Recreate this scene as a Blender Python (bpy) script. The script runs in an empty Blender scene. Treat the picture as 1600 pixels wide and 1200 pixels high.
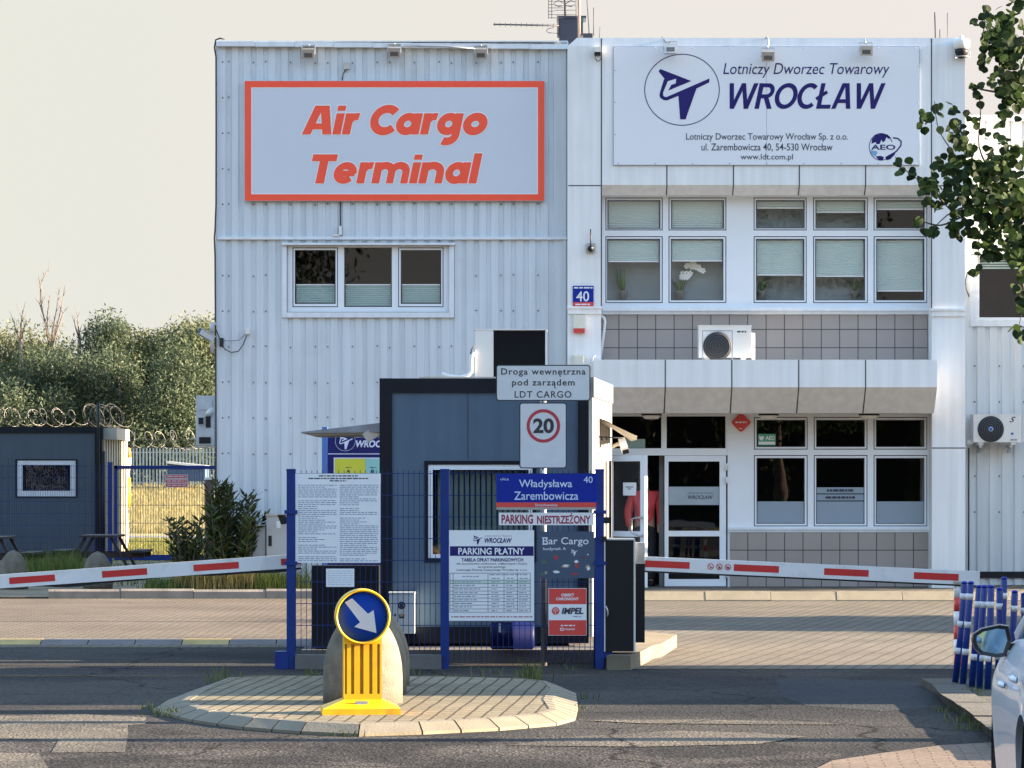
import bpy, bmesh, math, random
from mathutils import Vector, Matrix, Euler

SC = bpy.context.scene
COL = SC.collection
random.seed(7)
R = math.radians

# ------------------------------------------------------------------ camera
F, HY, CH = 5300.0, 757.0, 1.7          # focal length in photo pixels, horizon row, eye height
cam = bpy.data.cameras.new("camera")
cam.sensor_width = 36.0
cam.lens = 36.0 * F / 1600.0
cam.shift_y = (HY - 600.0) / 1600.0
cam.clip_start, cam.clip_end = 0.1, 6000.0
camo = bpy.data.objects.new("camera", cam)
camo.location = (0, 0, CH)
camo.rotation_euler = (R(90), 0, 0)
COL.objects.link(camo)
SC.camera = camo

# ------------------------------------------------------------------ sky and sun
EXPO, SKYSTR, SUNSTR = 3.15, 0.092, 4.2
SKYCAP = [c / SKYSTR / 2 ** EXPO for c in (0.85, 0.82, 0.76)]
SUN_EL, SUN_AZ = 12.5, 89.4             # azimuth clockwise from +Y: low sun from the right
w = bpy.data.worlds.new("World")
SC.world = w
w.use_nodes = True
nt = w.node_tree
bg = nt.nodes["Background"]
sky = nt.nodes.new("ShaderNodeTexSky")
sky.sky_type = 'NISHITA'
sky.sun_disc = False
sky.sun_elevation = R(SUN_EL)
sky.sun_rotation = R(SUN_AZ)
sky.altitude = 100
sky.air_density = 1.0
sky.dust_density = 0.5
sky.ozone_density = 1.0
hz = nt.nodes.new("ShaderNodeMix")       # hazy air: the bright horizon evens out to a pale cream
hz.data_type = 'RGBA'; hz.blend_type = 'DARKEN'; hz.inputs[0].default_value = 1.0
wtc = nt.nodes.new("ShaderNodeTexCoord"); wsp = nt.nodes.new("ShaderNodeSeparateXYZ"); wmr = nt.nodes.new("ShaderNodeMapRange")
nt.links.new(wtc.outputs["Generated"], wsp.inputs[0]); nt.links.new(wsp.outputs[2], wmr.inputs[0])
wmr.inputs[1].default_value, wmr.inputs[2].default_value, wmr.inputs[3].default_value, wmr.inputs[4].default_value = 0.16, 0.42, 1.0, 0.0
nt.links.new(wmr.outputs[0], hz.inputs[0])
wm2 = nt.nodes.new("ShaderNodeMapRange"); nt.links.new(wsp.outputs[0], wm2.inputs[0])
wm2.inputs[1].default_value, wm2.inputs[2].default_value = -0.16, 0.16
wmx = nt.nodes.new("ShaderNodeMix"); wmx.data_type = 'RGBA'; nt.links.new(wm2.outputs[0], wmx.inputs[0])
wmx.inputs[6].default_value = (SKYCAP[0] * .965, SKYCAP[1], SKYCAP[2] * .97, 1)      # away from the sun
wmx.inputs[7].default_value = (SKYCAP[0] * 1.03, SKYCAP[1] * .985, SKYCAP[2] * 1.02, 1)   # towards the sun
nt.links.new(wmx.outputs[2], hz.inputs[7])
nt.links.new(sky.outputs[0], hz.inputs[6])
nt.links.new(hz.outputs[2], bg.inputs[0])
bg.inputs[1].default_value = SKYSTR
sl = bpy.data.lights.new("sun", 'SUN')
sl.energy = SUNSTR
sl.angle = R(0.5)
sl.color = (1.0, 0.80, 0.57)
so = bpy.data.objects.new("sun", sl)
a, e = R(SUN_AZ), R(SUN_EL)
sd = Vector((math.sin(a) * math.cos(e), math.cos(a) * math.cos(e), math.sin(e)))
so.rotation_euler = sd.to_track_quat('Z', 'Y').to_euler()
so.location = (20, 20, 30)
COL.objects.link(so)
SC.view_settings.view_transform = 'Standard'
SC.view_settings.look = 'None'
SC.view_settings.gamma = 1.0
SC.view_settings.exposure = EXPO
SC.cycles.max_bounces = 8
SC.cycles.transparent_max_bounces = 24
SC.cycles.caustics_reflective = False
SC.cycles.caustics_refractive = False

# ------------------------------------------------------------------ helpers: photo pixel + distance -> metres
def X(px, d): return (px - 800.0) * d / F
def Z(py, d): return CH + (HY - py) * d / F
def G(px, py, z=0.0):
    d = (CH - z) * F / (py - HY)
    return (X(px, d), d, z)

# ------------------------------------------------------------------ helpers: materials
MATS = {}
def nn(t, kind, **kw):
    n = t.nodes.new(kind)
    for k, v in kw.items(): setattr(n, k, v)
    return n
def mat(name, col, rough=0.6, metal=0.0, var=0.08, vs=3.0, streak=0.0, bump=0.0, bs=60.0, spec=0.5, island=0.0, trans=0.0, coat=0.0, grime=None):
    if name in MATS: return MATS[name]
    m = bpy.data.materials.new(name)
    m.use_nodes = True
    t = m.node_tree
    p = t.nodes["Principled BSDF"]
    L = t.links.new
    p.inputs["Roughness"].default_value = rough
    p.inputs["Metallic"].default_value = metal
    p.inputs["Specular IOR Level"].default_value = spec
    if coat: p.inputs["Coat Weight"].default_value = coat
    if trans: p.inputs["Transmission Weight"].default_value = trans
    tc = nn(t, "ShaderNodeTexCoord")
    rgb = nn(t, "ShaderNodeRGB"); rgb.outputs[0].default_value = (*col, 1)
    out = rgb.outputs[0]
    def mul(fac_socket, lo, hi, out):
        mr = nn(t, "ShaderNodeMapRange"); L(fac_socket, mr.inputs[0])
        mr.inputs[1].default_value, mr.inputs[2].default_value = 0.3, 0.7
        mr.inputs[3].default_value, mr.inputs[4].default_value = lo, hi
        vm = nn(t, "ShaderNodeVectorMath", operation='SCALE')
        L(out, vm.inputs[0]); L(mr.outputs[0], vm.inputs["Scale"])
        return vm.outputs[0]
    if var:
        n1 = nn(t, "ShaderNodeTexNoise"); n1.inputs["Scale"].default_value = vs; n1.inputs["Detail"].default_value = 6
        L(tc.outputs["Object"], n1.inputs["Vector"]); out = mul(n1.outputs[0], 1 - var, 1 + var, out)
    if streak:
        mp = nn(t, "ShaderNodeMapping"); mp.inputs["Scale"].default_value = (7, 7, 0.35)
        L(tc.outputs["Object"], mp.inputs["Vector"])
        n2 = nn(t, "ShaderNodeTexNoise"); n2.inputs["Scale"].default_value = 1.3; n2.inputs["Detail"].default_value = 5
        L(mp.outputs[0], n2.inputs["Vector"]); out = mul(n2.outputs[0], 1 - streak, 1 + streak * 0.4, out)
    if grime:
        n3 = nn(t, "ShaderNodeTexNoise"); n3.inputs["Scale"].default_value = grime[1]; n3.inputs["Detail"].default_value = 8
        L(tc.outputs["Object"], n3.inputs["Vector"])
        mr = nn(t, "ShaderNodeMapRange"); L(n3.outputs[0], mr.inputs[0])
        mr.inputs[1].default_value, mr.inputs[2].default_value = 0.52, 0.72
        mr.inputs[3].default_value, mr.inputs[4].default_value = 0, grime[2]
        mx = nn(t, "ShaderNodeMix", data_type='RGBA'); L(mr.outputs[0], mx.inputs[0]); L(out, mx.inputs[6])
        mx.inputs[7].default_value = (*grime[0], 1); out = mx.outputs[2]
    if island:
        g = nn(t, "ShaderNodeNewGeometry")
        mr = nn(t, "ShaderNodeMapRange"); L(g.outputs["Random Per Island"], mr.inputs[0])
        mr.inputs[3].default_value, mr.inputs[4].default_value = 1 - island, 1 + island
        vm = nn(t, "ShaderNodeVectorMath", operation='SCALE'); L(out, vm.inputs[0]); L(mr.outputs[0], vm.inputs["Scale"]); out = vm.outputs[0]
    L(out, p.inputs["Base Color"])
    if bump:
        n4 = nn(t, "ShaderNodeTexNoise"); n4.inputs["Scale"].default_value = bs; n4.inputs["Detail"].default_value = 4
        L(tc.outputs["Object"], n4.inputs["Vector"])
        b = nn(t, "ShaderNodeBump"); b.inputs["Strength"].default_value = bump; b.inputs["Distance"].default_value = 0.02
        L(n4.outputs[0], b.inputs["Height"]); L(b.outputs[0], p.inputs["Normal"])
    MATS[name] = m
    return m
def glass(name, tint=(1, 1, 1), ior=1.62):
    if name in MATS: return MATS[name]
    m = bpy.data.materials.new(name); m.use_nodes = True
    t = m.node_tree; t.nodes.clear()
    o = nn(t, "ShaderNodeOutputMaterial"); tr = nn(t, "ShaderNodeBsdfTransparent"); gl = nn(t, "ShaderNodeBsdfGlossy")
    tr.inputs[0].default_value = (*tint, 1); gl.inputs["Roughness"].default_value = 0.01
    fr = nn(t, "ShaderNodeFresnel"); fr.inputs[0].default_value = ior
    tc = nn(t, "ShaderNodeTexCoord"); n = nn(t, "ShaderNodeTexNoise"); n.inputs["Scale"].default_value = 1.6
    b = nn(t, "ShaderNodeBump"); b.inputs["Strength"].default_value = 0.012; b.inputs["Distance"].default_value = 0.05
    t.links.new(tc.outputs["Object"], n.inputs["Vector"]); t.links.new(n.outputs[0], b.inputs["Height"]); t.links.new(b.outputs[0], gl.inputs["Normal"])
    mx = nn(t, "ShaderNodeMixShader")
    gm = nn(t, "ShaderNodeNewGeometry"); sb = nn(t, "ShaderNodeMath", operation='SUBTRACT'); sb.inputs[0].default_value = 1.0; t.links.new(gm.outputs["Backfacing"], sb.inputs[1])
    ml = nn(t, "ShaderNodeMath", operation='MULTIPLY'); t.links.new(fr.outputs[0], ml.inputs[0]); t.links.new(sb.outputs[0], ml.inputs[1])
    t.links.new(ml.outputs[0], mx.inputs[0]); t.links.new(tr.outputs[0], mx.inputs[1]); t.links.new(gl.outputs[0], mx.inputs[2]); t.links.new(mx.outputs[0], o.inputs[0])
    MATS[name] = m
    return m
def leafmat(name, col, island=0.35, trans=0.35, rough=0.55, hue=None):
    if name in MATS: return MATS[name]
    m = bpy.data.materials.new(name); m.use_nodes = True
    t = m.node_tree; L = t.links.new
    p = t.nodes["Principled BSDF"]; p.inputs["Roughness"].default_value = rough; p.inputs["Specular IOR Level"].default_value = 0.2
    g = nn(t, "ShaderNodeNewGeometry")
    cr = nn(t, "ShaderNodeValToRGB")
    c2 = hue or (col[0] * 1.5, col[1] * 1.25, col[2] * 0.9)
    cr.color_ramp.elements[0].color = (*[c * (1 - island) for c in col], 1)
    cr.color_ramp.elements[1].color = (*[c * (1 + island * 0.6) for c in c2], 1)
    L(g.outputs["Random Per Island"], cr.inputs[0]); L(cr.outputs[0], p.inputs["Base Color"])
    tl = nn(t, "ShaderNodeBsdfTranslucent"); L(cr.outputs[0], tl.inputs[0])
    mx = nn(t, "ShaderNodeMixShader"); mx.inputs[0].default_value = trans
    L(p.outputs[0], mx.inputs[1]); L(tl.outputs[0], mx.inputs[2]); L(mx.outputs[0], t.nodes["Material Output"].inputs[0])
    MATS[name] = m
    return m

# ------------------------------------------------------------------ helpers: mesh builder
class MB:
    def __init__(s): s.v, s.f, s.m, s.sm, s.cur, s.smooth = [], [], [], [], 0, False
    def mi(s, i): s.cur = i; return s
    def sh(s, b): s.smooth = b; return s
    def add(s, vs, fs):
        o = len(s.v); s.v.extend([tuple(p) for p in vs])
        for f in fs:
            s.f.append(tuple(i + o for i in f)); s.m.append(s.cur); s.sm.append(s.smooth)
        return s
    def quad(s, a, b, c, d): return s.add([a, b, c, d], [(0, 1, 2, 3)])
    def poly(s, pts): return s.add(pts, [tuple(range(len(pts)))])
    def box(s, x0, x1, y0, y1, z0, z1, M=None):
        vs = [(x0, y0, z0), (x1, y0, z0), (x1, y1, z0), (x0, y1, z0), (x0, y0, z1), (x1, y0, z1), (x1, y1, z1), (x0, y1, z1)]
        if M is not None: vs = [M @ Vector(v) for v in vs]
        return s.add(vs, [(0, 3, 2, 1), (4, 5, 6, 7), (0, 1, 5, 4), (1, 2, 6, 5), (2, 3, 7, 6), (3, 0, 4, 7)])
    def bp(s, p0, p1, q0, q1, d, t, d2=None):
        """box whose front, d metres from the eye, covers photo columns p0..p1 and rows q0..q1; t thick"""
        return s.box(X(p0, d), X(p1, d), d, d + t, Z(q1, d), Z(q0, d))
    def ring(s, o, i, d, t):
        s.bp(o[0], o[1], o[2], i[2], d, t); s.bp(o[0], o[1], i[3], o[3], d, t)
        s.bp(o[0], i[0], i[2], i[3], d, t); s.bp(i[1], o[1], i[2], i[3], d, t)
        return s
    def beam(s, a, b, w, h, up=(0, 0, 1)):
        a, b = Vector(a), Vector(b); y = (b - a); l = y.length; y.normalize()
        u = Vector(up); x = y.cross(u)
        if x.length < 1e-4: x = Vector((1, 0, 0))
        x.normalize(); u = x.cross(y)
        M = Matrix((x, y, u)).transposed().to_4x4(); M.translation = a
        return s.box(-w / 2, w / 2, 0, l, -h / 2, h / 2, M)
    def tube(s, pts, r, n=8, cap=True):
        pts = [Vector(p) for p in pts]; k = len(pts)
        rs = r if isinstance(r, (list, tuple)) else [r] * k
        vs, fs = [], []
        prev = None
        for i, p in enumerate(pts):
            t = (pts[min(i + 1, k - 1)] - pts[max(i - 1, 0)]).normalized()
            if prev is None:
                q = Vector((0, 0, 1)) if abs(t.z) < 0.9 else Vector((1, 0, 0))
                x = t.cross(q).normalized()
            else:
                x = (prev - t * prev.dot(t)).normalized()
            prev = x; y = t.cross(x)
            for j in range(n):
                an = 2 * math.pi * j / n
                vs.append(p + (x * math.cos(an) + y * math.sin(an)) * rs[i])
        for i in range(k - 1):
            for j in range(n):
                a, b = i * n + j, i * n + (j + 1) % n
                fs.append((a, b, b + n, a + n))
        sv = s.smooth; s.smooth = True
        s.add(vs, fs); s.smooth = sv
        if cap:
            o = len(s.v) - len(vs)
            s.f.append(tuple(o + j for j in reversed(range(n)))); s.m.append(s.cur); s.sm.append(False)
            s.f.append(tuple(o + (k - 1) * n + j for j in range(n))); s.m.append(s.cur); s.sm.append(False)
        return s
    def lathe(s, prof, c, n=24, axis='Z', sx=1.0, sy=1.0):
        vs, fs = [], []
        for r, h in prof:
            for j in range(n):
                an = 2 * math.pi * j / n
                u, v = r * math.cos(an) * sx, r * math.sin(an) * sy
                p = (u, v, h) if axis == 'Z' else ((u, -h, v) if axis == 'Y' else (h, u, v))
                vs.append((c[0] + p[0], c[1] + p[1], c[2] + p[2]))
        k = len(prof)
        for i in range(k - 1):
            for j in range(n):
                a, b = i * n + j, i * n + (j + 1) % n
                fs.append((a, b, b + n, a + n))
        if prof[0][0] > 1e-5: fs.append(tuple(reversed(range(n))))
        if prof[-1][0] > 1e-5: fs.append(tuple((k - 1) * n + j for j in range(n)))
        sv = s.smooth; s.smooth = True; s.add(vs, fs); s.smooth = sv
        return s
    def prism(s, pts, d0, d1):
        """polygon of (x, z) pushed from depth d0 (front) to d1; counter-clockwise seen from the front"""
        n = len(pts)
        ar = sum(pts[i][0] * pts[(i + 1) % n][1] - pts[(i + 1) % n][0] * pts[i][1] for i in range(n))
        if ar < 0: pts = pts[::-1]
        vs = [(x, d0, z) for x, z in pts] + [(x, d1, z) for x, z in pts]
        fs = [tuple(range(n)), tuple(reversed(range(n, 2 * n)))] + [(i, i + n, (i + 1) % n + n, (i + 1) % n) for i in range(n)]
        return s.add(vs, fs)
    def pp(s, pts, d, t): return s.prism([(X(x, d), Z(y, d)) for x, y in pts], d, d + t)
    def slab(s, pts, z0, z1):
        """polygon of (x, y) from z0 up to z1"""
        n = len(pts)
        ar = sum(pts[i][0] * pts[(i + 1) % n][1] - pts[(i + 1) % n][0] * pts[i][1] for i in range(n))
        if ar < 0: pts = pts[::-1]
        vs = [(x, y, z0) for x, y in pts] + [(x, y, z1) for x, y in pts]
        fs = [tuple(range(n, 2 * n)), tuple(reversed(range(n)))] + [(i, (i + 1) % n, (i + 1) % n + n, i + n) for i in range(n)]
        return s.add(vs, fs)
    def rib(s, pts, w, y, closed=False, shear=0.0, z0=0.0):
        """flat stroke of width w along (x, z) points at depth y, facing the eye"""
        pts = [Vector((p[0], p[1])) for p in pts]
        n = len(pts)
        L, Rr = [], []
        for i in range(n):
            if closed: a, b = pts[i - 1], pts[(i + 1) % n]; t0 = (pts[i] - a).normalized(); t1 = (b - pts[i]).normalized()
            else:
                t0 = (pts[i] - pts[i - 1]).normalized() if i else (pts[1] - pts[0]).normalized()
                t1 = (pts[i + 1] - pts[i]).normalized() if i < n - 1 else t0
            t = (t0 + t1); t = t.normalized() if t.length > 1e-6 else t1
            nr = Vector((-t.y, t.x)); c = max(0.35, nr.dot(Vector((-t1.y, t1.x))))
            L.append(pts[i] + nr * (w / 2 / c)); Rr.append(pts[i] - nr * (w / 2 / c))
        m = n if closed else n - 1
        for i in range(m):
            j = (i + 1) % n
            s.add([(p.x + (p.y - z0) * shear, y, p.y) for p in (Rr[i], Rr[j], L[j], L[i])], [(0, 1, 2, 3)])
        return s
    def text(s, body, box, d, shear=0.0, bold=0.0, align='F', res=4, wfit=True, space=1.0):
        """lettering whose ink fills photo box (p0, p1, q0, q1) on a plane d metres away"""
        c = bpy.data.curves.new("t", 'FONT')
        c.body = body; c.shear = shear; c.offset = bold; c.resolution_u = res; c.align_x = 'CENTER'; c.space_character = space
        o = bpy.data.objects.new("t", c); COL.objects.link(o)
        dg = bpy.context.evaluated_depsgraph_get()
        me = bpy.data.meshes.new_from_object(o.evaluated_get(dg))
        bpy.data.objects.remove(o); bpy.data.curves.remove(c)
        xs = [v.co.x for v in me.vertices]; ys = [v.co.y for v in me.vertices]
        if not xs: return s
        x0, x1, y0, y1 = min(xs), max(xs), min(ys), max(ys)
        p0, p1, q0, q1 = box
        sy = (q1 - q0) / (y1 - y0)
        sx = (p1 - p0) / (x1 - x0) if wfit else sy
        cx = (p0 + p1) / 2; mx = (x0 + x1) / 2
        vs = [(X(cx + (v.co.x - mx) * sx, d), d, Z(q1 - (v.co.y - y0) * sy, d)) for v in me.vertices]
        s.add(vs, [tuple(p.vertices) for p in me.polygons])
        bpy.data.meshes.remove(me)
        return s
    def bars(s, rows, d, h):
        """illegible small print: rows of (p0, p1, q) broken into words"""
        for p0, p1, q in rows:
            x = p0
            while x < p1 - 1:
                w_ = min(random.uniform(2.5, 9), p1 - x)
                s.quad((X(x, d), d, Z(q + h, d)), (X(x + w_, d), d, Z(q + h, d)), (X(x + w_, d), d, Z(q, d)), (X(x, d), d, Z(q, d)))
                x += w_ + 1.4
        return s
    def rect(s, p0, p1, q0, q1, d):
        return s.quad((X(p0, d), d, Z(q1, d)), (X(p1, d), d, Z(q1, d)), (X(p1, d), d, Z(q0, d)), (X(p0, d), d, Z(q0, d)))

ORG = {}
def obj(name, mb, mats, parent=None, org=None):
    me = bpy.data.meshes.new(name)
    o = bpy.data.objects.new(name, me)
    if parent is not None: org = ORG[parent.name]
    if org is None:
        xs = [v[0] for v in mb.v]; ys = [v[1] for v in mb.v]; zs = [v[2] for v in mb.v]
        org = ((min(xs) + max(xs)) / 2, (min(ys) + max(ys)) / 2, min(zs))
    me.from_pydata([(v[0] - org[0], v[1] - org[1], v[2] - org[2]) for v in mb.v], [], mb.f)
    for m in (mats if isinstance(mats, (list, tuple)) else [mats]): me.materials.append(m)
    me.polygons.foreach_set("material_index", mb.m)
    me.polygons.foreach_set("use_smooth", mb.sm)
    me.update()
    COL.objects.link(o)
    ORG[o.name] = tuple(org)
    if parent is not None: o.parent = parent
    else: o.location = org
    return o
def tag(o, label=None, cat=None, group=None, kind=None):
    if label: o["label"] = label
    if cat: o["category"] = cat
    if group: o["group"] = group
    if kind: o["kind"] = kind
    return o
def thing(name, loc, label, cat, group=None):
    o = bpy.data.objects.new(name, None); o.empty_display_size = 0.2
    COL.objects.link(o); o.location = loc; ORG[o.name] = tuple(loc)
    return tag(o, label, cat, group)
def structure(name, mb, m): return tag(obj(name, mb, m, org=(0, 0, 0)), kind="structure")
def copy_thing(src, loc, rotz=None, label=None, group=None, scale=None):
    def rec(o, par):
        c = o.copy(); COL.objects.link(c)
        if par is not None: c.parent = par
        ORG[c.name] = ORG.get(o.name, (0, 0, 0))
        for ch in list(o.children): rec(ch, c)
        return c
    r = rec(src, None); r.location = loc
    if rotz is not None: r.rotation_euler = (0, 0, rotz)
    if scale: r.scale = scale
    if label: r["label"] = label
    if group: r["group"] = group
    return r

# ------------------------------------------------------------------ materials
M_clad = mat("white_panel", (0.78, 0.785, 0.785), 0.45, var=0.04, vs=0.7, streak=0.11, grime=((0.60, 0.60, 0.58), 1.3, 0.25))
M_corr = mat("corrugated_sheet", (0.60, 0.655, 0.70), 0.42, var=0.05, vs=0.5, streak=0.10, grime=((0.42, 0.45, 0.46), 1.1, 0.3))
M_corrR = mat("annex_sheet", (0.68, 0.70, 0.70), 0.45, var=0.04, vs=0.6, streak=0.10)
M_trim = mat("white_trim", (0.70, 0.74, 0.78), 0.4, var=0.04, streak=0.08)
M_pvc = mat("window_plastic", (0.74, 0.78, 0.82), 0.35, var=0.02)
M_gasket = mat("window_gasket", (0.10, 0.10, 0.12), 0.6)
M_seam = mat("panel_joint", (0.05, 0.05, 0.055), 0.8)
M_screw = mat("screw_head", (0.12, 0.13, 0.15), 0.5)
M_glass = glass("window_glass")
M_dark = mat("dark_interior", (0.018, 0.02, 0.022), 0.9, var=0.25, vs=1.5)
M_grey = mat("grey_interior", (0.30, 0.35, 0.36), 0.9, var=0.12, vs=1.2)
M_blind = mat("pleated_blind", (0.46, 0.56, 0.53), 0.8, var=0.03)
M_blindd = mat("dusty_blind", (0.30, 0.42, 0.40), 0.8, var=0.06)
M_frost = mat("frosted_film", (0.24, 0.30, 0.36), 0.5, var=0.02)
M_black = mat("black_metal", (0.010, 0.011, 0.014), 0.5, var=0.15, spec=.3)
M_cable = mat("cable_sheath", (0.03, 0.028, 0.035), 0.6)
M_steel = mat("galvanised_steel", (0.45, 0.45, 0.45), 0.38, metal=0.7, var=0.12, vs=14)
M_alu = mat("floodlight_housing", (0.50, 0.48, 0.45), 0.35, metal=0.55, var=0.1)
M_whiteplastic = mat("white_plastic", (0.72, 0.71, 0.68), 0.4, var=0.04)
M_cream = mat("cream_plastic", (0.70, 0.68, 0.58), 0.45)
M_red = mat("sign_red", (0.62, 0.055, 0.045), 0.4, var=0.05)
M_orange = mat("sign_orange_red", (0.93, 0.085, 0.035), 0.42, var=0.04)
M_signwhite = mat("sign_white", (0.74, 0.76, 0.78), 0.38, var=0.03, vs=6)
M_retro = mat("retroreflective_white", (0.58, 0.60, 0.62), 0.35, var=0.05, vs=8)
M_navy = mat("navy_ink", (0.022, 0.018, 0.13), 0.6, spec=.15)
M_ink = mat("dark_ink", (0.03, 0.035, 0.06), 0.5)
M_greyink = mat("grey_ink", (0.22, 0.28, 0.38), 0.6)
M_blue = mat("street_sign_blue", (0.004, 0.022, 0.27), 0.35, var=0.06, spec=.2)
M_bluepaint = mat("blue_fence_paint", (0.008, 0.030, 0.17), 0.45, var=0.12, vs=8, spec=.25)
M_bluepale = mat("pale_blue_paint", (0.06, 0.15, 0.42), 0.4, var=0.1)
M_wire = mat("blue_fence_wire", (0.008, 0.025, 0.12), 0.5, spec=.25)
M_hut = mat("blue_grey_sandwich_panel", (0.085, 0.130, 0.185), 0.42, var=0.06, vs=1.2, streak=0.10, spec=.3, grime=((0.05, 0.08, 0.11), 2.5, 0.35))
M_hutframe = mat("anthracite_frame", (0.007, 0.009, 0.015), 0.5, var=0.15, spec=.2)
M_yellow = mat("yellow_plastic", (0.80, 0.43, 0.004), 0.45, var=0.10, vs=9, streak=.10, grime=((0.42, 0.24, 0.03), 7, 0.55))
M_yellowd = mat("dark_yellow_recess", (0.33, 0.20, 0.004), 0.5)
M_conc = mat("concrete", (0.19, 0.165, 0.125), 0.92, var=0.22, vs=9, bump=0.8, bs=150, streak=.12, grime=((0.09, 0.078, 0.058), 4, 0.7))
M_kerb = mat("kerb_stone", (0.30, 0.25, 0.17), 0.9, var=0.16, vs=3, bump=0.3, bs=50, grime=((0.15, 0.13, 0.10), 3, 0.6))
M_boomw = mat("boom_white", (0.70, 0.70, 0.70), 0.4, var=0.04, grime=((0.4, 0.38, 0.36), 6, 0.4))
M_boomr = mat("boom_red_film", (0.52, 0.025, 0.025), 0.35, var=0.08)
M_rubber = mat("black_rubber", (0.012, 0.012, 0.016), 0.65)
M_wood = mat("dark_stained_wood", (0.035, 0.022, 0.020), 0.7, var=0.3, vs=5)
M_tin = mat("awning_sheet", (0.36, 0.345, 0.315), 0.4, var=0.08, streak=0.08)

def tiles(name, col, joint, sz=0.282):
    m = bpy.data.materials.new(name); m.use_nodes = True
    t = m.node_tree; p = t.nodes["Principled BSDF"]; p.inputs["Roughness"].default_value = 0.42
    L = t.links.new
    tc = nn(t, "ShaderNodeTexCoord"); sp = nn(t, "ShaderNodeSeparateXYZ"); cb = nn(t, "ShaderNodeCombineXYZ")
    L(tc.outputs["Object"], sp.inputs[0]); L(sp.outputs[0], cb.inputs[0]); L(sp.outputs[2], cb.inputs[1])
    b = nn(t, "ShaderNodeTexBrick"); b.offset = 0; b.squash = 1
    b.inputs["Color1"].default_value = (*col, 1); b.inputs["Color2"].default_value = (*[c * 1.12 for c in col], 1); b.inputs["Mortar"].default_value = (*joint, 1)
    b.inputs["Scale"].default_value = 1; b.inputs["Mortar Size"].default_value = 0.007; b.inputs["Brick Width"].default_value = sz; b.inputs["Row Height"].default_value = sz
    L(cb.outputs[0], b.inputs["Vector"])
    n = nn(t, "ShaderNodeTexNoise"); n.inputs["Scale"].default_value = 1.3; L(tc.outputs["Object"], n.inputs["Vector"])
    mr = nn(t, "ShaderNodeMapRange"); L(n.outputs[0], mr.inputs[0]); mr.inputs[3].default_value = 0.85; mr.inputs[4].default_value = 1.15
    vm = nn(t, "ShaderNodeVectorMath", operation='SCALE'); L(b.outputs[0], vm.inputs[0]); L(mr.outputs[0], vm.inputs["Scale"]); L(vm.outputs[0], p.inputs["Base Color"])
    bp = nn(t, "ShaderNodeBump"); bp.inputs["Strength"].default_value = 0.4; bp.inputs["Distance"].default_value = 0.01; bp.invert = True
    L(b.outputs["Fac"], bp.inputs["Height"]); L(bp.outputs[0], p.inputs["Normal"])
    return m
M_tile = tiles("grey_wall_tiles", (0.29, 0.255, 0.235), (0.04, 0.038, 0.04))

def paving(name, c1, c2, joint, bw, rh, ms, rot=0.0, offs=0.5, grime=None, bump=0.6, big=0.2):
    m = bpy.data.materials.new(name); m.use_nodes = True
    t = m.node_tree; p = t.nodes["Principled BSDF"]; p.inputs["Roughness"].default_value = 0.95; p.inputs["Specular IOR Level"].default_value = 0.15
    L = t.links.new
    tc = nn(t, "ShaderNodeTexCoord"); mp = nn(t, "ShaderNodeMapping"); mp.inputs["Rotation"].default_value = (0, 0, rot)
    L(tc.outputs["Object"], mp.inputs["Vector"])
    nw = nn(t, "ShaderNodeTexNoise"); nw.inputs["Scale"].default_value = 0.8; L(mp.outputs[0], nw.inputs["Vector"])
    ma = nn(t, "ShaderNodeVectorMath", operation='MULTIPLY_ADD'); L(nw.outputs["Color"], ma.inputs[0]); ma.inputs[1].default_value = (0.05, 0.05, 0); L(mp.outputs[0], ma.inputs[2])
    b = nn(t, "ShaderNodeTexBrick"); b.offset = offs
    b.inputs["Color1"].default_value = (*c1, 1); b.inputs["Color2"].default_value = (*c2, 1); b.inputs["Mortar"].default_value = (*joint, 1)
    b.inputs["Scale"].default_value = 1; b.inputs["Mortar Size"].default_value = ms; b.inputs["Brick Width"].default_value = bw; b.inputs["Row Height"].default_value = rh
    L(ma.outputs[0], b.inputs["Vector"])
    n = nn(t, "ShaderNodeTexNoise"); n.inputs["Scale"].default_value = 0.55; n.inputs["Detail"].default_value = 8; L(tc.outputs["Object"], n.inputs["Vector"])
    mr = nn(t, "ShaderNodeMapRange"); L(n.outputs[0], mr.inputs[0]); mr.inputs[1].default_value = 0.3; mr.inputs[2].default_value = 0.7; mr.inputs[3].default_value = 1 - big; mr.inputs[4].default_value = 1 + big
    n2 = nn(t, "ShaderNodeTexNoise"); n2.inputs["Scale"].default_value = 22; n2.inputs["Detail"].default_value = 5; L(tc.outputs["Object"], n2.inputs["Vector"])
    mr2 = nn(t, "ShaderNodeMapRange"); L(n2.outputs[0], mr2.inputs[0]); mr2.inputs[1].default_value = 0.3; mr2.inputs[2].default_value = 0.7; mr2.inputs[3].default_value = 0.84; mr2.inputs[4].default_value = 1.14
    mu = nn(t, "ShaderNodeMath", operation='MULTIPLY'); L(mr.outputs[0], mu.inputs[0]); L(mr2.outputs[0], mu.inputs[1])
    vm = nn(t, "ShaderNodeVectorMath", operation='SCALE'); L(b.outputs[0], vm.inputs[0]); L(mu.outputs[0], vm.inputs["Scale"]); L(vm.outputs[0], p.inputs["Base Color"])
    bp = nn(t, "ShaderNodeBump"); bp.inputs["Strength"].default_value = bump; bp.inputs["Distance"].default_value = 0.012; bp.invert = True
    L(b.outputs["Fac"], bp.inputs["Height"])
    bp2 = nn(t, "ShaderNodeBump"); bp2.inputs["Strength"].default_value = 0.35; bp2.inputs["Distance"].default_value = 0.012
    L(n2.outputs[0], bp2.inputs["Height"]); L(bp.outputs[0], bp2.inputs["Normal"]); L(bp2.outputs[0], p.inputs["Normal"])
    return m
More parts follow.
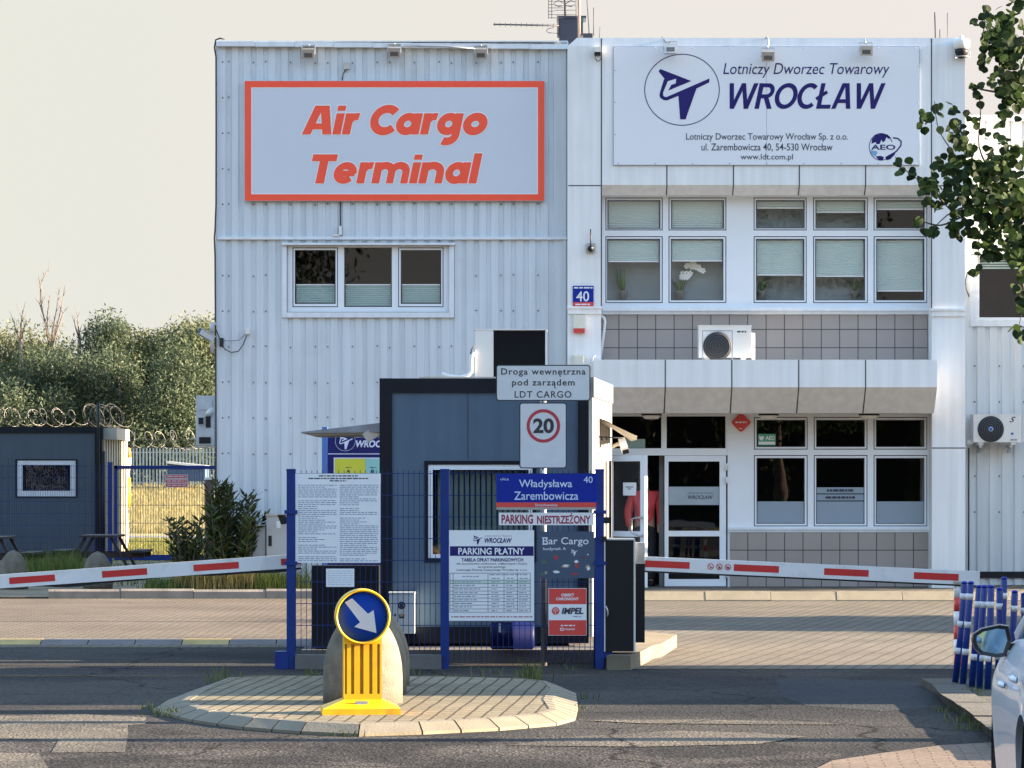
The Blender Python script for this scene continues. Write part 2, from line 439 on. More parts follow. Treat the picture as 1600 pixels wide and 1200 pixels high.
def asphalt(name, c1, c2, patch=0.5, grain=1.0, crack=True):
    m = bpy.data.materials.new(name); m.use_nodes = True
    t = m.node_tree; p = t.nodes["Principled BSDF"]; p.inputs["Roughness"].default_value = 0.95; p.inputs["Specular IOR Level"].default_value = 0.12
    L = t.links.new
    tc = nn(t, "ShaderNodeTexCoord")
    n = nn(t, "ShaderNodeTexNoise"); n.inputs["Scale"].default_value = patch; n.inputs["Detail"].default_value = 7; n.inputs["Distortion"].default_value = 0.6
    L(tc.outputs["Object"], n.inputs["Vector"])
    mr = nn(t, "ShaderNodeMapRange"); L(n.outputs[0], mr.inputs[0]); mr.inputs[1].default_value = 0.42; mr.inputs[2].default_value = 0.6
    mx = nn(t, "ShaderNodeMix", data_type='RGBA'); L(mr.outputs[0], mx.inputs[0]); mx.inputs[6].default_value = (*c1, 1); mx.inputs[7].default_value = (*c2, 1)
    v = nn(t, "ShaderNodeTexVoronoi"); v.inputs["Scale"].default_value = 48; L(tc.outputs["Object"], v.inputs["Vector"])
    sp = nn(t, "ShaderNodeSeparateColor"); L(v.outputs["Color"], sp.inputs[0])
    mr2 = nn(t, "ShaderNodeMapRange"); L(sp.outputs[0], mr2.inputs[0]); mr2.inputs[3].default_value = 1 - 0.45 * grain; mr2.inputs[4].default_value = 1 + 0.55 * grain
    vm = nn(t, "ShaderNodeVectorMath", operation='SCALE'); L(mx.outputs[2], vm.inputs[0]); L(mr2.outputs[0], vm.inputs["Scale"]); col = vm.outputs[0]
    if crack:
        vc = nn(t, "ShaderNodeTexVoronoi", feature='DISTANCE_TO_EDGE'); vc.inputs["Scale"].default_value = 0.33
        nw = nn(t, "ShaderNodeTexNoise"); nw.inputs["Scale"].default_value = 1.2; nw.inputs["Detail"].default_value = 5; L(tc.outputs["Object"], nw.inputs["Vector"])
        ma = nn(t, "ShaderNodeVectorMath", operation='MULTIPLY_ADD'); L(nw.outputs["Color"], ma.inputs[0]); ma.inputs[1].default_value = (0.9, 0.9, 0); L(tc.outputs["Object"], ma.inputs[2]); L(ma.outputs[0], vc.inputs["Vector"])
        mc = nn(t, "ShaderNodeMapRange"); L(vc.outputs["Distance"], mc.inputs[0]); mc.inputs[1].default_value = 0.002; mc.inputs[2].default_value = 0.009; mc.inputs[3].default_value = 0.2; mc.inputs[4].default_value = 1
        vm2 = nn(t, "ShaderNodeVectorMath", operation='SCALE'); L(col, vm2.inputs[0]); L(mc.outputs[0], vm2.inputs["Scale"]); col = vm2.outputs[0]
    L(col, p.inputs["Base Color"])
    bp = nn(t, "ShaderNodeBump"); bp.inputs["Strength"].default_value = 0.55; bp.inputs["Distance"].default_value = 0.012
    L(v.outputs["Distance"], bp.inputs["Height"]); L(bp.outputs[0], p.inputs["Normal"])
    return m

# ------------------------------------------------------------------ ground
M_ground = mat("dry_soil", (0.20, 0.15, 0.09), 0.95, var=0.25, vs=0.8, bump=0.5, bs=8)
M_asph = asphalt("old_asphalt", (0.027, 0.026, 0.026), (0.050, 0.046, 0.041), 0.35)
M_asph2 = asphalt("coarse_asphalt", (0.024, 0.022, 0.021), (0.060, 0.053, 0.047), 0.8, 1.7)
M_worn = asphalt("worn_pale_asphalt", (0.125, 0.108, 0.086), (0.080, 0.071, 0.060), 1.1, 0.8)
M_patch = asphalt("smooth_asphalt_patch", (0.036, 0.037, 0.040), (0.043, 0.043, 0.044), 0.8, 0.6, crack=False)
M_pavL = paving("tan_paving", (0.165, 0.134, 0.102), (0.135, 0.110, 0.086), (0.070, 0.057, 0.045), 0.21, 0.15, 0.014, 0.0)
M_pavR = paving("grey_paving", (0.158, 0.137, 0.108), (0.134, 0.117, 0.095), (0.068, 0.059, 0.048), 0.24, 0.165, 0.011, R(90 + 13))
M_pavI = paving("island_paving", (0.215, 0.183, 0.122), (0.18, 0.152, 0.105), (0.065, 0.052, 0.035), 0.24, 0.115, 0.010, R(90 + 4))
M_pavP = paving("pink_paving", (0.19, 0.143, 0.108), (0.165, 0.124, 0.095), (0.09, 0.068, 0.053), 0.21, 0.105, 0.006, R(4))

def terrain():
    mb = MB(); nx, ys = 40, [-120, -40, 0, 20, 40, 60, 80, 100, 112, 120, 130, 140, 150, 160, 180, 220, 300, 500, 1000, 2500, 4500]
    def h(y): t = min(1, max(0, (y - 112) / 50)); return -0.03 + 1.55 * t * t * (3 - 2 * t)
    vs, fs = [], []
    for y in ys:
        half = 150 + abs(y) * 0.9
        for i in range(nx + 1):
            vs.append((-half + 2 * half * i / nx, y, h(y)))
    for j in range(len(ys) - 1):
        for i in range(nx):
            a_ = j * (nx + 1) + i; fs.append((a_, a_ + 1, a_ + nx + 2, a_ + nx + 1))
    return mb.add(vs, fs)
M_field = mat("meadow_soil", (0.24, 0.215, 0.07), 0.95, var=0.25, vs=0.25, bump=0.4, bs=5, grime=((0.36, 0.27, 0.10), 0.12, 0.9))
structure("ground", terrain(), M_field)
def sheet(name, pts, z, m): return structure(name, MB().poly([(x, y, z) for x, y in pts]), m)
sheet("road", [(-60, -6), (60, -6), (60, 31.2), (0.9, 31.2), (0.9, 35.3), (-60, 35.3)], 0.0, M_asph)
sheet("yard_paving", [(-60, 35.3), (0.9, 35.3), (0.9, 50.4), (-60, 50.4)], 0.004, M_pavL)
sheet("lane_paving", [(0.9, 31.2), (60, 31.2), (60, 49.35), (0.9, 49.35)], 0.004, M_pavR)
sheet("soil", [(-60, 50.6), (-1.5, 50.6), (-1.5, 52), (-6.0, 54), (-6.0, 90), (-60, 90)], 0.02, M_ground)
# patches lying on the road
near = [G(*p)[:2] for p in [(-60, 1130), (150, 1131), (235, 1134), (330, 1146), (540, 1152), (900, 1150), (1180, 1156), (1320, 1180), (1250, 1215), (-60, 1215)]]
sheet("road_resurfaced", near, 0.002, M_asph2)
worn1 = [G(*p)[:2] for p in [(-60, 1119), (130, 1117), (228, 1121), (228, 1132), (200, 1134), (200, 1152), (195, 1176), (80, 1177), (92, 1157), (-60, 1154)]]
sheet("road_worn_strip", worn1, 0.0045, M_worn)
sheet("road_worn_strip", [G(*p)[:2] for p in [(-60, 1176), (60, 1178), (75, 1200), (70, 1230), (-60, 1230)]], 0.0045, M_worn)
sheet("road_worn_strip", [G(*p)[:2] for p in [(790, 1166), (900, 1152), (1060, 1143), (1180, 1146), (1260, 1152), (1180, 1164), (1000, 1168)]], 0.006, M_worn)
sheet("road_worn_strip", [G(*p)[:2] for p in [(905, 1126), (1100, 1125), (1280, 1129), (1330, 1133), (1200, 1133), (1000, 1131)]], 0.0045, M_worn)
sheet("road_patch", [G(*p)[:2] for p in [(1212, 1062), (1240, 1058), (1470, 1068), (1480, 1090), (1440, 1107), (1380, 1112), (1260, 1103), (1225, 1090)]], 0.002, M_patch)
sheet("pavement", [G(*p)[:2] for p in [(1255, 1212), (1300, 1190), (1380, 1178), (1470, 1166), (1560, 1161), (1640, 1158), (1640, 1240), (1255, 1240)]], 0.007, M_pavP)

def kerb_run(name, pts, wdt, z0, z1, L=1.0, cham=0.03, m=M_kerb):
    """kerb stones laid along pts (left edge of travel faces the road on the -normal side)"""
    mb = MB()
    for i in range(len(pts) - 1):
        a_, b_ = Vector((*pts[i], 0)), Vector((*pts[i + 1], 0))
        l = (b_ - a_).length; n = max(1, round(l / L)); t = (b_ - a_).normalized(); nr = Vector((-t.y, t.x, 0))
        for k in range(n):
            p, q = a_ + t * (l * k / n + 0.004), a_ + t * (l * (k + 1) / n - 0.004)
            j = random.uniform(-0.006, 0.006)
            prof = [(0, z0), (0, z1 - cham + j), (cham, z1 + j), (wdt, z1 + j), (wdt, z0)]
            vs = [p + nr * u + Vector((0, 0, z)) for u, z in prof] + [q + nr * u + Vector((0, 0, z)) for u, z in prof]
            k5 = 5
            mb.add(vs, [(4, 3, 2, 1, 0), (5, 6, 7, 8, 9)] + [(u, u + 5, (u + 1) % 5 + 5, (u + 1) % 5) for u in range(5)])
    return structure(name, mb, m)
# pavement in front of the offices
kerb_run("kerb", [(0.9, 49.35), (7.6, 49.35), (20, 49.6)], 0.17, -0.02, 0.14, cham=0.12)
structure("pavement", MB().slab([(-1.45, 49.5), (20, 49.75), (20, 54.5), (-1.45, 52.6)], -0.02, 0.128), M_pavR)
# planting bed kerb on the left
kerb_run("kerb", [(-6.9, 50.45), (-1.5, 50.45)], 0.12, -0.02, 0.14, m=mat("bed_kerb", (0.25, 0.215, 0.18), 0.9, var=0.2, vs=4, bump=0.3))
structure("soil", MB().slab([(-6.9, 50.57), (-1.5, 50.57), (-1.5, 51.8), (-6.9, 51.8)], -0.02, 0.10), M_ground)

# traffic island
isl = [(238, 1113), (262, 1098), (300, 1083), (345, 1069), (420, 1066), (520, 1066), (700, 1067), (820, 1070), (872, 1075), (900, 1087), (903, 1108), (899, 1126), (870, 1134), (780, 1142), (660, 1148), (560, 1151), (470, 1147), (380, 1140), (300, 1129)]
base = [Vector(G(px, py, 0.0)[:2]) for px, py in isl]
cen = sum(base, Vector((0, 0))) / len(base)
def inset(k): return [p + (cen - p).normalized() * k for p in base]
mb = MB(); n = len(base); o0, o1, o2 = base, inset(0.20), inset(0.27)
for i in range(n):
    j = (i + 1) % n
    seg = max(1, round((base[i] - base[j]).length / 0.34))
    for k in range(seg):
        f0, f1 = k / seg + 0.012, (k + 1) / seg - 0.012
        def lp(a_, z): return (*(a_[i].lerp(a_[j], f0)), z), (*(a_[i].lerp(a_[j], f1)), z)
        a0, a1 = lp(o0, -0.02); b0, b1 = lp(o0, 0.02); c0, c1 = lp(o1, 0.070); d0, d1 = lp(o2, 0.074); e0, e1 = lp(o2, -0.02)
        for q in ((a0, a1, b1, b0), (b0, b1, c1, c0), (c0, c1, d1, d0), (d0, d1, e1, e0)): mb.quad(*q)
        mb.poly([a0, b0, c0, d0, e0]); mb.poly([a1, e1, d1, c1, b1])
structure("island_kerb", mb, mat("island_kerb_stone", (0.175, 0.148, 0.103), 0.9, var=0.14, vs=3, bump=0.25, bs=60, grime=((0.2, 0.17, 0.13), 4, 0.5)))
structure("island_paving", MB().slab([tuple(p) for p in inset(0.272)], -0.01, 0.070), M_pavI)

# paved plinth under the barrier and the fence footing
pl = [G(*p, 0.0)[:2] for p in [(948, 1047), (985, 1047), (1003, 1040), (1020, 1030), (1034, 1027)]]
pl += [(1.72, 35.4), (1.1, 36.9), (0.92, 36.9), (0.92, 31.25)]
M_plinth = mat("plinth_stone", (0.155, 0.13, 0.09), 0.9, var=0.18, vs=4, bump=0.3)
structure("kerb", MB().slab(pl, -0.02, 0.135), M_plinth)
structure("hut_base", MB().box(-2.0, 0.915, 32.2, 36.9, -.02, .13), mat("hut_base_concrete", (.10, .095, .09), .9, var=.2, bump=.3))
tag(obj("speed_bump", (lambda mb: [mb.mi(k % 4 == 3 and 1 or 0).add([(x0, 35.95, 0), (x1, 35.95, 0), (x1, 36.12, 0.05), (x0, 36.12, 0.05), (x0, 36.3, 0.05), (x1, 36.3, 0.05), (x1, 36.47, 0), (x0, 36.47, 0)], [(0, 1, 2, 3), (3, 2, 5, 4), (4, 5, 6, 7), (0, 3, 4, 7), (1, 6, 5, 2)]) for k in range(22) for x0, x1 in [(-13 + k * 0.5, -13 + k * 0.5 + 0.49)]] and mb)(MB()), [mat("bump_rubber", (0.13, 0.11, 0.10), 0.7, var=0.2), mat("bump_yellow", (0.38, 0.26, 0.07), 0.6, var=0.25)]),
    "low rubber speed bump of black and yellow segments across the tan yard entrance", "speed bump")

# ------------------------------------------------------------------ buildings: shared pieces
def holed_wall(mb, x0, x1, z0, z1, y, holes, rev):
    """front sheet at depth y with rectangular openings and reveals running rev deep"""
    xs = sorted({x0, x1, *[h[0] for h in holes], *[h[1] for h in holes]}); zs = sorted({z0, z1, *[h[2] for h in holes], *[h[3] for h in holes]})
    for i in range(len(xs) - 1):
        for j in range(len(zs) - 1):
            cx, cz = (xs[i] + xs[i + 1]) / 2, (zs[j] + zs[j + 1]) / 2
            if any(h[0] < cx < h[1] and h[2] < cz < h[3] for h in holes): continue
            mb.quad((xs[i], y, zs[j]), (xs[i + 1], y, zs[j]), (xs[i + 1], y, zs[j + 1]), (xs[i], y, zs[j + 1]))
    for a_, b_, c_, d_ in holes:
        mb.quad((a_, y, c_), (a_, y + rev, c_), (a_, y + rev, d_), (a_, y, d_)); mb.quad((b_, y, c_), (b_, y, d_), (b_, y + rev, d_), (b_, y + rev, c_))
        mb.quad((a_, y, c_), (b_, y, c_), (b_, y + rev, c_), (a_, y + rev, c_)); mb.quad((a_, y, d_), (a_, y + rev, d_), (b_, y + rev, d_), (b_, y, d_))
    return mb
def window(par, outer, glassr, d, blind=None, bm=None, sash=True, name="window", extra=None):
    """one casement: frame > pane, blind.  All rectangles in photo pixels at depth d"""
    mb = MB()
    if sash:
        mid = (outer[0] + 1.5, outer[1] - 1.5, outer[2] + 1.5, outer[3] - 1.5)
        mb.mi(1).ring(outer, mid, d + 0.012, 0.05)
        mb.mi(0).ring(mid, (glassr[0] - 1, glassr[1] + 1, glassr[2] - 1, glassr[3] + 1), d, 0.07)
        mb.mi(1).ring((glassr[0] - 1, glassr[1] + 1, glassr[2] - 1, glassr[3] + 1), glassr, d + 0.02, 0.045)
    else:
        mb.ring(outer, (glassr[0] - 0.8, glassr[1] + 0.8, glassr[2] - 0.8, glassr[3] + 0.8), d, 0.07)
        mb.mi(1).ring((glassr[0] - 0.8, glassr[1] + 0.8, glassr[2] - 0.8, glassr[3] + 0.8), glassr, d + 0.02, 0.045)
    f = obj(name, mb, [M_pvc, M_gasket], par)
    obj("pane", MB().bp(*glassr, d + 0.03, 0.012), M_glass, f)
    if blind:
        q0, q1 = blind; mb = MB(); n = max(2, int((q1 - q0) / 3.2)); h = (q1 - q0) / n
        x0, x1 = X(glassr[0] + 1, d), X(glassr[1] - 1, d)
        for k in range(n):
            za, zm, zb = Z(q0 + k * h, d), Z(q0 + (k + .5) * h, d), Z(q0 + (k + 1) * h, d)
            mb.quad((x0, d + .07, zm), (x1, d + .07, zm), (x1, d + .078, za), (x0, d + .078, za))
            mb.quad((x0, d + .078, zb), (x1, d + .078, zb), (x1, d + .07, zm), (x0, d + .07, zm))
        mb.mi(1)
        if q1 < glassr[3] - 3: mb.bp(glassr[0] + 1, glassr[1] - 1, q1, q1 + 2, d + .062, .014)
        else: mb.bp(glassr[0] + 1, glassr[1] - 1, q0 - 2, q0, d + .062, .014)
        obj("blind", mb, [bm or M_blind, M_signwhite], f)
    return f

# ================================================================== corrugated hall on the left
HD = 51.95                                   # depth of the hall's sheet wall
hall = thing("terminal_hall", (X(610, HD), HD, 0), "pale blue-grey hall of ribbed metal sheets left of the white offices, with three windows", "building")
hx0, hx1, hz1 = X(337, HD), X(888, HD), Z(66, HD)
wz0, wz1 = Z(490, HD), Z(384, HD)           # opening under the window surround
wx0, wx1 = X(447, HD), X(703, HD)
pts = [(hx0, 0.0), (X(353, HD), 0.0)]
x = X(353, HD); pitch = 19.35 * HD / F; k = 0
while x + pitch < hx1 - 0.12:
    g_ = 0.40 if k % 2 == 0 else 0.36
    pts += [(x + pitch * 0.06, 0.022), (x + pitch * g_, 0.023), (x + pitch * (g_ + 0.07), 0.0), (x + pitch, 0.0)]
    x += pitch; k += 1
pts.append((hx1, 0.0))
mb = MB()
def vcol(xa, ya, xb, yb, za, zb): mb.quad((xa, HD + ya, za), (xb, HD + yb, za), (xb, HD + yb, zb), (xa, HD + ya, zb))
for (xa, ya), (xb, yb) in zip(pts, pts[1:]):
    cuts = [xa] + [c for c in (wx0, wx1) if xa < c < xb] + [xb]
    for c0, c1 in zip(cuts, cuts[1:]):
        y0 = ya + (yb - ya) * ((c0 - xa) / (xb - xa)); y1 = ya + (yb - ya) * ((c1 - xa) / (xb - xa))
        if wx0 - 1e-6 <= c0 and c1 <= wx1 + 1e-6:
            vcol(c0, y0, c1, y1, 0.0, wz0); vcol(c0, y0, c1, y1, wz1, hz1)
        else: vcol(c0, y0, c1, y1, 0.0, hz1)
# gable and rear, roof
mb.quad((hx0, HD, 0), (hx0, HD, hz1), (hx0, 78, hz1 - .2), (hx0, 78, 0))
mb.quad((hx1, HD, 0), (hx1, 78, 0), (hx1, 78, hz1 - .2), (hx1, HD, hz1)); mb.quad((hx0, 78, 0), (hx0, 78, hz1 - .2), (hx1, 78, hz1 - .2), (hx1, 78, 0))
mb.quad((hx0, HD + .05, hz1 - .25), (hx1, HD + .05, hz1 - .25), (hx1, 78, hz1 - .25), (hx0, 78, hz1 - .25))
mb.mi(1)
srow = [97 + 55.6 * i for i in range(15)]
i = 0
for c in range(28):
    cx = X(353 + 19.35 * c + 4.2, HD)
    if c % 5 in (1, 4): continue
    for q in srow:
        if 378 < q < 495 and 440 < 353 + 19.35 * c < 712: continue
        if 120 < q < 318 and 378 < 353 + 19.35 * c < 850: continue
        mb.lathe([(0.0, .0), (.012, .004), (.012, .012), (.0, .013)][::-1], (cx, HD + .021, Z(q + random.uniform(-1.5, 1.5), HD)), 6, 'Y')
for q in srow:
    for cc in (348, 882):
        mb.lathe([(.0, .013), (.015, .012), (.015, .004), (.0, .0)], (X(cc, HD), HD, Z(q, HD)), 6, 'Y')
wall = obj("wall", mb, [M_corr, M_screw], hall)
mb = MB()
for k in range(9):                            # roof edge flashing in lengths
    a_, b_ = 338 + k * 61.2, 338 + (k + 1) * 61.2 - 0.4
    dz = k * 0.55
    mb.bp(a_, b_, 64.5 + dz, 72 + dz, HD - 0.10, 0.09)
mb.box(X(338, HD), X(887, HD), HD - .09, HD + .4, hz1 - .004, hz1 + .012)
obj("roof_flashing", mb, M_trim, hall)
obj("flashing_strip", MB().bp(340, 886, 369.5, 374, HD - .05, .05).bp(340, 886, 374, 375.2, HD - .02, .02), M_trim, hall)
obj("corner_trim", MB().bp(337.5, 352, 73, 905, HD - .012, .011), M_corr, hall); obj("corner_trim", MB().bp(880, 884, 73, 905, HD - .03, .03), M_corr, hall)
mb = MB()
mb.bp(440, 711, 379.5, 382.5, HD - .09, .09); mb.bp(441, 448, 382.6, 496, HD - .03, .03); mb.bp(702, 709.5, 382.6, 496, HD - .03, .03); mb.bp(448.1, 701.9, 488, 496, HD - .045, .045)
obj("window_surround", mb, M_trim, hall)
wd = HD + .03
mb = MB()
ho = (449, 702, 383, 487.5)
gl = [(461.5, 523.5, 391.5, 474), (538.5, 611.5, 387.5, 479), (627, 688.5, 391.5, 474)]
mb.bp(ho[0], ho[1], 383, 386.6, wd, .07); mb.bp(ho[0], ho[1], 480, 487.5, wd, .07)
for a_, b_ in ((449, 457), (528, 537.6), (612.4, 622), (693, 702)): mb.bp(a_, b_, 386.6, 480, wd, .07)
fr = obj("window_frame", mb, M_pvc, hall)
for i, g_ in enumerate(gl):
    o_ = (457, 528, 386.6, 480) if i == 0 else ((622, 693, 386.6, 480) if i == 2 else (537.6, 612.4, 386.6, 480))
    window(hall, o_, g_, wd - (.008 if i != 1 else -.006), (446, g_[3] - 1), M_blindd, sash=(i != 1))
obj("room", MB().box(X(440, HD), X(715, HD), HD + 1.2, HD + 1.25, Z(500, HD), Z(375, HD)).box(X(440, HD), X(715, HD), HD + .1, HD + 1.2, Z(376, HD), Z(375, HD)).box(X(440, HD), X(715, HD), HD + .25, HD + 1.2, Z(500, HD), Z(499, HD)), M_dark, hall)
# cables and little boxes on the hall
mb = MB()
cxp = [(352, 62), (344, 60.5), (337.5, 63), (335.6, 75), (338, 90), (338.2, 200), (338, 320), (336.5, 360), (335.5, 372), (336.5, 400), (337.5, 560), (338, 700), (337.5, 870)]
mb.tube([(X(p, HD), HD - .05, Z(q, HD)) for p, q in cxp], 0.014, 6)
obj("cable", mb, M_cable, hall)
mb = MB()
mb.tube([(X(p, HD), HD - .06, Z(q, HD)) for p, q in [(337, 512), (342, 525), (346, 536), (352, 546), (362, 551), (373, 549), (381, 538), (386, 524)]], .008, 5)
obj("cable", mb, M_cable, hall)
mb = MB().tube([(X(p, HD), HD - .05, Z(q, HD)) for p, q in [(346, 532), (360, 533), (374, 532), (386, 520)]], .004, 5)
obj("cable", mb, M_cable, hall)
obj("junction_box", MB().bp(343, 349, 528, 541, HD - .06, .055), M_rubber, hall)
obj("junction_box", MB().bp(383.5, 390, 513, 522, HD - .08, .075), M_whiteplastic, hall)
obj("junction_box", MB().bp(537, 546, 97, 108, HD - .06, .055), M_steel, hall)
obj("cable", MB().tube([(X(p, HD), HD - .02, Z(q, HD)) for p, q in [(541, 108), (536, 116), (535, 126)]], .008, 5), M_cable, hall)
obj("cable", MB().tube([(X(532, HD), HD - .01, Z(316, HD)), (X(532, HD), HD - .01, Z(356, HD))], .01, 5), M_cable, hall)
obj("junction_box", MB().bp(529.5, 534, 353, 367, HD - .07, .065).bp(521, 529.4, 366, 369, HD - .07, .065), M_whiteplastic, hall)
obj("cable", MB().tube([(X(p, HD - .14), HD - .14, Z(q, HD)) for p, q in [(630, 73), (660, 73.5), (700, 74.5), (742, 78)]], .012, 5), M_steel, hall)

# ================================================================== white offices on the right
OD = 52.0
PD = 51.55                                   # pilasters and parapet stand proud
CD = 50.75                                   # canopy front
off = thing("office_building", (X(1197, OD), OD, 0.13), "white two-storey office block with grey tile bands, glazed doors and a long white canopy", "building")
ox0, ox1 = X(887, PD), X(1508, PD)
zt = Z(59, PD)
mb = MB()
# parapet slab (front at PD) with its sloped underside
pz0, pz1, pzm = Z(305, 51.75), Z(59, PD), Z(289, PD)
ix0, ix1 = X(940, PD), X(1455, PD)
mb.quad((ix0, PD, pzm), (ix1, PD, pzm), (ix1, PD, Z(72, PD)), (ix0, PD, Z(72, PD)))
mb.quad((ix0, 51.75, pz0), (ix1, 51.75, pz0), (ix1, PD, pzm), (ix0, PD, pzm))
mb.quad((ix0, 52.0, pz0), (ix1, 52.0, pz0), (ix1, 51.75, pz0), (ix0, 51.75, pz0))
obj("parapet", mb, M_clad, off)
mb = MB()
mb.quad((ox0, PD, Z(72, PD)), (ox1, PD, Z(72, PD)), (ox1 - .03, PD + .012, zt), (ox0 + .14, PD + .012, zt))
mb.quad((ox0 + .14, PD + .012, zt), (ox1 - .03, PD + .012, zt), (ox1 - .03, 75, zt - .3), (ox0 + .14, 75, zt - .3))
mb.quad((ox0, PD, Z(72, PD)), (ox0 + .14, PD + .012, zt), (ox0 + .14, 75, zt - .3), (ox0, 75, Z(72, PD)))
mb.quad((ox1, PD, Z(72, PD)), (ox1, 75, Z(72, PD)), (ox1 - .03, 75, zt - .3), (ox1 - .03, PD + .012, zt))
obj("roof_edge", mb, M_trim, off)
def pilaster(x0, x1):
    mb = MB(); mb.quad((x0, PD, 0.1), (x1, PD, 0.1), (x1, PD, Z(72, PD)), (x0, PD, Z(72, PD)))
    mb.quad((x0, PD, 0.1), (x0, PD, Z(72, PD)), (x0, 53, Z(72, PD)), (x0, 53, 0.1)); mb.quad((x1, PD, 0.1), (x1, 53, 0.1), (x1, 53, Z(72, PD)), (x1, PD, Z(72, PD)))
    return obj("pilaster", mb, M_clad, off)
pilaster(X(887, PD), X(939.2, PD)); pilaster(X(1456, PD), X(1508, PD))
mb = MB()
mb.box(ox1, ox1 + .002, PD + .01, 75, 0.1, Z(73, PD)); mb.box(ox0, ox1, 75, 75.05, 0, Z(75, PD))
obj("side_wall", mb, M_clad, off)
# joints between the panels
mb = MB()
for px in (1042, 1146, 1249, 1352.5):
    mb.bp(px - .9, px + .9, 59.5, 71, PD - .002 + .06, .01)
    mb.box(X(px - .9, PD), X(px + .9, PD), PD - .003, PD, Z(71.9, PD), Z(72.1, PD) + .0)
    mb.bp(px - .9, px + .9, 258, 289, PD - .003, .003)
    a_, b_ = X(px - .9, PD), X(px + .9, PD)
    mb.quad((a_, 51.745, pz0 - .002), (b_, 51.745, pz0 - .002), (b_, PD - .003, pzm - .002), (a_, PD - .003, pzm - .002))
for px in (939.7, 1455.5): mb.bp(px - .9, px + .9, 60, 490, PD - .003, .004)
for px0, px1, q in ((888, 938.8, 290), (1456.4, 1508, 700), (888, 938.8, 700), (1456.4, 1508, 290)): mb.bp(px0, px1, q - .8, q + .8, PD - .003, .004)
obj("panel_joints", mb, M_seam, off)
obj("ledge", MB().bp(886, 941, 478.5, 482, PD - .05, .05).bp(887.5, 940, 482.1, 490.5, PD - .03, .03), M_clad, off)
obj("ledge", MB().bp(1454, 1509.5, 482, 485.5, PD - .05, .05).bp(1455.5, 1508, 485.6, 494, PD - .03, .03), M_clad, off)
mb = MB().bp(941, 1454.5, 480.5, 485.5, OD - .10, .12).bp(941, 1454.5, 485.6, 491, OD - .04, .06)
obj("window_sill", mb, M_trim, off)
# upper storey: solid wall with the two window groups
up = [((946, 1035.5, 308.5, 360), (950, 1031, 313.5, 356.5), "full"), ((1044.5, 1135, 308.5, 360), (1049.5, 1130.5, 313.5, 356.5), "full"),
      ((946, 1035.5, 369, 473.5), (949.5, 1030.5, 374, 468.5), 407.5), ((1044.5, 1135, 369, 473.5), (1049, 1129.5, 374, 468.5), 406.5),
      ((1177.5, 1260.5, 308.5, 360), (1182, 1256.5, 313.5, 356), 324), ((1270.5, 1356, 308.5, 360), (1275, 1351.5, 313.5, 356), 330.5), ((1365, 1449, 308.5, 360), (1370, 1444, 313.5, 356), 326),
      ((1177.5, 1260.5, 369, 473.5), (1182, 1256, 374, 468.5), 428.5), ((1270.5, 1356, 369, 473.5), (1274.5, 1351, 374, 468.5), 430.5), ((1365, 1449, 369, 473.5), (1370, 1443.5, 374, 468.5), 453.5)]
mb = MB()
holed_wall(mb, ix0 - .02, ix1 + .02, Z(481, OD), pz0 + .05, OD, [(X(o_[0], OD), X(o_[1], OD), Z(o_[3], OD), Z(o_[2], OD)) for o_, g_, b_ in up], .12)
obj("wall", mb, M_pvc, off)
for o_, g_, b_ in up:
    window(off, o_, g_, OD + .015, (g_[2] + .5, g_[3] - .5) if b_ == "full" else (g_[2] + .5, b_), mat("pale_pleated_blind", (0.50, 0.59, 0.56), 0.8, var=.03) if g_[3] < 360 and b_ == "full" else M_blind)
obj("room", MB().box(ix0, X(1364, OD), OD + .40, OD + .45, Z(480, OD), Z(305, OD)).box(X(1364, OD), X(1367, OD), OD + .15, OD + 1.05, Z(480, OD), Z(305, OD)).box(ix0, ix1, OD + .2, OD + 1.0, Z(480, OD), Z(478, OD)), M_grey, off)
obj("room", MB().box(X(1367.2, OD), ix1, OD + 1.0, OD + 1.05, Z(478, OD), Z(305, OD)), M_dark, off)
# grey tile bands
obj("tile_band", MB().box(ix0, ix1, OD - .0, OD + .1, Z(575, OD), Z(491, OD)), M_tile, off)
# canopy
cx0, cx1 = X(927.5, CD), X(1464.5, CD)
cz1, czm = Z(562, CD), Z(605, CD); CB = 51.15; czb = Z(645.5, CB)
mb = MB()
mb.quad((cx0, CD, czm), (cx1, CD, czm), (cx1, CD, cz1), (cx0, CD, cz1)); mb.quad((cx0, CB, czb), (cx1, CB, czb), (cx1, CD, czm), (cx0, CD, czm))
mb.quad((cx0, OD + .02, czb), (cx1, OD + .02, czb), (cx1, CB, czb), (cx0, CB, czb)); mb.quad((cx0, CD, cz1), (cx1, CD, cz1), (cx1, OD, cz1), (cx0, OD, cz1))
for xx, s_ in ((cx0, 1), (cx1, -1)): mb.poly([(xx, CD, czm), (xx, CD, cz1), (xx, OD, cz1), (xx, OD + .02, czb), (xx, CB, czb)][::s_])
obj("canopy", mb, M_clad, off)
mb = MB()
for px in (1039.5, 1143.5, 1248, 1352.5):
    a_, b_ = X(px - .9, CD), X(px + .9, CD)
    mb.bp(px - .9, px + .9, 562.2, 605, CD - .003, .003); mb.quad((a_, CB - .005, czb - .003), (b_, CB - .005, czb - .003), (b_, CD - .003, czm), (a_, CD - .003, czm))
obj("canopy_joints", mb, M_seam, off)
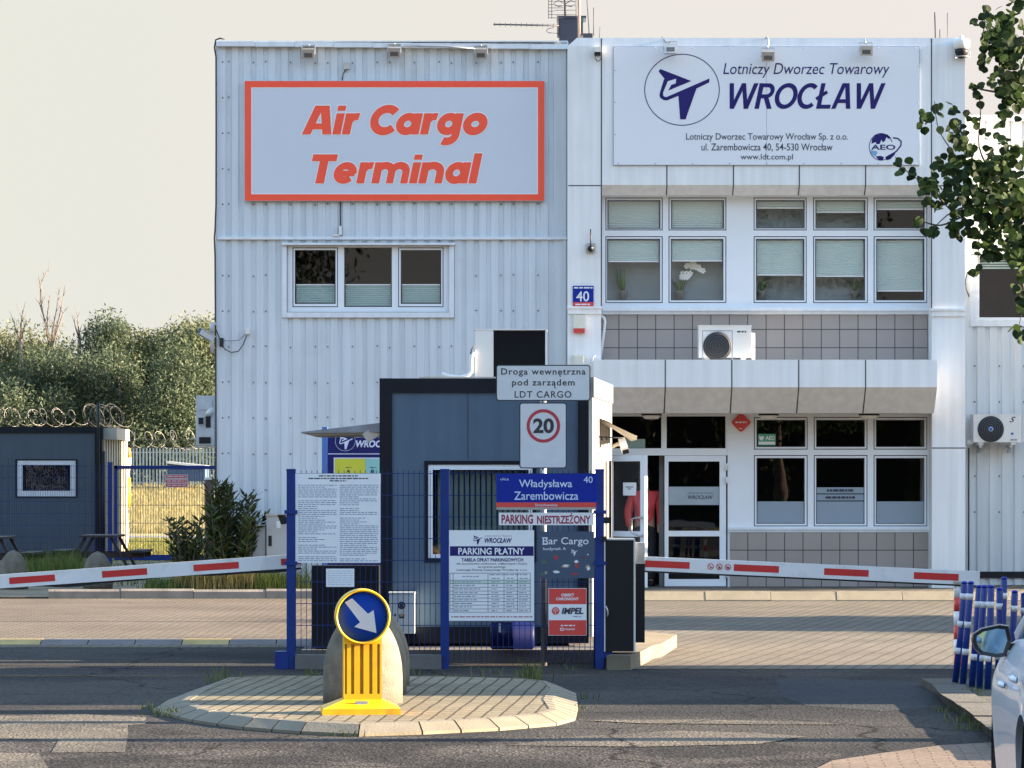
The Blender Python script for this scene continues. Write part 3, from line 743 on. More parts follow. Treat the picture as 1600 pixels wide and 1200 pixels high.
# ground floor
gf = [((1178, 1262, 651.5, 702.5), (1183, 1257.5, 657, 697.5)), ((1271.5, 1355.5, 651.5, 702.5), (1276, 1350.5, 657, 697.5)), ((1365, 1449, 651.5, 702.5), (1369.5, 1443.5, 657, 697.5)),
      ((1178, 1262, 711, 822.5), (1183, 1256.5, 716.5, 817.5)), ((1271.5, 1355.5, 711, 822.5), (1276, 1350, 716.5, 817.5)), ((1365, 1449, 711, 822.5), (1369.5, 1443.5, 716.5, 817.5))]
doorh = (941, 1137, 646, 916.5)
mb = MB()
holed_wall(mb, ix0 - .02, ix1 + .02, 0.1, czb, OD, [(X(o_[0], OD), X(o_[1], OD), Z(o_[3], OD), Z(o_[2], OD)) for o_, g_ in gf] + [(X(doorh[0], OD), X(doorh[1], OD), 0.128, czb - .004)], .12)
obj("wall", mb, M_pvc, off)
GW = [window(off, o_, g_, OD + .015) for o_, g_ in gf]
for i in (3, 4, 5):
    g_ = gf[i][1]; mb = MB().bp(g_[0] + .3, g_[1] - .3, 783.5, g_[3] - .3, OD + .04 - .0, .003)
    if i == 4: mb.bp(g_[0] + .3, g_[1] - .3, 761.5, 771, OD + .04, .003).bp(g_[0] + .3, g_[1] - .3, 772.5, 782, OD + .04, .003).mi(1).bars([(1292, 1333, 764.5)], OD + .0285, 3.4).bars([(1290, 1336, 775.5)], OD + .0285, 3.4)
    obj("frosted_film", mb, [M_frost, M_ink], GW[i])
mb = MB().bp(1184.5, 1212, 678, 696, OD + .024, .003).mi(1).text("AED", (1196, 1211, 681, 687.5), OD + .022, bold=.02).rect(1185.5, 1211, 690.2, 694.5, OD + .022)
mb.prism([(X(p, OD), Z(q, OD)) for p, q in [(1186, 683), (1187.6, 681.2), (1190, 682.4), (1192.4, 681.2), (1194, 683), (1193, 686), (1190, 689), (1187, 686)]], OD + .020, OD + .023)
obj("sticker", mb, [mat("sticker_green", (0.07, 0.33, 0.20), 0.5), M_signwhite], GW[0])
obj("window_sill", MB().bp(1137, 1454.5, 824, 828, OD - .05, .05).bp(1137, 1454.5, 828.1, 831.5, OD - .03, .03), M_trim, off)
obj("tile_band", MB().box(X(1140.5, OD), ix1, OD - .022, OD - .002, 0.128, Z(832, OD)), M_tile, off)
obj("room", MB().box(ix0, ix1, OD + 3.0, OD + 3.1, 0, czb + .1).box(ix0, ix1, OD + .3, OD + 3.0, .09, .12).box(ix0, ix1, OD + .2, OD + 3.0, czb + .02, czb + .1).box(X(1146, OD), X(1150, OD), OD + .2, OD + 3.0, .12, czb), M_dark, off)
# door frame, transoms, leaves
mb = MB(); dd = OD + .015
mb.bp(941, 954.8, 646, 916.5, dd, .08); mb.bp(1033.4, 1041.6, 646, 706, dd, .08); mb.bp(1133.8, 1137, 646, 706, dd, .08)
mb.bp(954.8, 1033.4, 646, 650.5, dd, .08); mb.bp(1041.6, 1133.8, 646, 650.5, dd, .08); mb.bp(954.8, 1137, 700.5, 711.5, dd, .08) if False else mb.bp(954.8, 1033.4, 700.5, 711.5, dd, .08)
mb.bp(1033.5, 1137, 706, 711.5, dd, .08); mb.bp(1041.6, 1133.8, 700.5, 706, dd, .08)
dfr = obj("door_frame", mb, M_pvc, off)
obj("pane", MB().bp(954.8, 1033.4, 650.5, 700.5, dd + .03, .012), M_glass, dfr); obj("pane", MB().bp(1041.6, 1133.8, 650.5, 700.5, dd + .03, .012), M_glass, dfr)
obj("notice", MB().bp(978, 1008, 686, 700, dd + .05, .004), mat("pale_green_sheet", (.30, .42, .36), .6), dfr)
obj("jamb", MB().bp(1030, 1037, 712, 916.5, OD + .35, .06), mat("grey_door_jamb", (.13, .135, .14), .5), dfr)
def leaf(px0, px1, handle_left, text):
    """door leaf in photo pixels, flat in the opening"""
    mb = MB(); q0, q1 = 712, 916
    mb.bp(px0, px0 + 6, q0, q1, dd, .07); mb.bp(px1 - 10, px1, q0, q1, dd, .07)
    for a_, b_ in ((q0, 721), (829.5, 838), (905, q1)): mb.bp(px0 + 6, px1 - 10, a_, b_, dd, .07)
    return mb
mb = leaf(1038.5, 1134.5, True, True)
dl = obj("door", mb, M_pvc, off)
obj("pane", MB().bp(1044.5, 1124.5, 721, 829.5, dd + .03, .012), M_glass, dl); obj("pane", MB().bp(1044.5, 1124.5, 838, 905, dd + .03, .012), M_glass, dl)
mb = MB().bp(1045, 1124, 760.5, 789, dd + .024, .004).mi(1).text("WROCŁAW", (1075, 1114, 774, 780), dd + .022, shear=.2, bold=.02).text("Lotniczy Dworzec Towarowy", (1075, 1114, 769.2, 772), dd + .022, shear=.2)
obj("frosted_film", mb, [mat("pale_film", (.30, .36, .40), .5), M_ink], dl)
obj("hinge", MB().tube([(X(1135, OD), OD - .02, Z(735, OD)), (X(1135, OD), OD - .02, Z(724, OD))], .02, 8), M_whiteplastic, dl)
obj("hinge", MB().tube([(X(1135, OD), OD - .02, Z(756, OD)), (X(1135, OD), OD - .02, Z(745, OD))], .02, 8), M_whiteplastic, dl)
obj("hinge", MB().tube([(X(1135, OD), OD - .02, Z(903, OD)), (X(1135, OD), OD - .02, Z(892, OD))], .02, 8), M_whiteplastic, dl)
# left leaf standing open outwards
hx, hy, ang, lw = X(948, OD), OD - .01, R(-51), 0.88
def rot(mb):
    M = Matrix.Translation((hx, hy, 0)) @ Matrix.Rotation(ang, 4, 'Z') @ Matrix.Translation((-hx, -hy, 0))
    mb.v = [tuple(M @ Vector(v)) for v in mb.v]; return mb
zq = lambda q: Z(q, OD)
mb = MB(); mb.box(hx, hx + .09, hy, hy + .06, zq(916), zq(712)); mb.box(hx + lw - .10, hx + lw, hy, hy + .06, zq(916), zq(712))
for a_, b_ in ((712, 721), (829.5, 838), (905, 916)): mb.box(hx + .09, hx + lw - .10, hy, hy + .06, zq(b_), zq(a_))
dl2 = obj("door", rot(mb), M_pvc, off)
obj("pane", rot(MB().box(hx + .09, hx + lw - .10, hy + .025, hy + .037, zq(829.5), zq(721))), M_glass, dl2)
obj("pane", rot(MB().box(hx + .09, hx + lw - .10, hy + .025, hy + .037, zq(905), zq(838))), M_glass, dl2)
obj("notice", rot(MB().box(hx + .36, hx + .66, hy + .018, hy + .022, zq(774), zq(754)).mi(1).box(hx + .42, hx + .60, hy + .015, hy + .0175, zq(761.5), zq(760.3)).box(hx + .47, hx + .55, hy + .015, hy + .0175, zq(764.5), zq(763.3))), [M_signwhite, M_ink], dl2)
obj("handle", rot(MB().tube([(hx + lw - .05, hy, zq(808)), (hx + lw - .05, hy - .07, zq(808)), (hx + lw - .22, hy - .07, zq(810)), (hx + lw - .22, hy - .07, zq(832)), (hx + lw - .05, hy - .07, zq(836)), (hx + lw - .05, hy, zq(836))], .014, 8)), M_steel, dl2)
# downpipe at the tile band, conduit
obj("downpipe", MB().tube([(X(p, OD - .06), OD - .06, Z(q, OD)) for p, q in [(938, 493), (944, 497), (945.5, 503), (943, 525), (938, 562)]], .022, 8), M_whiteplastic, off)
obj("downpipe", MB().tube([(X(p, PD - .05), PD - .05, Z(q, PD)) for p, q in [(930, 556), (926, 559), (925.5, 570), (927, 593)]], .016, 8), M_whiteplastic, off)
for px, nm in ((1018, 0), (1201, 1), (1358, 2)):
    lx, ly = X(px, 51.5), 51.5
    o_ = obj("ceiling_lamp", MB().lathe([(.0, -.085), (.10, -.08), (.135, -.05), (.14, -.01), (.15, 0.0)], (lx, ly, czb - .002), 24).mi(1).lathe([(.15, -.028), (.158, -.024), (.158, -.006), (.15, -.004)], (lx, ly, czb - .002), 24), [M_whiteplastic, M_black])
    tag(o_, ["round white lamp under the canopy above the open glass door", "round white lamp under the canopy beside the red diamond sign", "round white lamp under the canopy above the right pair of ground-floor windows"][nm], "ceiling lamp", "lamps under the canopy")

# ================================================================== annex at the right edge
ann = thing("annex_building", (X(1560, 53.2), 53.2, 0), "cream ribbed metal annex at the right edge behind the leafy branch, with one dark window", "building")
ayaw = 0.06
AX0 = X(1508, 53.0)
def ay(x): return 53.0 + (x - AX0) * ayaw
ax1 = AX0 + 12
def apt(px, q, off_=0.0):
    x = (px - 800) * 53.0 / F
    x = (px - 800) * ay(x) / F
    return (x, ay(x) + off_, Z(q, ay(x)))
def aq(mb, p0, p1, q0, q1, off_, th):
    a_, b_ = apt(p0, q1, off_), apt(p1, q1, off_); c_, d_ = apt(p1, q0, off_), apt(p0, q0, off_)
    vs = [a_, b_, c_, d_] + [(v[0], v[1] + th, v[2]) for v in (a_, b_, c_, d_)]
    return mb.add(vs, [(0, 1, 2, 3), (5, 4, 7, 6), (0, 4, 5, 1), (1, 5, 6, 2), (2, 6, 7, 3), (3, 7, 4, 0)])
mb = MB()
zA = Z(187, 53.1)
wx = (apt(1529, 450)[0], apt(1660, 450)[0]); wz = (Z(500, 53.1), Z(399, 53.1))
x = AX0; prof = []
while x < ax1:
    prof += [(x, 0.0), (x + .115, 0.0), (x + .127, .03), (x + .18, .03)]; x += .195
for (xa, ya), (xb, yb) in zip(prof, prof[1:]):
    spans = [(0, zA)]
    if xb > wx[0] and xa < wx[1]: spans = [(0, wz[0] - .05), (wz[1] + .05, zA)]
    for za, zb in spans: mb.quad((xa, ay(xa) + ya, za), (xb, ay(xb) + yb, za), (xb, ay(xb) + yb, zb), (xa, ay(xa) + ya, zb))
mb.quad((AX0, ay(AX0), zA), (ax1, ay(ax1), zA), (ax1, 75, zA), (AX0, 75, zA)); mb.quad((ax1, ay(ax1), 0), (ax1, 75, 0), (ax1, 75, zA), (ax1, ay(ax1), zA)); mb.quad((AX0, 75, 0), (AX0, 75, zA), (ax1, 75, zA), (ax1, 75, 0))
mb.mi(1)
for q in (572, 628, 744, 800, 225, 280):
    for k in range(5):
        xx = AX0 + .153 + .195 * 2 * k; mb.lathe([(.0, .013), (.014, .012), (.014, .002), (.0, .0)], (xx, ay(xx) + .03, Z(q, 53.1)), 6, 'Y')
obj("wall", mb, [M_corrR, M_screw], ann)
mb = MB(); aq(mb, 1508.5, 1760, 180.5, 189.5, -.06, .055); aq(mb, 1508.5, 1760, 392, 397, -.05, .045)
obj("flashing_strip", mb, M_trim, ann)
obj("dark_plinth", aq(MB(), 1508.5, 1760, 893, 903, -.03, .025), M_black, ann)
mb = MB(); aq(mb, 1516, 1524, 399, 510, -.02, .02); aq(mb, 1524, 1760, 500.5, 510, -.02, .02)
obj("window_surround", mb, M_trim, ann)
mb = MB(); aq(mb, 1524.2, 1530, 399, 500.3, -.01, .06); aq(mb, 1530, 1640, 496, 500.3, -.01, .06); aq(mb, 1530, 1640, 399, 400.2, -.01, .06); aq(mb, 1640, 1646, 399, 500.3, -.01, .06)
wf = obj("window", mb, M_pvc, ann)
obj("pane", aq(MB(), 1530, 1640, 400.2, 496, .02, .012), M_glass, wf)
mb = MB()
for k in range(5): aq(mb, 1531, 1639, 401 + 4 * k, 403.4 + 4 * k, .10, .01)
obj("blind", mb, M_blindd, wf)
obj("room", MB().box(wx[0] - .1, wx[1] + .1, 54.6, 54.7, wz[0] - .2, wz[1] + .2), M_dark, ann)
obj("cable", MB().tube([apt(1511 + u, q, -.03) for u, q in [(0, 425), (-3, 440), (-1.5, 452), (1.5, 460), (2, 464)]], .008, 5), M_cable, ann)
obj("cable", MB().tube([apt(1513, 700, -.04), apt(1513, 905, -.04)], .012, 5), M_cable, ann)

# ================================================================== signs on the buildings
def arc(cx, cz, rx, rz, a0, a1, n=20): return [(cx + rx * math.cos(R(a0 + (a1 - a0) * i / n)), cz + rz * math.sin(R(a0 + (a1 - a0) * i / n))) for i in range(n + 1)]
GL = {  # stroke skeletons on a 45-unit cap height, 33-unit x-height
 'A': (43, [('D', (6, 0), (17.5, 45)), ('D', (37, 0), (25.5, 45)), [(10, 12.5), (33, 12.5)]], [13, 13.5, 8.5]),
 'i': (12, [[(6, 0), (6, 33)], [(6, 37), (6, 45)]], [11.5, 11.5]),
 'r': (21, [[(6, 0), (6, 33)], arc(18, 15, 12, 13, 180, 78, 8)], [11.5, 10]),
 'C': (38, [arc(23, 22.5, 17, 17.5, 42, 318, 26)], [11.5]),
 'a': (36, [arc(16.5, 16.3, 11.2, 11.3, 0, 360, 26), [(30, 0), (30, 33)]], [11, 11.5]),
 'g': (36, [arc(16.5, 16.3, 11.2, 11.3, 0, 360, 26), [(30, 33), (30, 0)] + arc(18, -1, 12, 10, 0, -120, 10)], [11, 11]),
 'o': (36, [arc(18, 16.3, 12, 11.3, 0, 360, 26)], [11.5]),
 'T': (35, [[(19, 0), (19, 45)], [(0, 40), (38, 40)]], [12.5, 10]),
 'e': (36, [arc(18, 16.3, 12, 11.3, -6, 318, 24), [(8, 15.5), (33, 15.5)]], [10.5, 8]),
 'm': (56, [[(6, 0), (6, 33)], arc(17, 18, 11, 10, 180, 0, 10) + [(28, 0)], arc(39, 18, 11, 10, 180, 0, 10) + [(50, 0)]], [11.5, 10.5, 10.5]),
 'n': (37, [[(6, 0), (6, 33)], arc(18, 17, 12.5, 11, 180, 0, 10) + [(30.5, 0)]], [11.5, 11]),
 'l': (12, [[(6, 0), (6, 47)]], [11.5]),
}
CAPS = {
 'W': (58, [('D', (15.5, 0), (5, 45)), ('D', (15.5, 0), (29, 45)), ('D', (42.5, 0), (29, 45)), ('D', (42.5, 0), (53, 45))], [8.6, 8.0, 8.0, 8.6]),
 'R': (35, [[(5, 0), (5, 45)], [(5, 41.3)] + arc(19, 31.6, 9.7, 9.7, 90, -90, 10) + [(5, 21.9)], ('D', (29.5, 0), (17, 23))], [8.4, 7.4, 9.4]),
 'O': (43, [arc(21.5, 22.5, 17.6, 19, 0, 360, 28)], [8]),
 'C': (38, [arc(21, 22.5, 17, 19, 48, 312, 24)], [8]),
 'Ł': (30, [[(6, 0), (6, 45)], [(6, 3.7), (29, 3.7)], [(-2, 17), (17, 30)]], [8, 7.4, 6.4]),
 'A': (38, [('D', (4.5, 0), (16.5, 45)), ('D', (33.5, 0), (21.5, 45)), [(9, 13.5), (29, 13.5)]], [8.4, 8.8, 7]),
}
def heavy(mb, word, p0, p1, qbase, d, extra=0.0, sh=0.21, gap=2.2, GL=GL, vs=1.0):
    tot = sum(GL[c][0] for c in word if c != ' ') + gap * (len(word) - 1) + word.count(' ') * 13
    sc = (p1 - p0 - 9) / tot; x = 0; u = d / F; lay = 0
    for c in word:
        if c == ' ': x += 13 + gap; continue
        wd_, strokes, ws = GL[c]
        for k, st in enumerate(strokes):
            if st[0] == 'D':                      # diagonal with level ends
                (xa, ya), (xb, yb) = st[1], st[2]; h_ = ws[k] / 2 + extra * .62; e_ = extra * .5; sl = (xb - xa) / (yb - ya)
                q = [(xa - h_ - sl * e_, ya - e_), (xa + h_ - sl * e_, ya - e_), (xb + h_ + sl * e_, yb + e_), (xb - h_ + sl * e_, yb + e_)]
                z0_ = Z(qbase, d); y_ = d - 0.0006 * k - 0.0002 * (lay % 3)
                mb.add([(X(p0 + (x + a_) * sc, d) + b_ * u * vs * sh, y_, z0_ + b_ * u * vs) for a_, b_ in q], [(0, 1, 2, 3)])
                continue
            closed = abs(st[0][0] - st[-1][0]) < .01 and abs(st[0][1] - st[-1][1]) < .01 and len(st) > 12
            P = st[:-1] if closed else list(st)
            if extra and not closed:
                for i_, j_ in ((0, 1), (-1, -2)):
                    v = Vector(P[i_]) - Vector(P[j_]); v = v.normalized() * (extra * .5); P[i_] = (P[i_][0] + v.x, P[i_][1] + v.y)
            PX = [(X(p0 + (x + a_) * sc, d), Z(qbase, d) + b_ * u * vs) for a_, b_ in P]
            mb.rib(PX, (ws[k] * 1.06 + extra) * sc * u, d - 0.0006 * k - 0.0002 * (lay % 3), closed, sh, Z(qbase, d))
        lay += 1; x += wd_ + gap
    return mb
LOGO = [[(475, 328), (490, 308), (748, 408), (556, 488), (580, 440), (618, 428), (622, 388), (545, 412), (528, 394)],
        [(520, 392), (556, 400), (512, 505), (514, 530), (530, 542), (548, 540), (548, 570), (520, 568), (492, 552), (482, 530), (486, 505)],
        [(545, 540), (900, 386), (896, 420), (792, 470), (640, 532), (545, 570)], [(640, 530), (792, 467), (700, 728), (655, 728)]]
def logo(mb, cx, cy, sc, d, ring=True, rw=7.0):
    """aircraft emblem: sc is photo pixels per drawing unit (the big sign has 0.1875)"""
    for k, pg in enumerate(LOGO):
        pts_ = [(X(cx + (a_ - 670) * sc, d), Z(cy + (b_ - 481) * sc, d)) for a_, b_ in pg]
        mb.add([(x_, d - .0004 * k, z_) for x_, z_ in pts_[::-1]], [tuple(range(len(pts_)))])
    if ring:
        pts_ = [(X(cx + 311 * sc * math.cos(R(t)), d), Z(cy + 296 * sc * math.sin(R(t)), d)) for t in range(0, 360, 6)]
        mb.rib(pts_, rw * sc * d / F, d, True)
    return mb

# --- Air Cargo Terminal
sd_ = HD - .08
s = thing("billboard", (X(616, sd_), sd_, Z(314, sd_)), "large pale billboard with a red frame and slanted orange-red lettering on the hall", "sign")
obj("board", MB().bp(382, 851, 126, 314, sd_ + .004, .05), mat("billboard_sheet", (.58, .62, .69), .42, var=.02, vs=.6), s)
obj("border", MB().ring((382.5, 850.5, 126.5, 313.5), (392.5, 840.5, 136.5, 303.5), sd_ + .0, .003), M_orange, s)
obj("border_line", MB().ring((392.5, 840.5, 136.5, 303.5), (393.7, 839.3, 137.7, 302.3), sd_ + .001, .003), M_signwhite, s)
mb = MB(); mb.mi(1); heavy(mb, "Air Cargo", 472, 767, 210, sd_ + .001, 3.2); heavy(mb, "Terminal", 480, 753, 286.5, sd_ + .001, 3.2)
mb.mi(0); heavy(mb, "Air Cargo", 472, 767, 210, sd_ - .002); heavy(mb, "Terminal", 480, 753, 286.5, sd_ - .002)
obj("lettering", mb, [M_orange, M_signwhite], s)
# --- company board
sd_ = PD - .03
s = thing("company_signboard", (X(1197, sd_), sd_, Z(258, sd_)), "big white board with a navy aircraft emblem in a ring on the office parapet", "sign")
mb = MB().bp(959, 1197.6, 73, 257.5, sd_, .028).bp(1198, 1436, 73, 257.5, sd_, .028)
mb.mi(1).ring((958.3, 1436.7, 72.4, 258.2), (958.9, 1436.1, 73, 257.6), sd_ + .002, .02)
for q in (75, 255.5):
    for k in range(9): mb.lathe([(.0, .006), (.009, .005), (.009, .0)], (X(966 + 58 * k, sd_), sd_, Z(q, sd_)), 6, 'Y')
for q in (110, 160, 210):
    for p in (961, 1434): mb.lathe([(.0, .006), (.009, .005), (.009, .0)], (X(p, sd_), sd_, Z(q, sd_)), 6, 'Y')
obj("board", mb, [mat("company_board_white", (.74, .76, .80), .4, var=.02, vs=.6), M_greyink], s)
obj("emblem", logo(MB(), 1065.6, 140.2, .1875, sd_ - .003), M_navy, s)
mb = MB().text("Lotniczy Dworzec Towarowy", (1130, 1390, 98.5, 121.5), sd_ - .003, shear=.21); heavy(mb, "WROCŁAW", 1131, 1385, 170, sd_ - .003, 0, .21, 1.0, CAPS, .89)
mb.mi(1).text("Lotniczy Dworzec Towarowy Wrocław Sp. z o.o.", (1072, 1325, 208, 221.5), sd_ - .003, bold=.006).text("ul. Zarembowicza 40, 54-530 Wrocław", (1096, 1301, 224, 237), sd_ - .003, bold=.006).text("www.ldt.com.pl", (1157, 1239, 240.5, 252), sd_ - .003, bold=.006)
obj("lettering", mb, [M_navy, M_ink], s)
d = sd_ - .003; mb = MB(); T = lambda x_, y_: (X(1220 + x_ / 5.333, d), Z(40 + y_ / 5.333, d))
mb.add([(*(lambda t: (t[0], d, t[1]))(T(*p)),) for p in [(755, 985), (760, 945), (790, 912), (840, 898), (890, 908), (918, 935), (900, 945), (880, 930), (868, 960), (850, 975), (838, 950), (825, 985), (800, 990), (790, 970)]][::-1], [tuple(range(14))])
mb.add([(*(lambda t: (t[0], d, t[1]))(T(*p)),) for p in [(790, 1090), (830, 1085), (860, 1095), (850, 1125), (815, 1118)]][::-1], [tuple(range(5))])
mb.add([(*(lambda t: (t[0], d, t[1]))(T(*p)),) for p in [(870, 1095), (960, 1045), (950, 1075), (910, 1115), (880, 1122)]][::-1], [tuple(range(5))])
mb.rib([T(*p) for p in [(935, 935), (975, 940), (1003, 965), (1000, 1000), (965, 1045), (915, 1085)]], .02, d - .001)
mb.rib([T(835 + 98 * math.cos(R(t)), 1010 - 112 * math.sin(R(t))) for t in range(20, 330, 10)], .010, d)
mb.text("AEO", (1361, 1399, 226, 234), d - .001, bold=.02)
mb.mi(1).add([(*(lambda t: (t[0], d, t[1]))(T(*p)),) for p in [(745, 1040), (800, 1045), (805, 1065), (785, 1090), (760, 1075)]][::-1], [tuple(range(5))])
obj("globe_emblem", mb, [M_navy, mat("emblem_blue", (.18, .36, .60), .5)], s)

# --- house number plate
d = PD - .02
s = thing("house_number_plate", (X(911, d), d, Z(479, d)), "small square blue and red plate reading 40 on the white pilaster", "sign")
mb = MB().bp(895, 927.5, 446.5, 472, d, .018).mi(1).bp(895, 927.5, 472, 479, d, .018)
obj("plate", mb, [M_blue, M_red], s)
mb = MB().text("40", (900.5, 920.5, 455, 471), d - .002, bold=.01).bars([(897, 926, 448.5)], d - .002, 2.2).bars([(899, 922, 474.5)], d - .002, 2.2)
obj("lettering", mb, M_signwhite, s)
# --- siren, detector, lamp bracket
d = PD - .07
s = thing("alarm_siren", (X(904.5, d), d, Z(520, d)), "white alarm siren with a red lower lens under the house number plate", "siren")
obj("housing", MB().bp(896, 914, 492, 513, d, .07), M_cream, s); obj("lens", MB().bp(896.3, 913.7, 513.1, 520, d + .005, .06), M_red, s)
tag(obj("detector_box", MB().bp(895.5, 913.5, 554, 575, d, .07).bp(897.5, 911.5, 556, 573, d - .008, .0075), M_cream), "plain cream detector box low on the pilaster beside the canopy", "detector")
s = thing("lamp_bracket", (X(923, d), d, Z(395, d)), "grey square lamp bracket with a thin upright rod on the left pilaster", "bracket")
obj("plate", MB().bp(916, 930, 380, 395, PD - .03, .03), M_steel, s)
obj("lamp_head", MB().lathe([(.0, .16), (.035, .14), (.05, .08), (.05, .0)], (X(923, PD), PD - .03, Z(389, PD)), 12, 'Y'), M_black, s)
obj("rod", MB().tube([(X(923, PD), PD - .09, Z(388, PD)), (X(922.5, PD), PD - .12, Z(374, PD)), (X(922.6, PD), PD - .10, Z(359, PD))], .010, 6), M_black, s)

# --- floodlights along the roof edges
def flood(px, q, d, tilt, label, group, arm):
    t_ = thing("floodlight", (X(px, d), d, Z(q, d)), label, "floodlight", group)
    mb = MB(); M = Matrix.Translation((X(px, d), d - .10, Z(q, d))) @ Matrix.Rotation(R(tilt), 4, 'X')
    mb.box(-.085, .085, -.05, .05, -.07, .06, M); mb.box(-.095, .095, -.062, -.05, -.08, .07, M)
    for k in range(5): mb.box(-.075 + .034 * k, -.065 + .034 * k, .05, .075, -.06, .05, M)
    obj("housing", mb, M_alu, t_)
    obj("lens", MB().box(-.062, .062, -.068, -.0625, -.055, .01, M), mat("floodlight_lens", (.10, .10, .10), .2), t_)
    mb = MB(); z0 = Z(q, d)
    for s_ in (-1, 1): mb.beam((X(px, d) + s_ * .10, d - .10, z0 - .02), (X(px, d) + s_ * .10, d - .04, z0 + .12), .012, .02)
    mb.beam((X(px, d) - .10, d - .04, z0 + .12), (X(px, d) + .10, d - .04, z0 + .12), .02, .012)
    mb.tube([(X(px, d), d - .04, z0 + .12)] + [(X(px + a_, d), d + b_, z0 + c_) for a_, b_, c_ in arm], .012, 6)
    obj("bracket", mb, M_steel, t_)
flood(482.5, 84, HD - .08, 18, "left floodlight of the three above the red-framed billboard", "floodlights on the hall", [(0, .05, .17)])
flood(616.5, 82, HD - .08, 18, "middle floodlight of the three above the red-framed billboard", "floodlights on the hall", [(0, .05, .17)])
flood(751.5, 84, HD - .08, 18, "right floodlight of the three above the red-framed billboard, beside the offices", "floodlights on the hall", [(0, .05, .17)])
flood(1047, 78, PD - .14, -10, "floodlight over the ring emblem, hanging from a slanted arm", "floodlights on the offices", [(-3, .08, .10), (-12, .2, .22)])
flood(1199, 88, PD - .14, 18, "floodlight on a hooked arm at the middle seam of the company board", "floodlights on the offices", [(1, -.02, .16), (2, .03, .26), (0, .12, .31), (-3, .2, .27)])
flood(1352, 80, PD - .14, 8, "floodlight on a short straight arm near the right end of the company board", "floodlights on the offices", [(0, .10, .20)])

# --- cameras
d = PD - .06
s = thing("security_camera", (X(933, d), d, Z(95, d)), "small white box camera with a cable loop at the top left of the office parapet", "camera")
obj("housing", MB().bp(928.5, 939, 73, 81, d - .06, .12), M_whiteplastic, s); obj("lens_shade", MB().bp(929, 938, 81.1, 86, d - .05, .10), M_black, s)
obj("cable", MB().tube([(X(p, d), d, Z(q, d)) for p, q in [(931, 86), (930.5, 91), (933, 95.5), (937, 95), (939.5, 90)]], .008, 6), M_cable, s)
d = PD - .10; cx = X(1502.5, d)
s = thing("dome_camera", (cx, d, Z(90, d)), "white dome camera hanging at the top right corner of the offices", "camera")
obj("housing", MB().lathe([(.035, .0), (.045, .03), (.10, .05), (.125, .09), (.13, .17), (.11, .19), (.05, .20), (.03, .25), (.0, .26)], (cx, d, Z(81.5, d)), 20), M_whiteplastic, s)
obj("dome", MB().lathe([(.0, -.10), (.05, -.085), (.085, -.045), (.10, .0), (.10, .045)], (cx, d, Z(81.5, d)), 20), M_black, s)
obj("guard_ring", MB().tube([(cx + .12 * math.cos(R(t)), d + .12 * math.sin(R(t)), Z(89, d)) for t in range(0, 361, 20)], .008, 5).tube([(cx + .12, d, Z(89, d)), (cx + .13, d, Z(80, d))], .008, 5), M_steel, s)
obj("bracket", MB().tube([(cx, d, Z(66, d)), (cx - .03, d + .04, Z(63, d)), (cx - .10, d + .15, Z(66, d))], .03, 8), M_whiteplastic, s)
d = HD - .1
s = thing("bullet_camera", (X(331, d), d, Z(552, d)), "grey camera on a wall arm at the left corner of the hall, by the trees", "camera")
M = Matrix.Translation((X(322, d), d - .05, Z(524, d))) @ Matrix.Rotation(R(30), 4, 'Z') @ Matrix.Rotation(R(28), 4, 'Y')
obj("housing", MB().box(-.12, .13, -.05, .05, -.045, .045, M).box(-.15, .14, -.06, .06, .045, .055, M), mat("camera_grey", (.42, .45, .48), .4), s)
obj("lens_shade", MB().box(-.128, -.1205, -.04, .04, -.035, .035, M), M_black, s)
obj("arm", MB().tube([(X(335.5, d), d + .05, Z(506, d)), (X(332, d), d, Z(506, d)), (X(331, d), d, Z(520, d))], .035, 8).tube([(X(331, d), d, Z(520, d)), (X(331.5, d), d, Z(552, d))], .028, 8), mat("camera_grey", (.42, .45, .48), .4), s)

# --- red diamond plate
d = OD - .03; mb = MB()
pg = []
for cx_, cz_, a0 in ((1158, 648.5, 90), (1146.5, 660, 180), (1158, 671.5, 270), (1169.5, 660, 0)):
    for t in range(-40, 41, 20): pg.append((X(cx_ + 3.2 * math.cos(R(a0 + t)), d), Z(cz_ - 3.2 * math.sin(R(a0 + t)), d)))
mbd = MB(); mbd.prism(pg, d, d + .03); mbd.mi(1).bars([(1149, 1167, 658.6)], d - .002, 2.4).bars([(1155, 1161, 669)], d - .002, 1.2)
tag(obj("diamond_sign", mbd, [M_red, M_signwhite]), "red diamond plate with rounded corners on the wall between the doors and the windows", "sign")

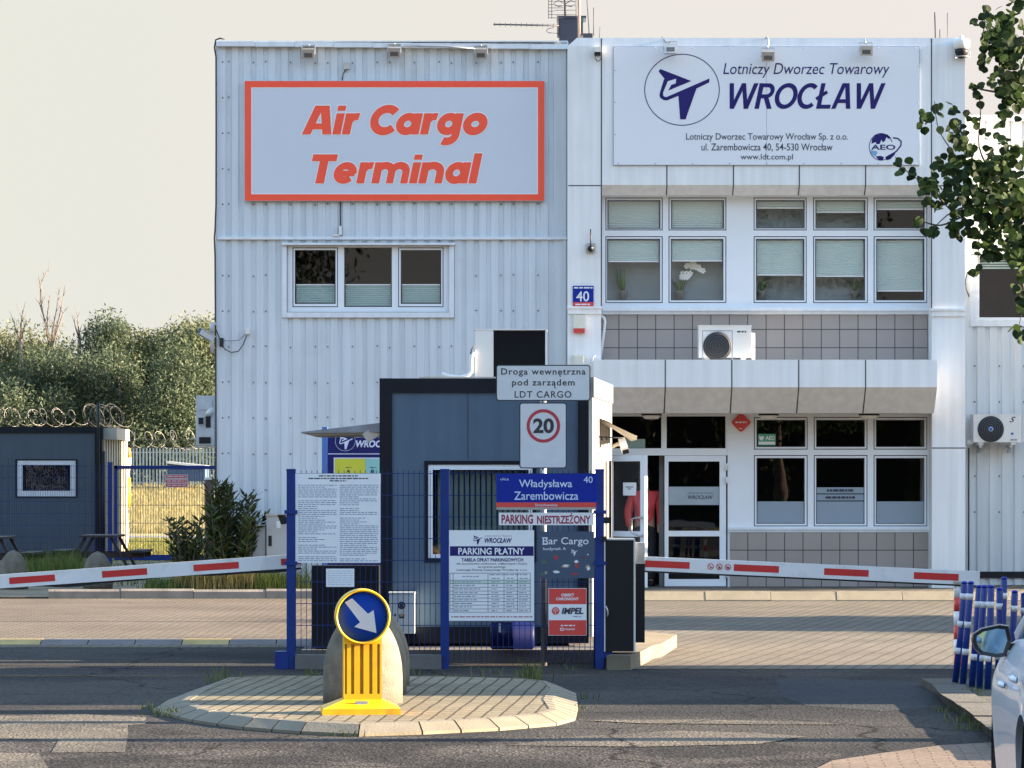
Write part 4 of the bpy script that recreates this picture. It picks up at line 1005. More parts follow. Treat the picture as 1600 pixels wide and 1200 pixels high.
# --- air conditioners
def aircon(root, px0, px1, q0, q1, d, fan, depth=.32, body=None, guard=None, hub=None):
    b = body or M_whiteplastic
    mb = MB(); x0, x1, z0, z1 = X(px0, d), X(px1, d), Z(q1, d), Z(q0, d)
    mb.box(x0, x1, d, d + depth, z0 + .04, z1 - .012).box(x0 - .008, x1 + .008, d - .008, d + depth + .008, z1 - .0118, z1)
    mb.box(x0 + .08, x0 + .16, d + .02, d + depth - .02, z0, z0 + .0398).box(x1 - .16, x1 - .08, d + .02, d + depth - .02, z0, z0 + .0398)
    for k in range(7): mb.box(x1 - .20, x1 - .03, d - .004, d - .0002, z1 - .13 - .04 * k, z1 - .12 - .04 * k)
    obj("casing", mb, b, root)
    cx, cy, r = X(fan[0], d), Z(fan[1], d), fan[2] * d / F
    mb = MB().lathe([(r, -.001), (r, .012), (r * .96, .018), (.0, .018)], (cx, d, cy), 32, 'Y')
    mb.mi(1)
    for k in range(1, 6): mb.tube([(cx + r * .17 * k * math.cos(R(t)), d - .024, cy + r * .17 * k * math.sin(R(t))) for t in range(0, 361, 15)], .004, 4, cap=False)
    if hub: mb.mi(2).lathe([(r * .2, .018), (r * .2, .026), (.0, .026)], (cx, d, cy), 16, 'Y').mi(3).lathe([(r * .11, .026), (r * .11, .029), (.0, .029)], (cx, d, cy), 12, 'Y')
    obj("fan_grille", mb, [mat("fan_dark", (.022, .026, .032), .6), mat("grille_wire", (.07, .075, .085), .5), mat("hub_pale", (.30, .42, .60), .5), mat("hub_blue", (.02, .10, .40), .5)], root)
d = 51.1
s = thing("air_conditioner", (X(1135, d), d, cz1), "white air conditioner with a round dark fan standing on the canopy", "air conditioner", "air conditioners")
aircon(s, 1092, 1174, 508, 563, d, (1121, 541, 22.5))
obj("fan_panel", MB().ring((1097, 1145, 516, 563), (1098.5, 1143.5, 517.5, 562.8), d - .003, .0028), mat("ac_grey", (.36, .39, .42), .5), s)
obj("maker_plate", MB().bars([(1152, 1166, 517)], d - .004, 2.5), M_ink, s)
obj("pipe_cover", MB().bp(1174.5, 1180, 520, 563, d + .08, .16), M_whiteplastic, s)
d = ay(X(1558, 53.1)) - .42
s = thing("air_conditioner", (X(1558, d), d, Z(697, d)), "white air conditioner with a blue fan hub hung on brackets low on the annex wall", "air conditioner", "air conditioners")
aircon(s, 1521, 1596, 647, 695, d, (1548, 670.5, 20.5), hub=True)
mb = MB()
mb.text("S", (1577, 1587, 651, 660), d - .004, shear=.5, bold=.02)
mb.bars([(1579, 1589, 686.5)], d - .004, 1.6); mb.mi(1).rect(1579.5, 1583.5, 676, 679.5, d - .004)
obj("maker_plate", mb, [M_ink, mat("hub_blue", (.02, .10, .40), .5)], s)
mb = MB()
for px in (1530, 1578): mb.box(X(px, d), X(px, d) + .05, d + .02, ay(X(px, d)) - .0, Z(695.2, d) - .04, Z(695.2, d)).beam((X(px, d) + .025, d + .06, Z(697, d) - .02), (X(px, d) + .025, d + .38, Z(706, d)), .04, .03)
obj("bracket", mb, M_steel, s)
obj("pipe_cover", MB().bp(1512, 1521, 688, 694, d + .15, .05).bp(1596.4, 1600, 652, 690, d + .05, .2), M_whiteplastic, s)
# --- wall unit on the left gable of the hall
d = 55.2
s = thing("air_conditioner", (X(319, d), d, Z(697, d)), "white ventilation unit hung on the left gable of the hall in front of the wood", "air conditioner", "air conditioners")
mb = MB().bp(306, 334, 618, 696, d, .45)
mb.bp(311, 331, 625, 640, d - .02, .019).bp(309, 319, 651, 664, d - .03, .029)
obj("casing", mb, mat("dull_white_metal", (.52, .54, .56), .5, var=.15, vs=5), s)
obj("grille", MB().bp(310, 318, 652.5, 663, d - .035, .004).bp(311, 329, 683, 693, d - .02, .019).bp(321.5, 329, 650, 668, d - .015, .014), M_black, s)
obj("bracket", MB().bp(303, 336, 697, 699, d + .02, .4).bp(298.5, 306, 684, 686, d + .05, .05), M_steel, s)
obj("pipe", MB().tube([(X(333, d), d - .03, Z(640, d)), (X(327, d), d - .08, Z(644, d)), (X(324, d), d - .05, Z(648, d))], .045, 8), M_whiteplastic, s)

# --- aerials and roof cabinet
d = 57.0
s = thing("roof_cabinet", (X(892, d), d, Z(70, d)), "dark louvred box with aerials on the roof where the hall meets the offices", "roof vent")
mb = MB().bp(874, 905, 28, 72, d, .5).bp(870.5, 916, 24.5, 28, d - .03, .56)
for k in range(6): mb.bp(871, 875, 31 + 4.4 * k, 33.5 + 4.4 * k, d - .01, .3); mb.bp(905.2, 911, 31 + 4.4 * k, 33.5 + 4.4 * k, d - .01, .3)
obj("box", mb, mat("slate_metal", (.022, .028, .045), .5), s)
s = thing("aerial_mast", (X(905, 56), 56, zt - .3), "tall thin mast with a wire grid aerial and a long horizontal yagi on the roof", "aerial")
d = 56.0
mb = MB().tube([(X(905.3, d), d, Z(60, d)), (X(904.5, d), d, Z(-90, d))], .026, 8)
obj("mast", mb, mat("mast_copper", (.40, .28, .22), .4, metal=.3), s)
mb = MB().tube([(X(883, d), d - .1, Z(26, d)), (X(881.5, d), d - .1, Z(-40, d))], .02, 6)
for k in range(14): mb.tube([(X(857, d), d - .08, Z(29 - 5.2 * k, d)), (X(865 if k % 3 else 880, d), d - .08, Z(29 - 5.2 * k, d))], .0045, 4)
for k in range(9): mb.tube([(X(866, d), d - .08, Z(24 - 7 * k, d)), (X(900, d), d - .08, Z(24 - 7 * k, d))], .0045, 4)
for px in (857, 862, 900): mb.tube([(X(px, d), d - .08, Z(30, d)), (X(px, d), d - .08, Z(-60, d))], .005, 4)
for s_ in (-1, 1): mb.tube([(X(882.5, d), d - .12, Z(8, d)), (X(882.5 + s_ * 10, d), d - .12, Z(6 + 2, d) + .06), (X(882.5 + s_ * 18, d), d - .12, Z(7, d)), (X(882.5 + s_ * 10, d), d - .12, Z(12, d)), (X(882.5, d), d - .12, Z(10, d))], .007, 5)
obj("grid_aerial", mb, M_cable, s)
mb = MB().tube([(X(771, d), d - .15, Z(40, d)), (X(873, d), d - .15, Z(42, d))], .014, 6)
for k in range(12): mb.tube([(X(773 + 8.3 * k, d), d - .35, Z(40.2 + .16 * k, d)), (X(773 + 8.3 * k, d), d + .05, Z(40.2 + .16 * k, d))], .006, 4)
mb.tube([(X(p, d), d - .15, Z(q, d)) for p, q in [(865, 45), (857, 46.5), (853, 50), (857, 53), (871, 54)]], .006, 5); mb.tube([(X(871, d), d - .15, Z(26, d)), (X(871, d), d - .15, Z(55, d))], .009, 5)
obj("yagi_aerial", mb, M_cable, s)
mb = MB()
for p0, q0, p1, q1, r_ in ((921, 60, 916, -20, .008), (927.5, 56, 927.5, 12, .007), (936.5, 60, 937.5, 42, .005)): mb.tube([(X(p0, d), d, Z(q0, d)), (X(p1, d), d, Z(q1, d))], r_, 5)
mb.bp(911, 926, 52, 60, d - .05, .1)
obj("whip_aerial", mb, M_cable, s)
for i, (p0, q1, p1, r_, lb) in enumerate(((1462.5, 19, 1460.5, .010, "thick lightning rod on the roof left of the dome camera"), (1468.5, 46, 1468.4, .006, "shortest of the thin rods on the roof left of the dome camera"), (1481, 20, 1480.3, .006, "thin rod on the roof nearest the dome camera"))):
    tag(obj("lightning_rod", MB().tube([(X(p0, 53), 53, zt - .25), (X(p1, 53), 53, Z(q1, 53))], r_, 6).lathe([(.05, .0), (.05, .03), (.0, .04)], (X(p0, 53), 53, zt - .28), 10), M_cable), lb, "lightning rod", "rods on the office roof")

# --- plants behind the upper windows
def pot_plant(px, q, d, label, kind):
    s = thing("potted_plant", (X(px, d), d, Z(q, d)), label, "plant")
    x0, z0 = X(px, d), Z(q, d)
    obj("pot", MB().lathe([(.05, 0), (.075, .12), (.085, .13), (.07, .13), (.06, .11), (.0, .11)], (x0, d, z0), 14), mat("plant_pot", (.30, .31, .30), .5), s)
    mb = MB()
    if kind == "orchid":
        for k in range(3):
            st = [(x0 + .02 * k, d, z0 + .12), (x0 + .03 + .04 * k, d, z0 + .34), (x0 + .08 + .08 * k, d - .02, z0 + .50), (x0 + .22 + .07 * k, d - .03, z0 + .56 - .06 * k)]
            mb.mi(0).tube(st, .006, 5); mb.mi(1)
            for j in range(11):
                t_ = j / 10; a_ = Vector(st[1]).lerp(Vector(st[2]), t_) if j < 5 else Vector(st[2]).lerp(Vector(st[3]), (j - 4) / 6)
                for q_ in range(5):
                    an = R(72 * q_ + 20 * j); u = Vector((math.cos(an), -.25, math.sin(an))); v_ = Vector((-math.sin(an), 0, math.cos(an)))
                    mb.add([a_, a_ + u * .025 + v_ * .018, a_ + u * .05, a_ + u * .025 - v_ * .018], [(0, 1, 2, 3)])
        mb.mi(0)
    for j in range(9 if kind != "cactus" else 6):
        an = random.uniform(0, 6.28); l = random.uniform(.14, .26); u = Vector((math.cos(an), math.sin(an) * .6, 0))
        b = Vector((x0, d, z0 + .11))
        if kind == "cactus":
            mb.tube([b + u * .02, b + u * .09 + Vector((0, 0, .14)), b + u * .13 + Vector((0, 0, .30 + .12 * random.random()))], [.018, .024, .008], 6)
        else:
            v_ = u.cross(Vector((0, 0, 1))) * .028
            p1, p2 = b + u * l * .6 + Vector((0, 0, l * .8)), b + u * l * 1.2 + Vector((0, 0, l * .7))
            mb.add([b - v_ * .3, b + v_ * .3, p1 + v_, p2, p1 - v_], [(0, 1, 2, 4), (4, 2, 3)])
    obj("foliage", mb, [leafmat("house_plant_leaf", (.10, .22, .09), .3, .3), mat("orchid_petal", (.85, .86, .82), .6)], s)
pot_plant(1062, 468, OD + .3, "white orchid in flower behind the second upper window from the left", "orchid")
pot_plant(974, 468, OD + .3, "tall slim potted cactus behind the leftmost upper window", "cactus")
pot_plant(1190, 468, OD + .3, "low leafy potted plant behind the third upper office window", "leafy")
pot_plant(1336, 468, OD + .3, "dark leafy potted plant at the right side of the fourth upper window", "leafy")

# ================================================================== guard hut
KD, KT = 32.9, 36.2
kx0, kx1, kz1, kz0 = X(593, KD), X(920, KD), Z(591, KD), 0.16
hut = thing("guard_hut", ((kx0 + kx1) / 2, KD, 0.135), "blue-grey container guard hut with black corner frame behind the mesh fence", "guard hut")
fw = .105
mb = MB()
mb.box(kx0, kx0 + fw * 1.15, KD, KD + .15, kz0, kz1); mb.box(kx1 - fw, kx1, KD, KD + .15, kz0, kz1)
mb.box(kx0 + fw * 1.15, kx1 - fw, KD, KD + .15, kz1 - .135, kz1 - .001); mb.box(kx0 + fw * 1.15, kx1 - fw, KD, KD + .15, kz0, kz0 + .16)
mb.box(kx0, kx0 + .1, KT - .15, KT, kz0, kz1); mb.box(kx1 - .1, kx1, KT - .15, KT, kz0, kz1)
mb.box(kx0 + .001, kx0 + .1, KD + .1501, KT - .1501, kz1 - .135, kz1 - .002); mb.box(kx1 - .1, kx1 - .001, KD + .1501, KT - .1501, kz1 - .135, kz1 - .002)
mb.box(kx0 + .1, kx1 - .1, KT - .149, KT, kz1 - .135, kz1 - .003)
obj("frame", mb, M_hutframe, hut)
px0, px1 = X(663, KD), X(838, KD); pz0, pz1 = Z(878, KD), Z(720, KD)
mb = MB()
holed_wall(mb, kx0 + fw * 1.15, kx1 - fw, kz0 + .16, kz1 - .135, KD + .03, [(px0, px1, pz0, pz1)], .08)
mb.mi(1)
for xx in (X(731, KD),): mb.box(xx - .002, xx + .002, KD + .0285, KD + .0299, pz1 + .02, kz1 - .135)
mb.mi(0).quad((kx0 + .1, KT - .03, kz0), (kx0 + .1, KT - .03, kz1 - .13), (kx1 - .1, KT - .03, kz1 - .13), (kx1 - .1, KT - .03, kz0))
mb.quad((kx0 + .012, KD + .15, kz0), (kx0 + .012, KD + .15, kz1 - .13), (kx0 + .012, KT - .15, kz1 - .13), (kx0 + .012, KT - .15, kz0))
mb.quad((kx1 - .05, KD + .15, kz0), (kx1 - .05, KT - .15, kz0), (kx1 - .05, KT - .15, kz1 - .13), (kx1 - .05, KD + .15, kz1 - .13))
obj("wall", mb, [M_hut, M_hutframe], hut)
obj("roof", MB().box(kx0 + .02, kx1 - .02, KD + .05, KT - .02, kz1 - .06, kz1 - .01).box(X(654, KD), X(780, KD), KD + .2, KD + .5, kz1, kz1 + .02), M_steel, hut)
# pale ribbed cladding on the sunny side wall, reaching beyond the corner post
sx = X(957, 35.4)
mb = MB(); n = 7; y0, y1 = KD + .5, 36.1; st = (y1 - y0) / n; lean = (sx - .05 - kx1) / (y1 - y0)
sideX = lambda y: kx1 + .012 + (y - y0) * 0.10
zc0, zc1 = .2, Z(598, 35.0)
for k in range(n):
    for u0, u1, o0, o1 in ((0, .5, .035, .035), (.5, .6, .035, 0), (.6, .9, 0, 0), (.9, 1, 0, .035)):
        ya, yb = y0 + (k + u0) * st, y0 + (k + u1) * st
        mb.quad((sideX(ya) + o0, ya, zc0), (sideX(yb) + o1, yb, zc0), (sideX(yb) + o1, yb, zc1), (sideX(ya) + o0, ya, zc1))
mb.quad((kx1 - .0, y0 - .002, zc0), (sideX(y0) + .035, y0 - .002, zc0), (sideX(y0) + .035, y0 - .002, zc1), (kx1, y0 - .002, zc1))
mb.quad((kx1, y1, zc0), (kx1, y1, zc1), (sideX(y1) + .035, y1, zc1), (sideX(y1) + .035, y1, zc0))
mb.quad((kx1, y0, zc1), (sideX(y0) + .035, y0, zc1), (sideX(y1) + .035, y1, zc1), (kx1, y1, zc1))
obj("side_cladding", mb, M_tin, hut)
obj("side_flashing", MB().add([(kx1, y0 - .01, zc1 + .006), (sideX(y0) + .05, y0 - .01, zc1 + .006), (sideX(y1) + .05, y1 + .01, zc1 + .006), (kx1, y1 + .01, zc1 + .006), (kx1, y0 - .01, zc1 - .19), (sideX(y0) + .05, y0 - .01, zc1 - .19), (sideX(y1) + .05, y1 + .01, zc1 - .19), (kx1, y1 + .01, zc1 - .19)], [(0, 1, 2, 3), (4, 5, 1, 0), (5, 6, 2, 1), (6, 7, 3, 2)]), mat("grey_flashing", (.20, .205, .21), .45), hut)
# side window shutter strips, bracket
mb = MB()
for k in range(3): mb.box(sideX(35.6) + .04, sideX(35.6) + .06, 35.3 + .16 * k, 35.38 + .16 * k, .9, 1.95)
obj("shutter", mb, M_hutframe, hut)
# service window
g_ = (676, 826, 734, 866)
mb = MB(); mb.mi(1).ring((663, 838, 720, 878), (669, 832, 726, 872), KD + .012, .05); mb.mi(0).ring((669, 832, 726, 872), g_, KD + .02, .06)
wf = obj("window", mb, [M_hutframe, M_pvc], hut)
mb.m = [1 - i for i in mb.m]
wf.data.polygons.foreach_set("material_index", mb.m)
obj("pane", MB().bp(*g_, KD + .05, .012), M_glass, wf)
mb = MB()
for k in range(17): mb.bp(684 + 8.5 * k, 690.5 + 8.5 * k, 735, 865, KD + .13 + .01 * (k % 2), .006)
obj("blind", mb, mat("vertical_blind", (.10, .14, .13), .8, var=.1), wf)
obj("room", MB().box(px0 - .1, px1 + .1, KD + .6, KD + .62, pz0 - .1, pz1 + .1), M_dark, hut)
# awnings
xa, xb = X(483, 34.6), kx0 - .004
za_, zb_ = Z(678, 34.6), Z(660.5, KD)
mb = MB(); mb.add([(xb, KD + .10, zb_), (xb, KT - .2, zb_), (xa, KT - .2, za_), (xa, KD + .4, za_), (xb, KD + .10, zb_ - .09), (xb, KT - .2, zb_ - .09), (xa, KT - .2, za_ - .012), (xa, KD + .4, za_ - .012)],
    [(0, 1, 2, 3), (7, 6, 5, 4), (0, 3, 7, 4), (3, 2, 6, 7), (2, 1, 5, 6)])
aw = obj("awning", mb, mat("awning_grey", (.22, .22, .24), .5, var=.2, vs=6), hut)
mb = MB()
for k in range(5): mb.beam((xb - .02, KD + .3 + .4 * k, zb_ - .1), (xa + .08, KD + .45 + .38 * k, za_ - .022), .025, .02)
obj("rib", mb, M_steel, aw)
y0a = 34.9
mb = MB()
xo = X(990, 35.4); zo = Z(688, 35.4); xi = X(922, 34.6)
for k in range(5):
    ya, yb = 34.3 + .33 * k, 34.3 + .33 * (k + 1); h_ = .03
    A, B = (xi + .03 + .1 * .33 * k, Z(655, 34.8)), (xo, zo)
    for u0, u1, o0, o1 in ((0, .5, h_, h_), (.5, .6, h_, 0), (.6, .9, 0, 0), (.9, 1, 0, h_)):
        p, q = ya + (yb - ya) * u0, ya + (yb - ya) * u1
        mb.quad((A[0], p, A[1] + o0), (A[0], q, A[1] + o1), (B[0], q, B[1] + o1), (B[0], p, B[1] + o0))
        mb.quad((A[0], p, A[1] + o0 - .006), (B[0], p, B[1] + o0 - .006), (B[0], q, B[1] + o1 - .006), (A[0], q, A[1] + o1 - .006))
aw2 = obj("awning", mb, M_tin, hut)
mb = MB()
for k in range(4): mb.tube([(X(924 + 7.5 * k, 34.4), 34.25, Z(682, 34.4)), (X(924 + 7.5 * k, 34.4), 34.25, Z(686, 34.4)), (X(926 + 7.5 * k, 34.4), 34.25, Z(688, 34.4))], .008, 5)
mb.tube([(X(922, 34.4), 34.25, Z(682, 34.4)), (X(972, 34.4), 34.25, Z(685, 34.4))], .008, 5)
obj("hook_rail", mb, M_hutframe, aw2)
obj("lamp", MB().box(-.10, .10, -.06, .06, -.05, .05, Matrix.Translation((X(583, KD), KD + .2, Z(676, KD))) @ Matrix.Rotation(R(-32), 4, 'Y')), M_alu, hut)
d = 34.3
s = thing("bullet_camera", (X(976, d), d, Z(702, d)), "cream box camera under the corrugated awning on the right side of the guard hut", "camera")
M = Matrix.Translation((X(974.5, d), d, Z(696, d))) @ Matrix.Rotation(R(-14), 4, 'Y') @ Matrix.Rotation(R(25), 4, 'X')
obj("housing", MB().box(-.035, .035, -.13, .12, -.03, .035, M), M_whiteplastic, s); obj("lens_shade", MB().box(-.032, .032, -.139, -.1305, -.033, .01, M), M_black, s)
obj("arm", MB().tube([(X(974, d), d + .06, Z(694, d)), (X(965, d), d + .1, Z(694, d)), (X(957, d), d + .14, Z(698, d))], .02, 8), M_tin, s)
# outdoor unit on the roof
d = 35.2
s = thing("air_conditioner", (X(798, d), d, kz1), "air conditioner with a big black front standing on the guard hut roof", "air conditioner", "air conditioners")
x0, x1, z0, z1 = X(742, d), X(855, d), kz1 - .005, Z(514, d)
mb = MB().box(x0, X(771, d), d, d + .34, z0 + .03, z1 - .012).box(X(771, d), x1, d + .045, d + .34, z0 + .03, z1 - .012).box(x0 - .006, x1 + .006, d - .006, d + .346, z1 - .0118, z1).box(x1 - .02, x1, d, d + .0449, z0 + .03, z1 - .012)
mb.box(x0 + .06, x0 + .12, d, d + .3, z0, z0 + .0298).box(x1 - .12, x1 - .06, d, d + .3, z0, z0 + .0298)
obj("casing", mb, M_whiteplastic, s)
mb = MB().box(X(771.2, d), x1 - .0202, d + .03, d + .0448, z0 + .04, z1 - .02)
for k in range(14): mb.box(X(772 + 5.7 * k, d), X(773 + 5.7 * k, d), d + .022, d + .0298, z0 + .045, z1 - .03)
obj("coil_grille", mb, mat("coil_black", (.004, .005, .008), .6, spec=.15), s)
obj("pipe", MB().tube([(X(p, d), d - .02, Z(q, d)) for p, q in [(742, 552), (737, 556), (736, 570), (737, 580), (731, 587), (718, 590), (700, 588), (690, 584)]], .022, 8), M_whiteplastic, s)
obj("cable", MB().tube([(X(p, d), d - .01, Z(q, d)) for p, q in [(742, 540), (737, 546), (735, 555)]], .008, 6), M_cable, s)

# ================================================================== blue mesh fence with its signs
FD = 31.3
fen = thing("mesh_fence", (X(695, FD), FD, 0), "blue welded mesh fence on three square posts carrying the parking signs", "fence")
posts = [455, 695, 937]
zp = Z(736, FD)
for px in posts:
    mb = MB().box(X(px, FD) - .04, X(px, FD) + .04, FD - .04, FD + .04, 0.0, zp)
    mb.box(X(px, FD) - .043, X(px, FD) + .043, FD - .043, FD + .043, zp, zp + .02)
    if px != 695:
        for q in (800, 880): mb.box(X(px, FD) - .06, X(px, FD) + .06, FD - .052, FD - .0405, Z(q + 3, FD), Z(q - 3, FD))
    obj("post", mb, M_bluepaint, fen)
def mesh_panel(x0, x1, z0, z1, y, pitch, hz, r, par, m, name="mesh_panel", spikes=.03):
    mb = MB(); n = round((x1 - x0) / pitch)
    for i in range(n + 1):
        x_ = x0 + (x1 - x0) * i / n
        mb.box(x_ - r, x_ + r, y - r, y + r, z0, z1 + spikes)
    z_ = z1
    while z_ > z0 - .01:
        mb.box(x0, x1, y - 2.9 * r, y - r, z_ - r * 1.15, z_ + r * 1.15); mb.box(x0, x1, y + r, y + 2.9 * r, z_ - r * 1.15, z_ + r * 1.15)
        z_ -= hz
    return obj(name, mb, m, par)
mesh_panel(X(462, FD), X(689, FD), .16, Z(740, FD), FD, .05, .2, .0028, fen, M_wire)
mesh_panel(X(701, FD), X(931, FD), .06, Z(740, FD), FD, .05, .2, .0028, fen, M_wire)
obj("base_shoe", MB().box(X(430, FD), X(450.5, FD), FD - .05, FD + .15, 0, .16), M_bluepaint, fen)
obj("base_shoe", MB().box(X(943.5, FD), X(957, FD), FD - .03, FD + .06, .10, .22), M_bluepaint, fen)
obj("round_post", MB().tube([(X(937, FD), FD + .12, 0), (X(937, FD), FD + .12, Z(842, FD)), (X(937, FD), FD + .12, Z(838, FD))], [.055, .055, .03], 14), M_bluepaint, fen)
obj("hinge", MB().bp(443, 449.5, 808, 818, FD - .02, .05).bp(944, 955, 808, 818, FD - .02, .05).bp(940, 948, 838, 844, FD - .09, .05), M_black, fen)
structure("kerb", MB().box(X(462, FD), X(690, FD), FD - .08, FD + .06, -.01, .13), mat("fence_footing", (.12, .115, .11), .9, var=.2, bump=.3))

def plate(name, label, p, d, q_col, th=.006, bevel=0):
    s_ = thing(name, (X((p[0] + p[1]) / 2, d), d, Z(p[3], d)), label, "sign")
    obj("plate", MB().bp(*p, d, th), q_col, s_)
    return s_
d = FD - .03
# rules board
s = plate("rules_board", "large white notice with two columns of tiny print at the fence's left end", (461, 594.5, 740, 879.5), d, M_signwhite)
rows = [(498, 559, 742.6), (482, 575, 746.6), (515, 541, 750.3)]
mb = MB().bars(rows, d - .001, 1.9); mb.mi(1)
for c0, c1 in ((466, 526), (531, 591)):
    q = 757.5; k = 0
    while q < 876:
        if random.random() < .13: q += 2.8
        mb.bars([(c0, c1 - random.choice([0, 0, 0, 2, 18, 30]), q)], d - .001, 1.25); q += 3.05
obj("print", mb, [M_ink, M_greyink], s)
s = plate("small_notice", "small blank-looking white notice below the rules board on the mesh", (509.5, 553.5, 888.5, 917), d, M_signwhite)
obj("print", MB().bars([(512, 551, 892 + 3.4 * k) for k in range(7)], d - .001, 1.0), mat("faint_ink", (.45, .52, .62), .6), s)
# street name
d = FD - .06
s = thing("street_sign", (X(854, d), d, Z(797, d)), "blue street name plate Władysława Zarembowicza 40 with a red strip along its foot", "sign")
obj("plate", MB().bp(775.5, 931, 740.5, 785, d, .02).mi(1).bp(775.5, 931, 785, 792.5, d, .02).mi(2).bp(775.5, 931, 792.5, 796.5, d + .001, .019), [M_blue, M_red, M_tin], s)
mb = MB().text("Władysława", (811, 894, 749.5, 765), d - .001, bold=.004).text("Zarembowicza", (803.5, 903.5, 768, 781), d - .001, bold=.004).text("40", (912, 926, 744.5, 754.5), d - .001).text("ulica", (782, 795, 746.5, 750.5), d - .001).text("Strachowice", (836, 871, 787, 791), d - .001, bold=.01)
obj("lettering", mb, mat("sign_pale_blue", (.55, .65, .80), .4), s)
# PARKING NIESTRZEŻONY
d = FD - .04
s = plate("unguarded_parking_sign", "narrow white strip reading PARKING NIESTRZEŻONY in dark red under the street plate", (779.5, 928, 801, 820.5), d, M_signwhite)
obj("lettering", MB().text("PARKING", (783.5, 833, 804, 818.5), d - .001, bold=.035).text("NIESTRZEŻONY", (839, 923, 801.5, 818.5), d - .001, bold=.035), mat("maroon_ink", (.30, .025, .07), .5), s)
# price table
s = plate("parking_price_board", "white parking price board headed PARKING PŁATNY with a ruled table", (701, 834.5, 828.5, 970), d, M_signwhite)
mb = MB().rect(703, 833.8, 853.5, 868.5, d - .001); logo(mb, 746, 842.5, .0245 * 1.35, d - .0012, ring=False)
mb.text("WROCŁAW", (757, 800, 840.5, 848.5), d - .001, shear=.2, bold=.03).mi(1).text("Lotniczy Dworzec Towarowy", (757, 800, 836.3, 838.8), d - .001, shear=.2)
mb.mi(0).text("TABELA OPŁAT PARKINGOWYCH", (721, 817.5, 872, 877.5), d - .001, bold=.03)
mb.mi(1).text("dla samochodów osobowych, ciężarowych i busów", (713.5, 824, 879, 883), d - .001, bold=.015, res=2).text("na terenie parkingu", (747, 790, 884.2, 888), d - .001, bold=.015, res=2).text("Lotniczego Dworca Towarowego Wrocław Sp. z o.o.", (713.5, 824, 888.8, 892.8), d - .001, bold=.015, res=2)
obj("header", mb, [M_navy, M_ink], s)
obj("lettering", MB().text("PARKING PŁATNY", (716, 819.5, 856, 866.5), d - .0025, bold=.025), M_signwhite, s)
mb = MB(); ys = [895.5, 906.5, 912, 917.5, 923.5, 929, 934.5, 940, 945.5, 951.5, 956.5]
mb.mi(2).rect(703, 828, 906.5, 912, d - .0006); mb.mi(0)
for q in ys: mb.rect(703, 829, q - .35, q + .35, d - .001)
for p in (703, 708, 762.5, 787.5, 808.5, 828.5): mb.rect(p - .35, p + .35, 895.5, 956.5, d - .0014)
mb.mi(1)
for k in range(9): mb.bars([(709.5, 709.5 + random.uniform(24, 44), ys[k + 1] + 1.9)] + [(c - 7, c + random.uniform(2, 7), ys[k + 1] + 1.9) for c in (775, 798, 818)], d - .001, 1.6)
mb.bars([(722, 748, 900), (765, 826, 897.2), (768, 782, 903), (792, 803, 903), (812, 825, 903)], d - .001, 1.5)
obj("table_print", mb, [M_ink, M_greyink, mat("pale_green_ink", (.50, .62, .56), .5)], s)
obj("print", MB().bars([(705, 832, 963)], d - .001, 1.5), mat("maroon_ink", (.30, .025, .07), .5), s)
# bar sign
s = plate("bar_sign", "dark slate-blue snack bar sign with small food drawings on the mesh fence", (840.5, 928.5, 830.5, 903.5), d, mat("chalkboard_blue", (.045, .075, .125), .6, var=.1))
def serif(mb, t, box, d):
    return mb.text(t, box, d, bold=.004)
mb = serif(MB(), "Bar Cargo", (848, 919.5, 839.5, 854), d - .001); mb.text("budynek A", (849, 884.5, 855, 861), d - .001); logo(mb, 897, 862.5, .024, d - .001, ring=False)
# slab serifs on the capitals
for p in (849, 853.5): mb.rect(p - 1.8, p + 2.4, 839.6, 840.8, d - .0012); mb.rect(p - 1.8, p + 2.4, 850.2, 851.2, d - .0012)
obj("lettering", mb, mat("chalk_white", (.70, .72, .74), .7), s)
mb = MB()
def blob(cx, cz, rx, rz, m, k=9, ph=0):
    mb.mi(m).add([(X(cx + rx * math.cos(6.283 * i / k + ph) * (1 + .25 * math.sin(3.1 * i + cx)), d), d - .001 - .0001 * m, Z(cz - rz * math.sin(6.283 * i / k + ph), d)) for i in range(k)], [tuple(range(k))])
blob(850, 878, 4.5, 4.5, 3); blob(868.5, 871, 3.4, 4, 0); blob(884.5, 884.5, 7, 3.2, 1); blob(884, 884, 4.5, 1.6, 2); blob(901.5, 883, 3, 5, 0); blob(900.5, 877.5, 3, 2.6, 2, 8); blob(898, 897, 7, 1.6, 0); blob(918.5, 887, 3.6, 5, 1); blob(919.5, 888, 2, 3, 2); blob(869, 893.5, 4.8, 2.2, 2); blob(847.5, 897, 4.5, 2.6, 3); blob(918.5, 866.5, .9, 1.2, 2); blob(911, 871, 4, 2, 4); blob(853, 895, 2.5, 2.5, 1)
obj("drawing", mb, [mat("chalk_red", (.34, .04, .05), .7), mat("chalk_buff", (.30, .27, .20), .7), mat("chalk_white", (.70, .72, .74), .7), mat("chalk_green", (.07, .12, .09), .7), mat("chalk_plum", (.15, .04, .07), .7)], s)
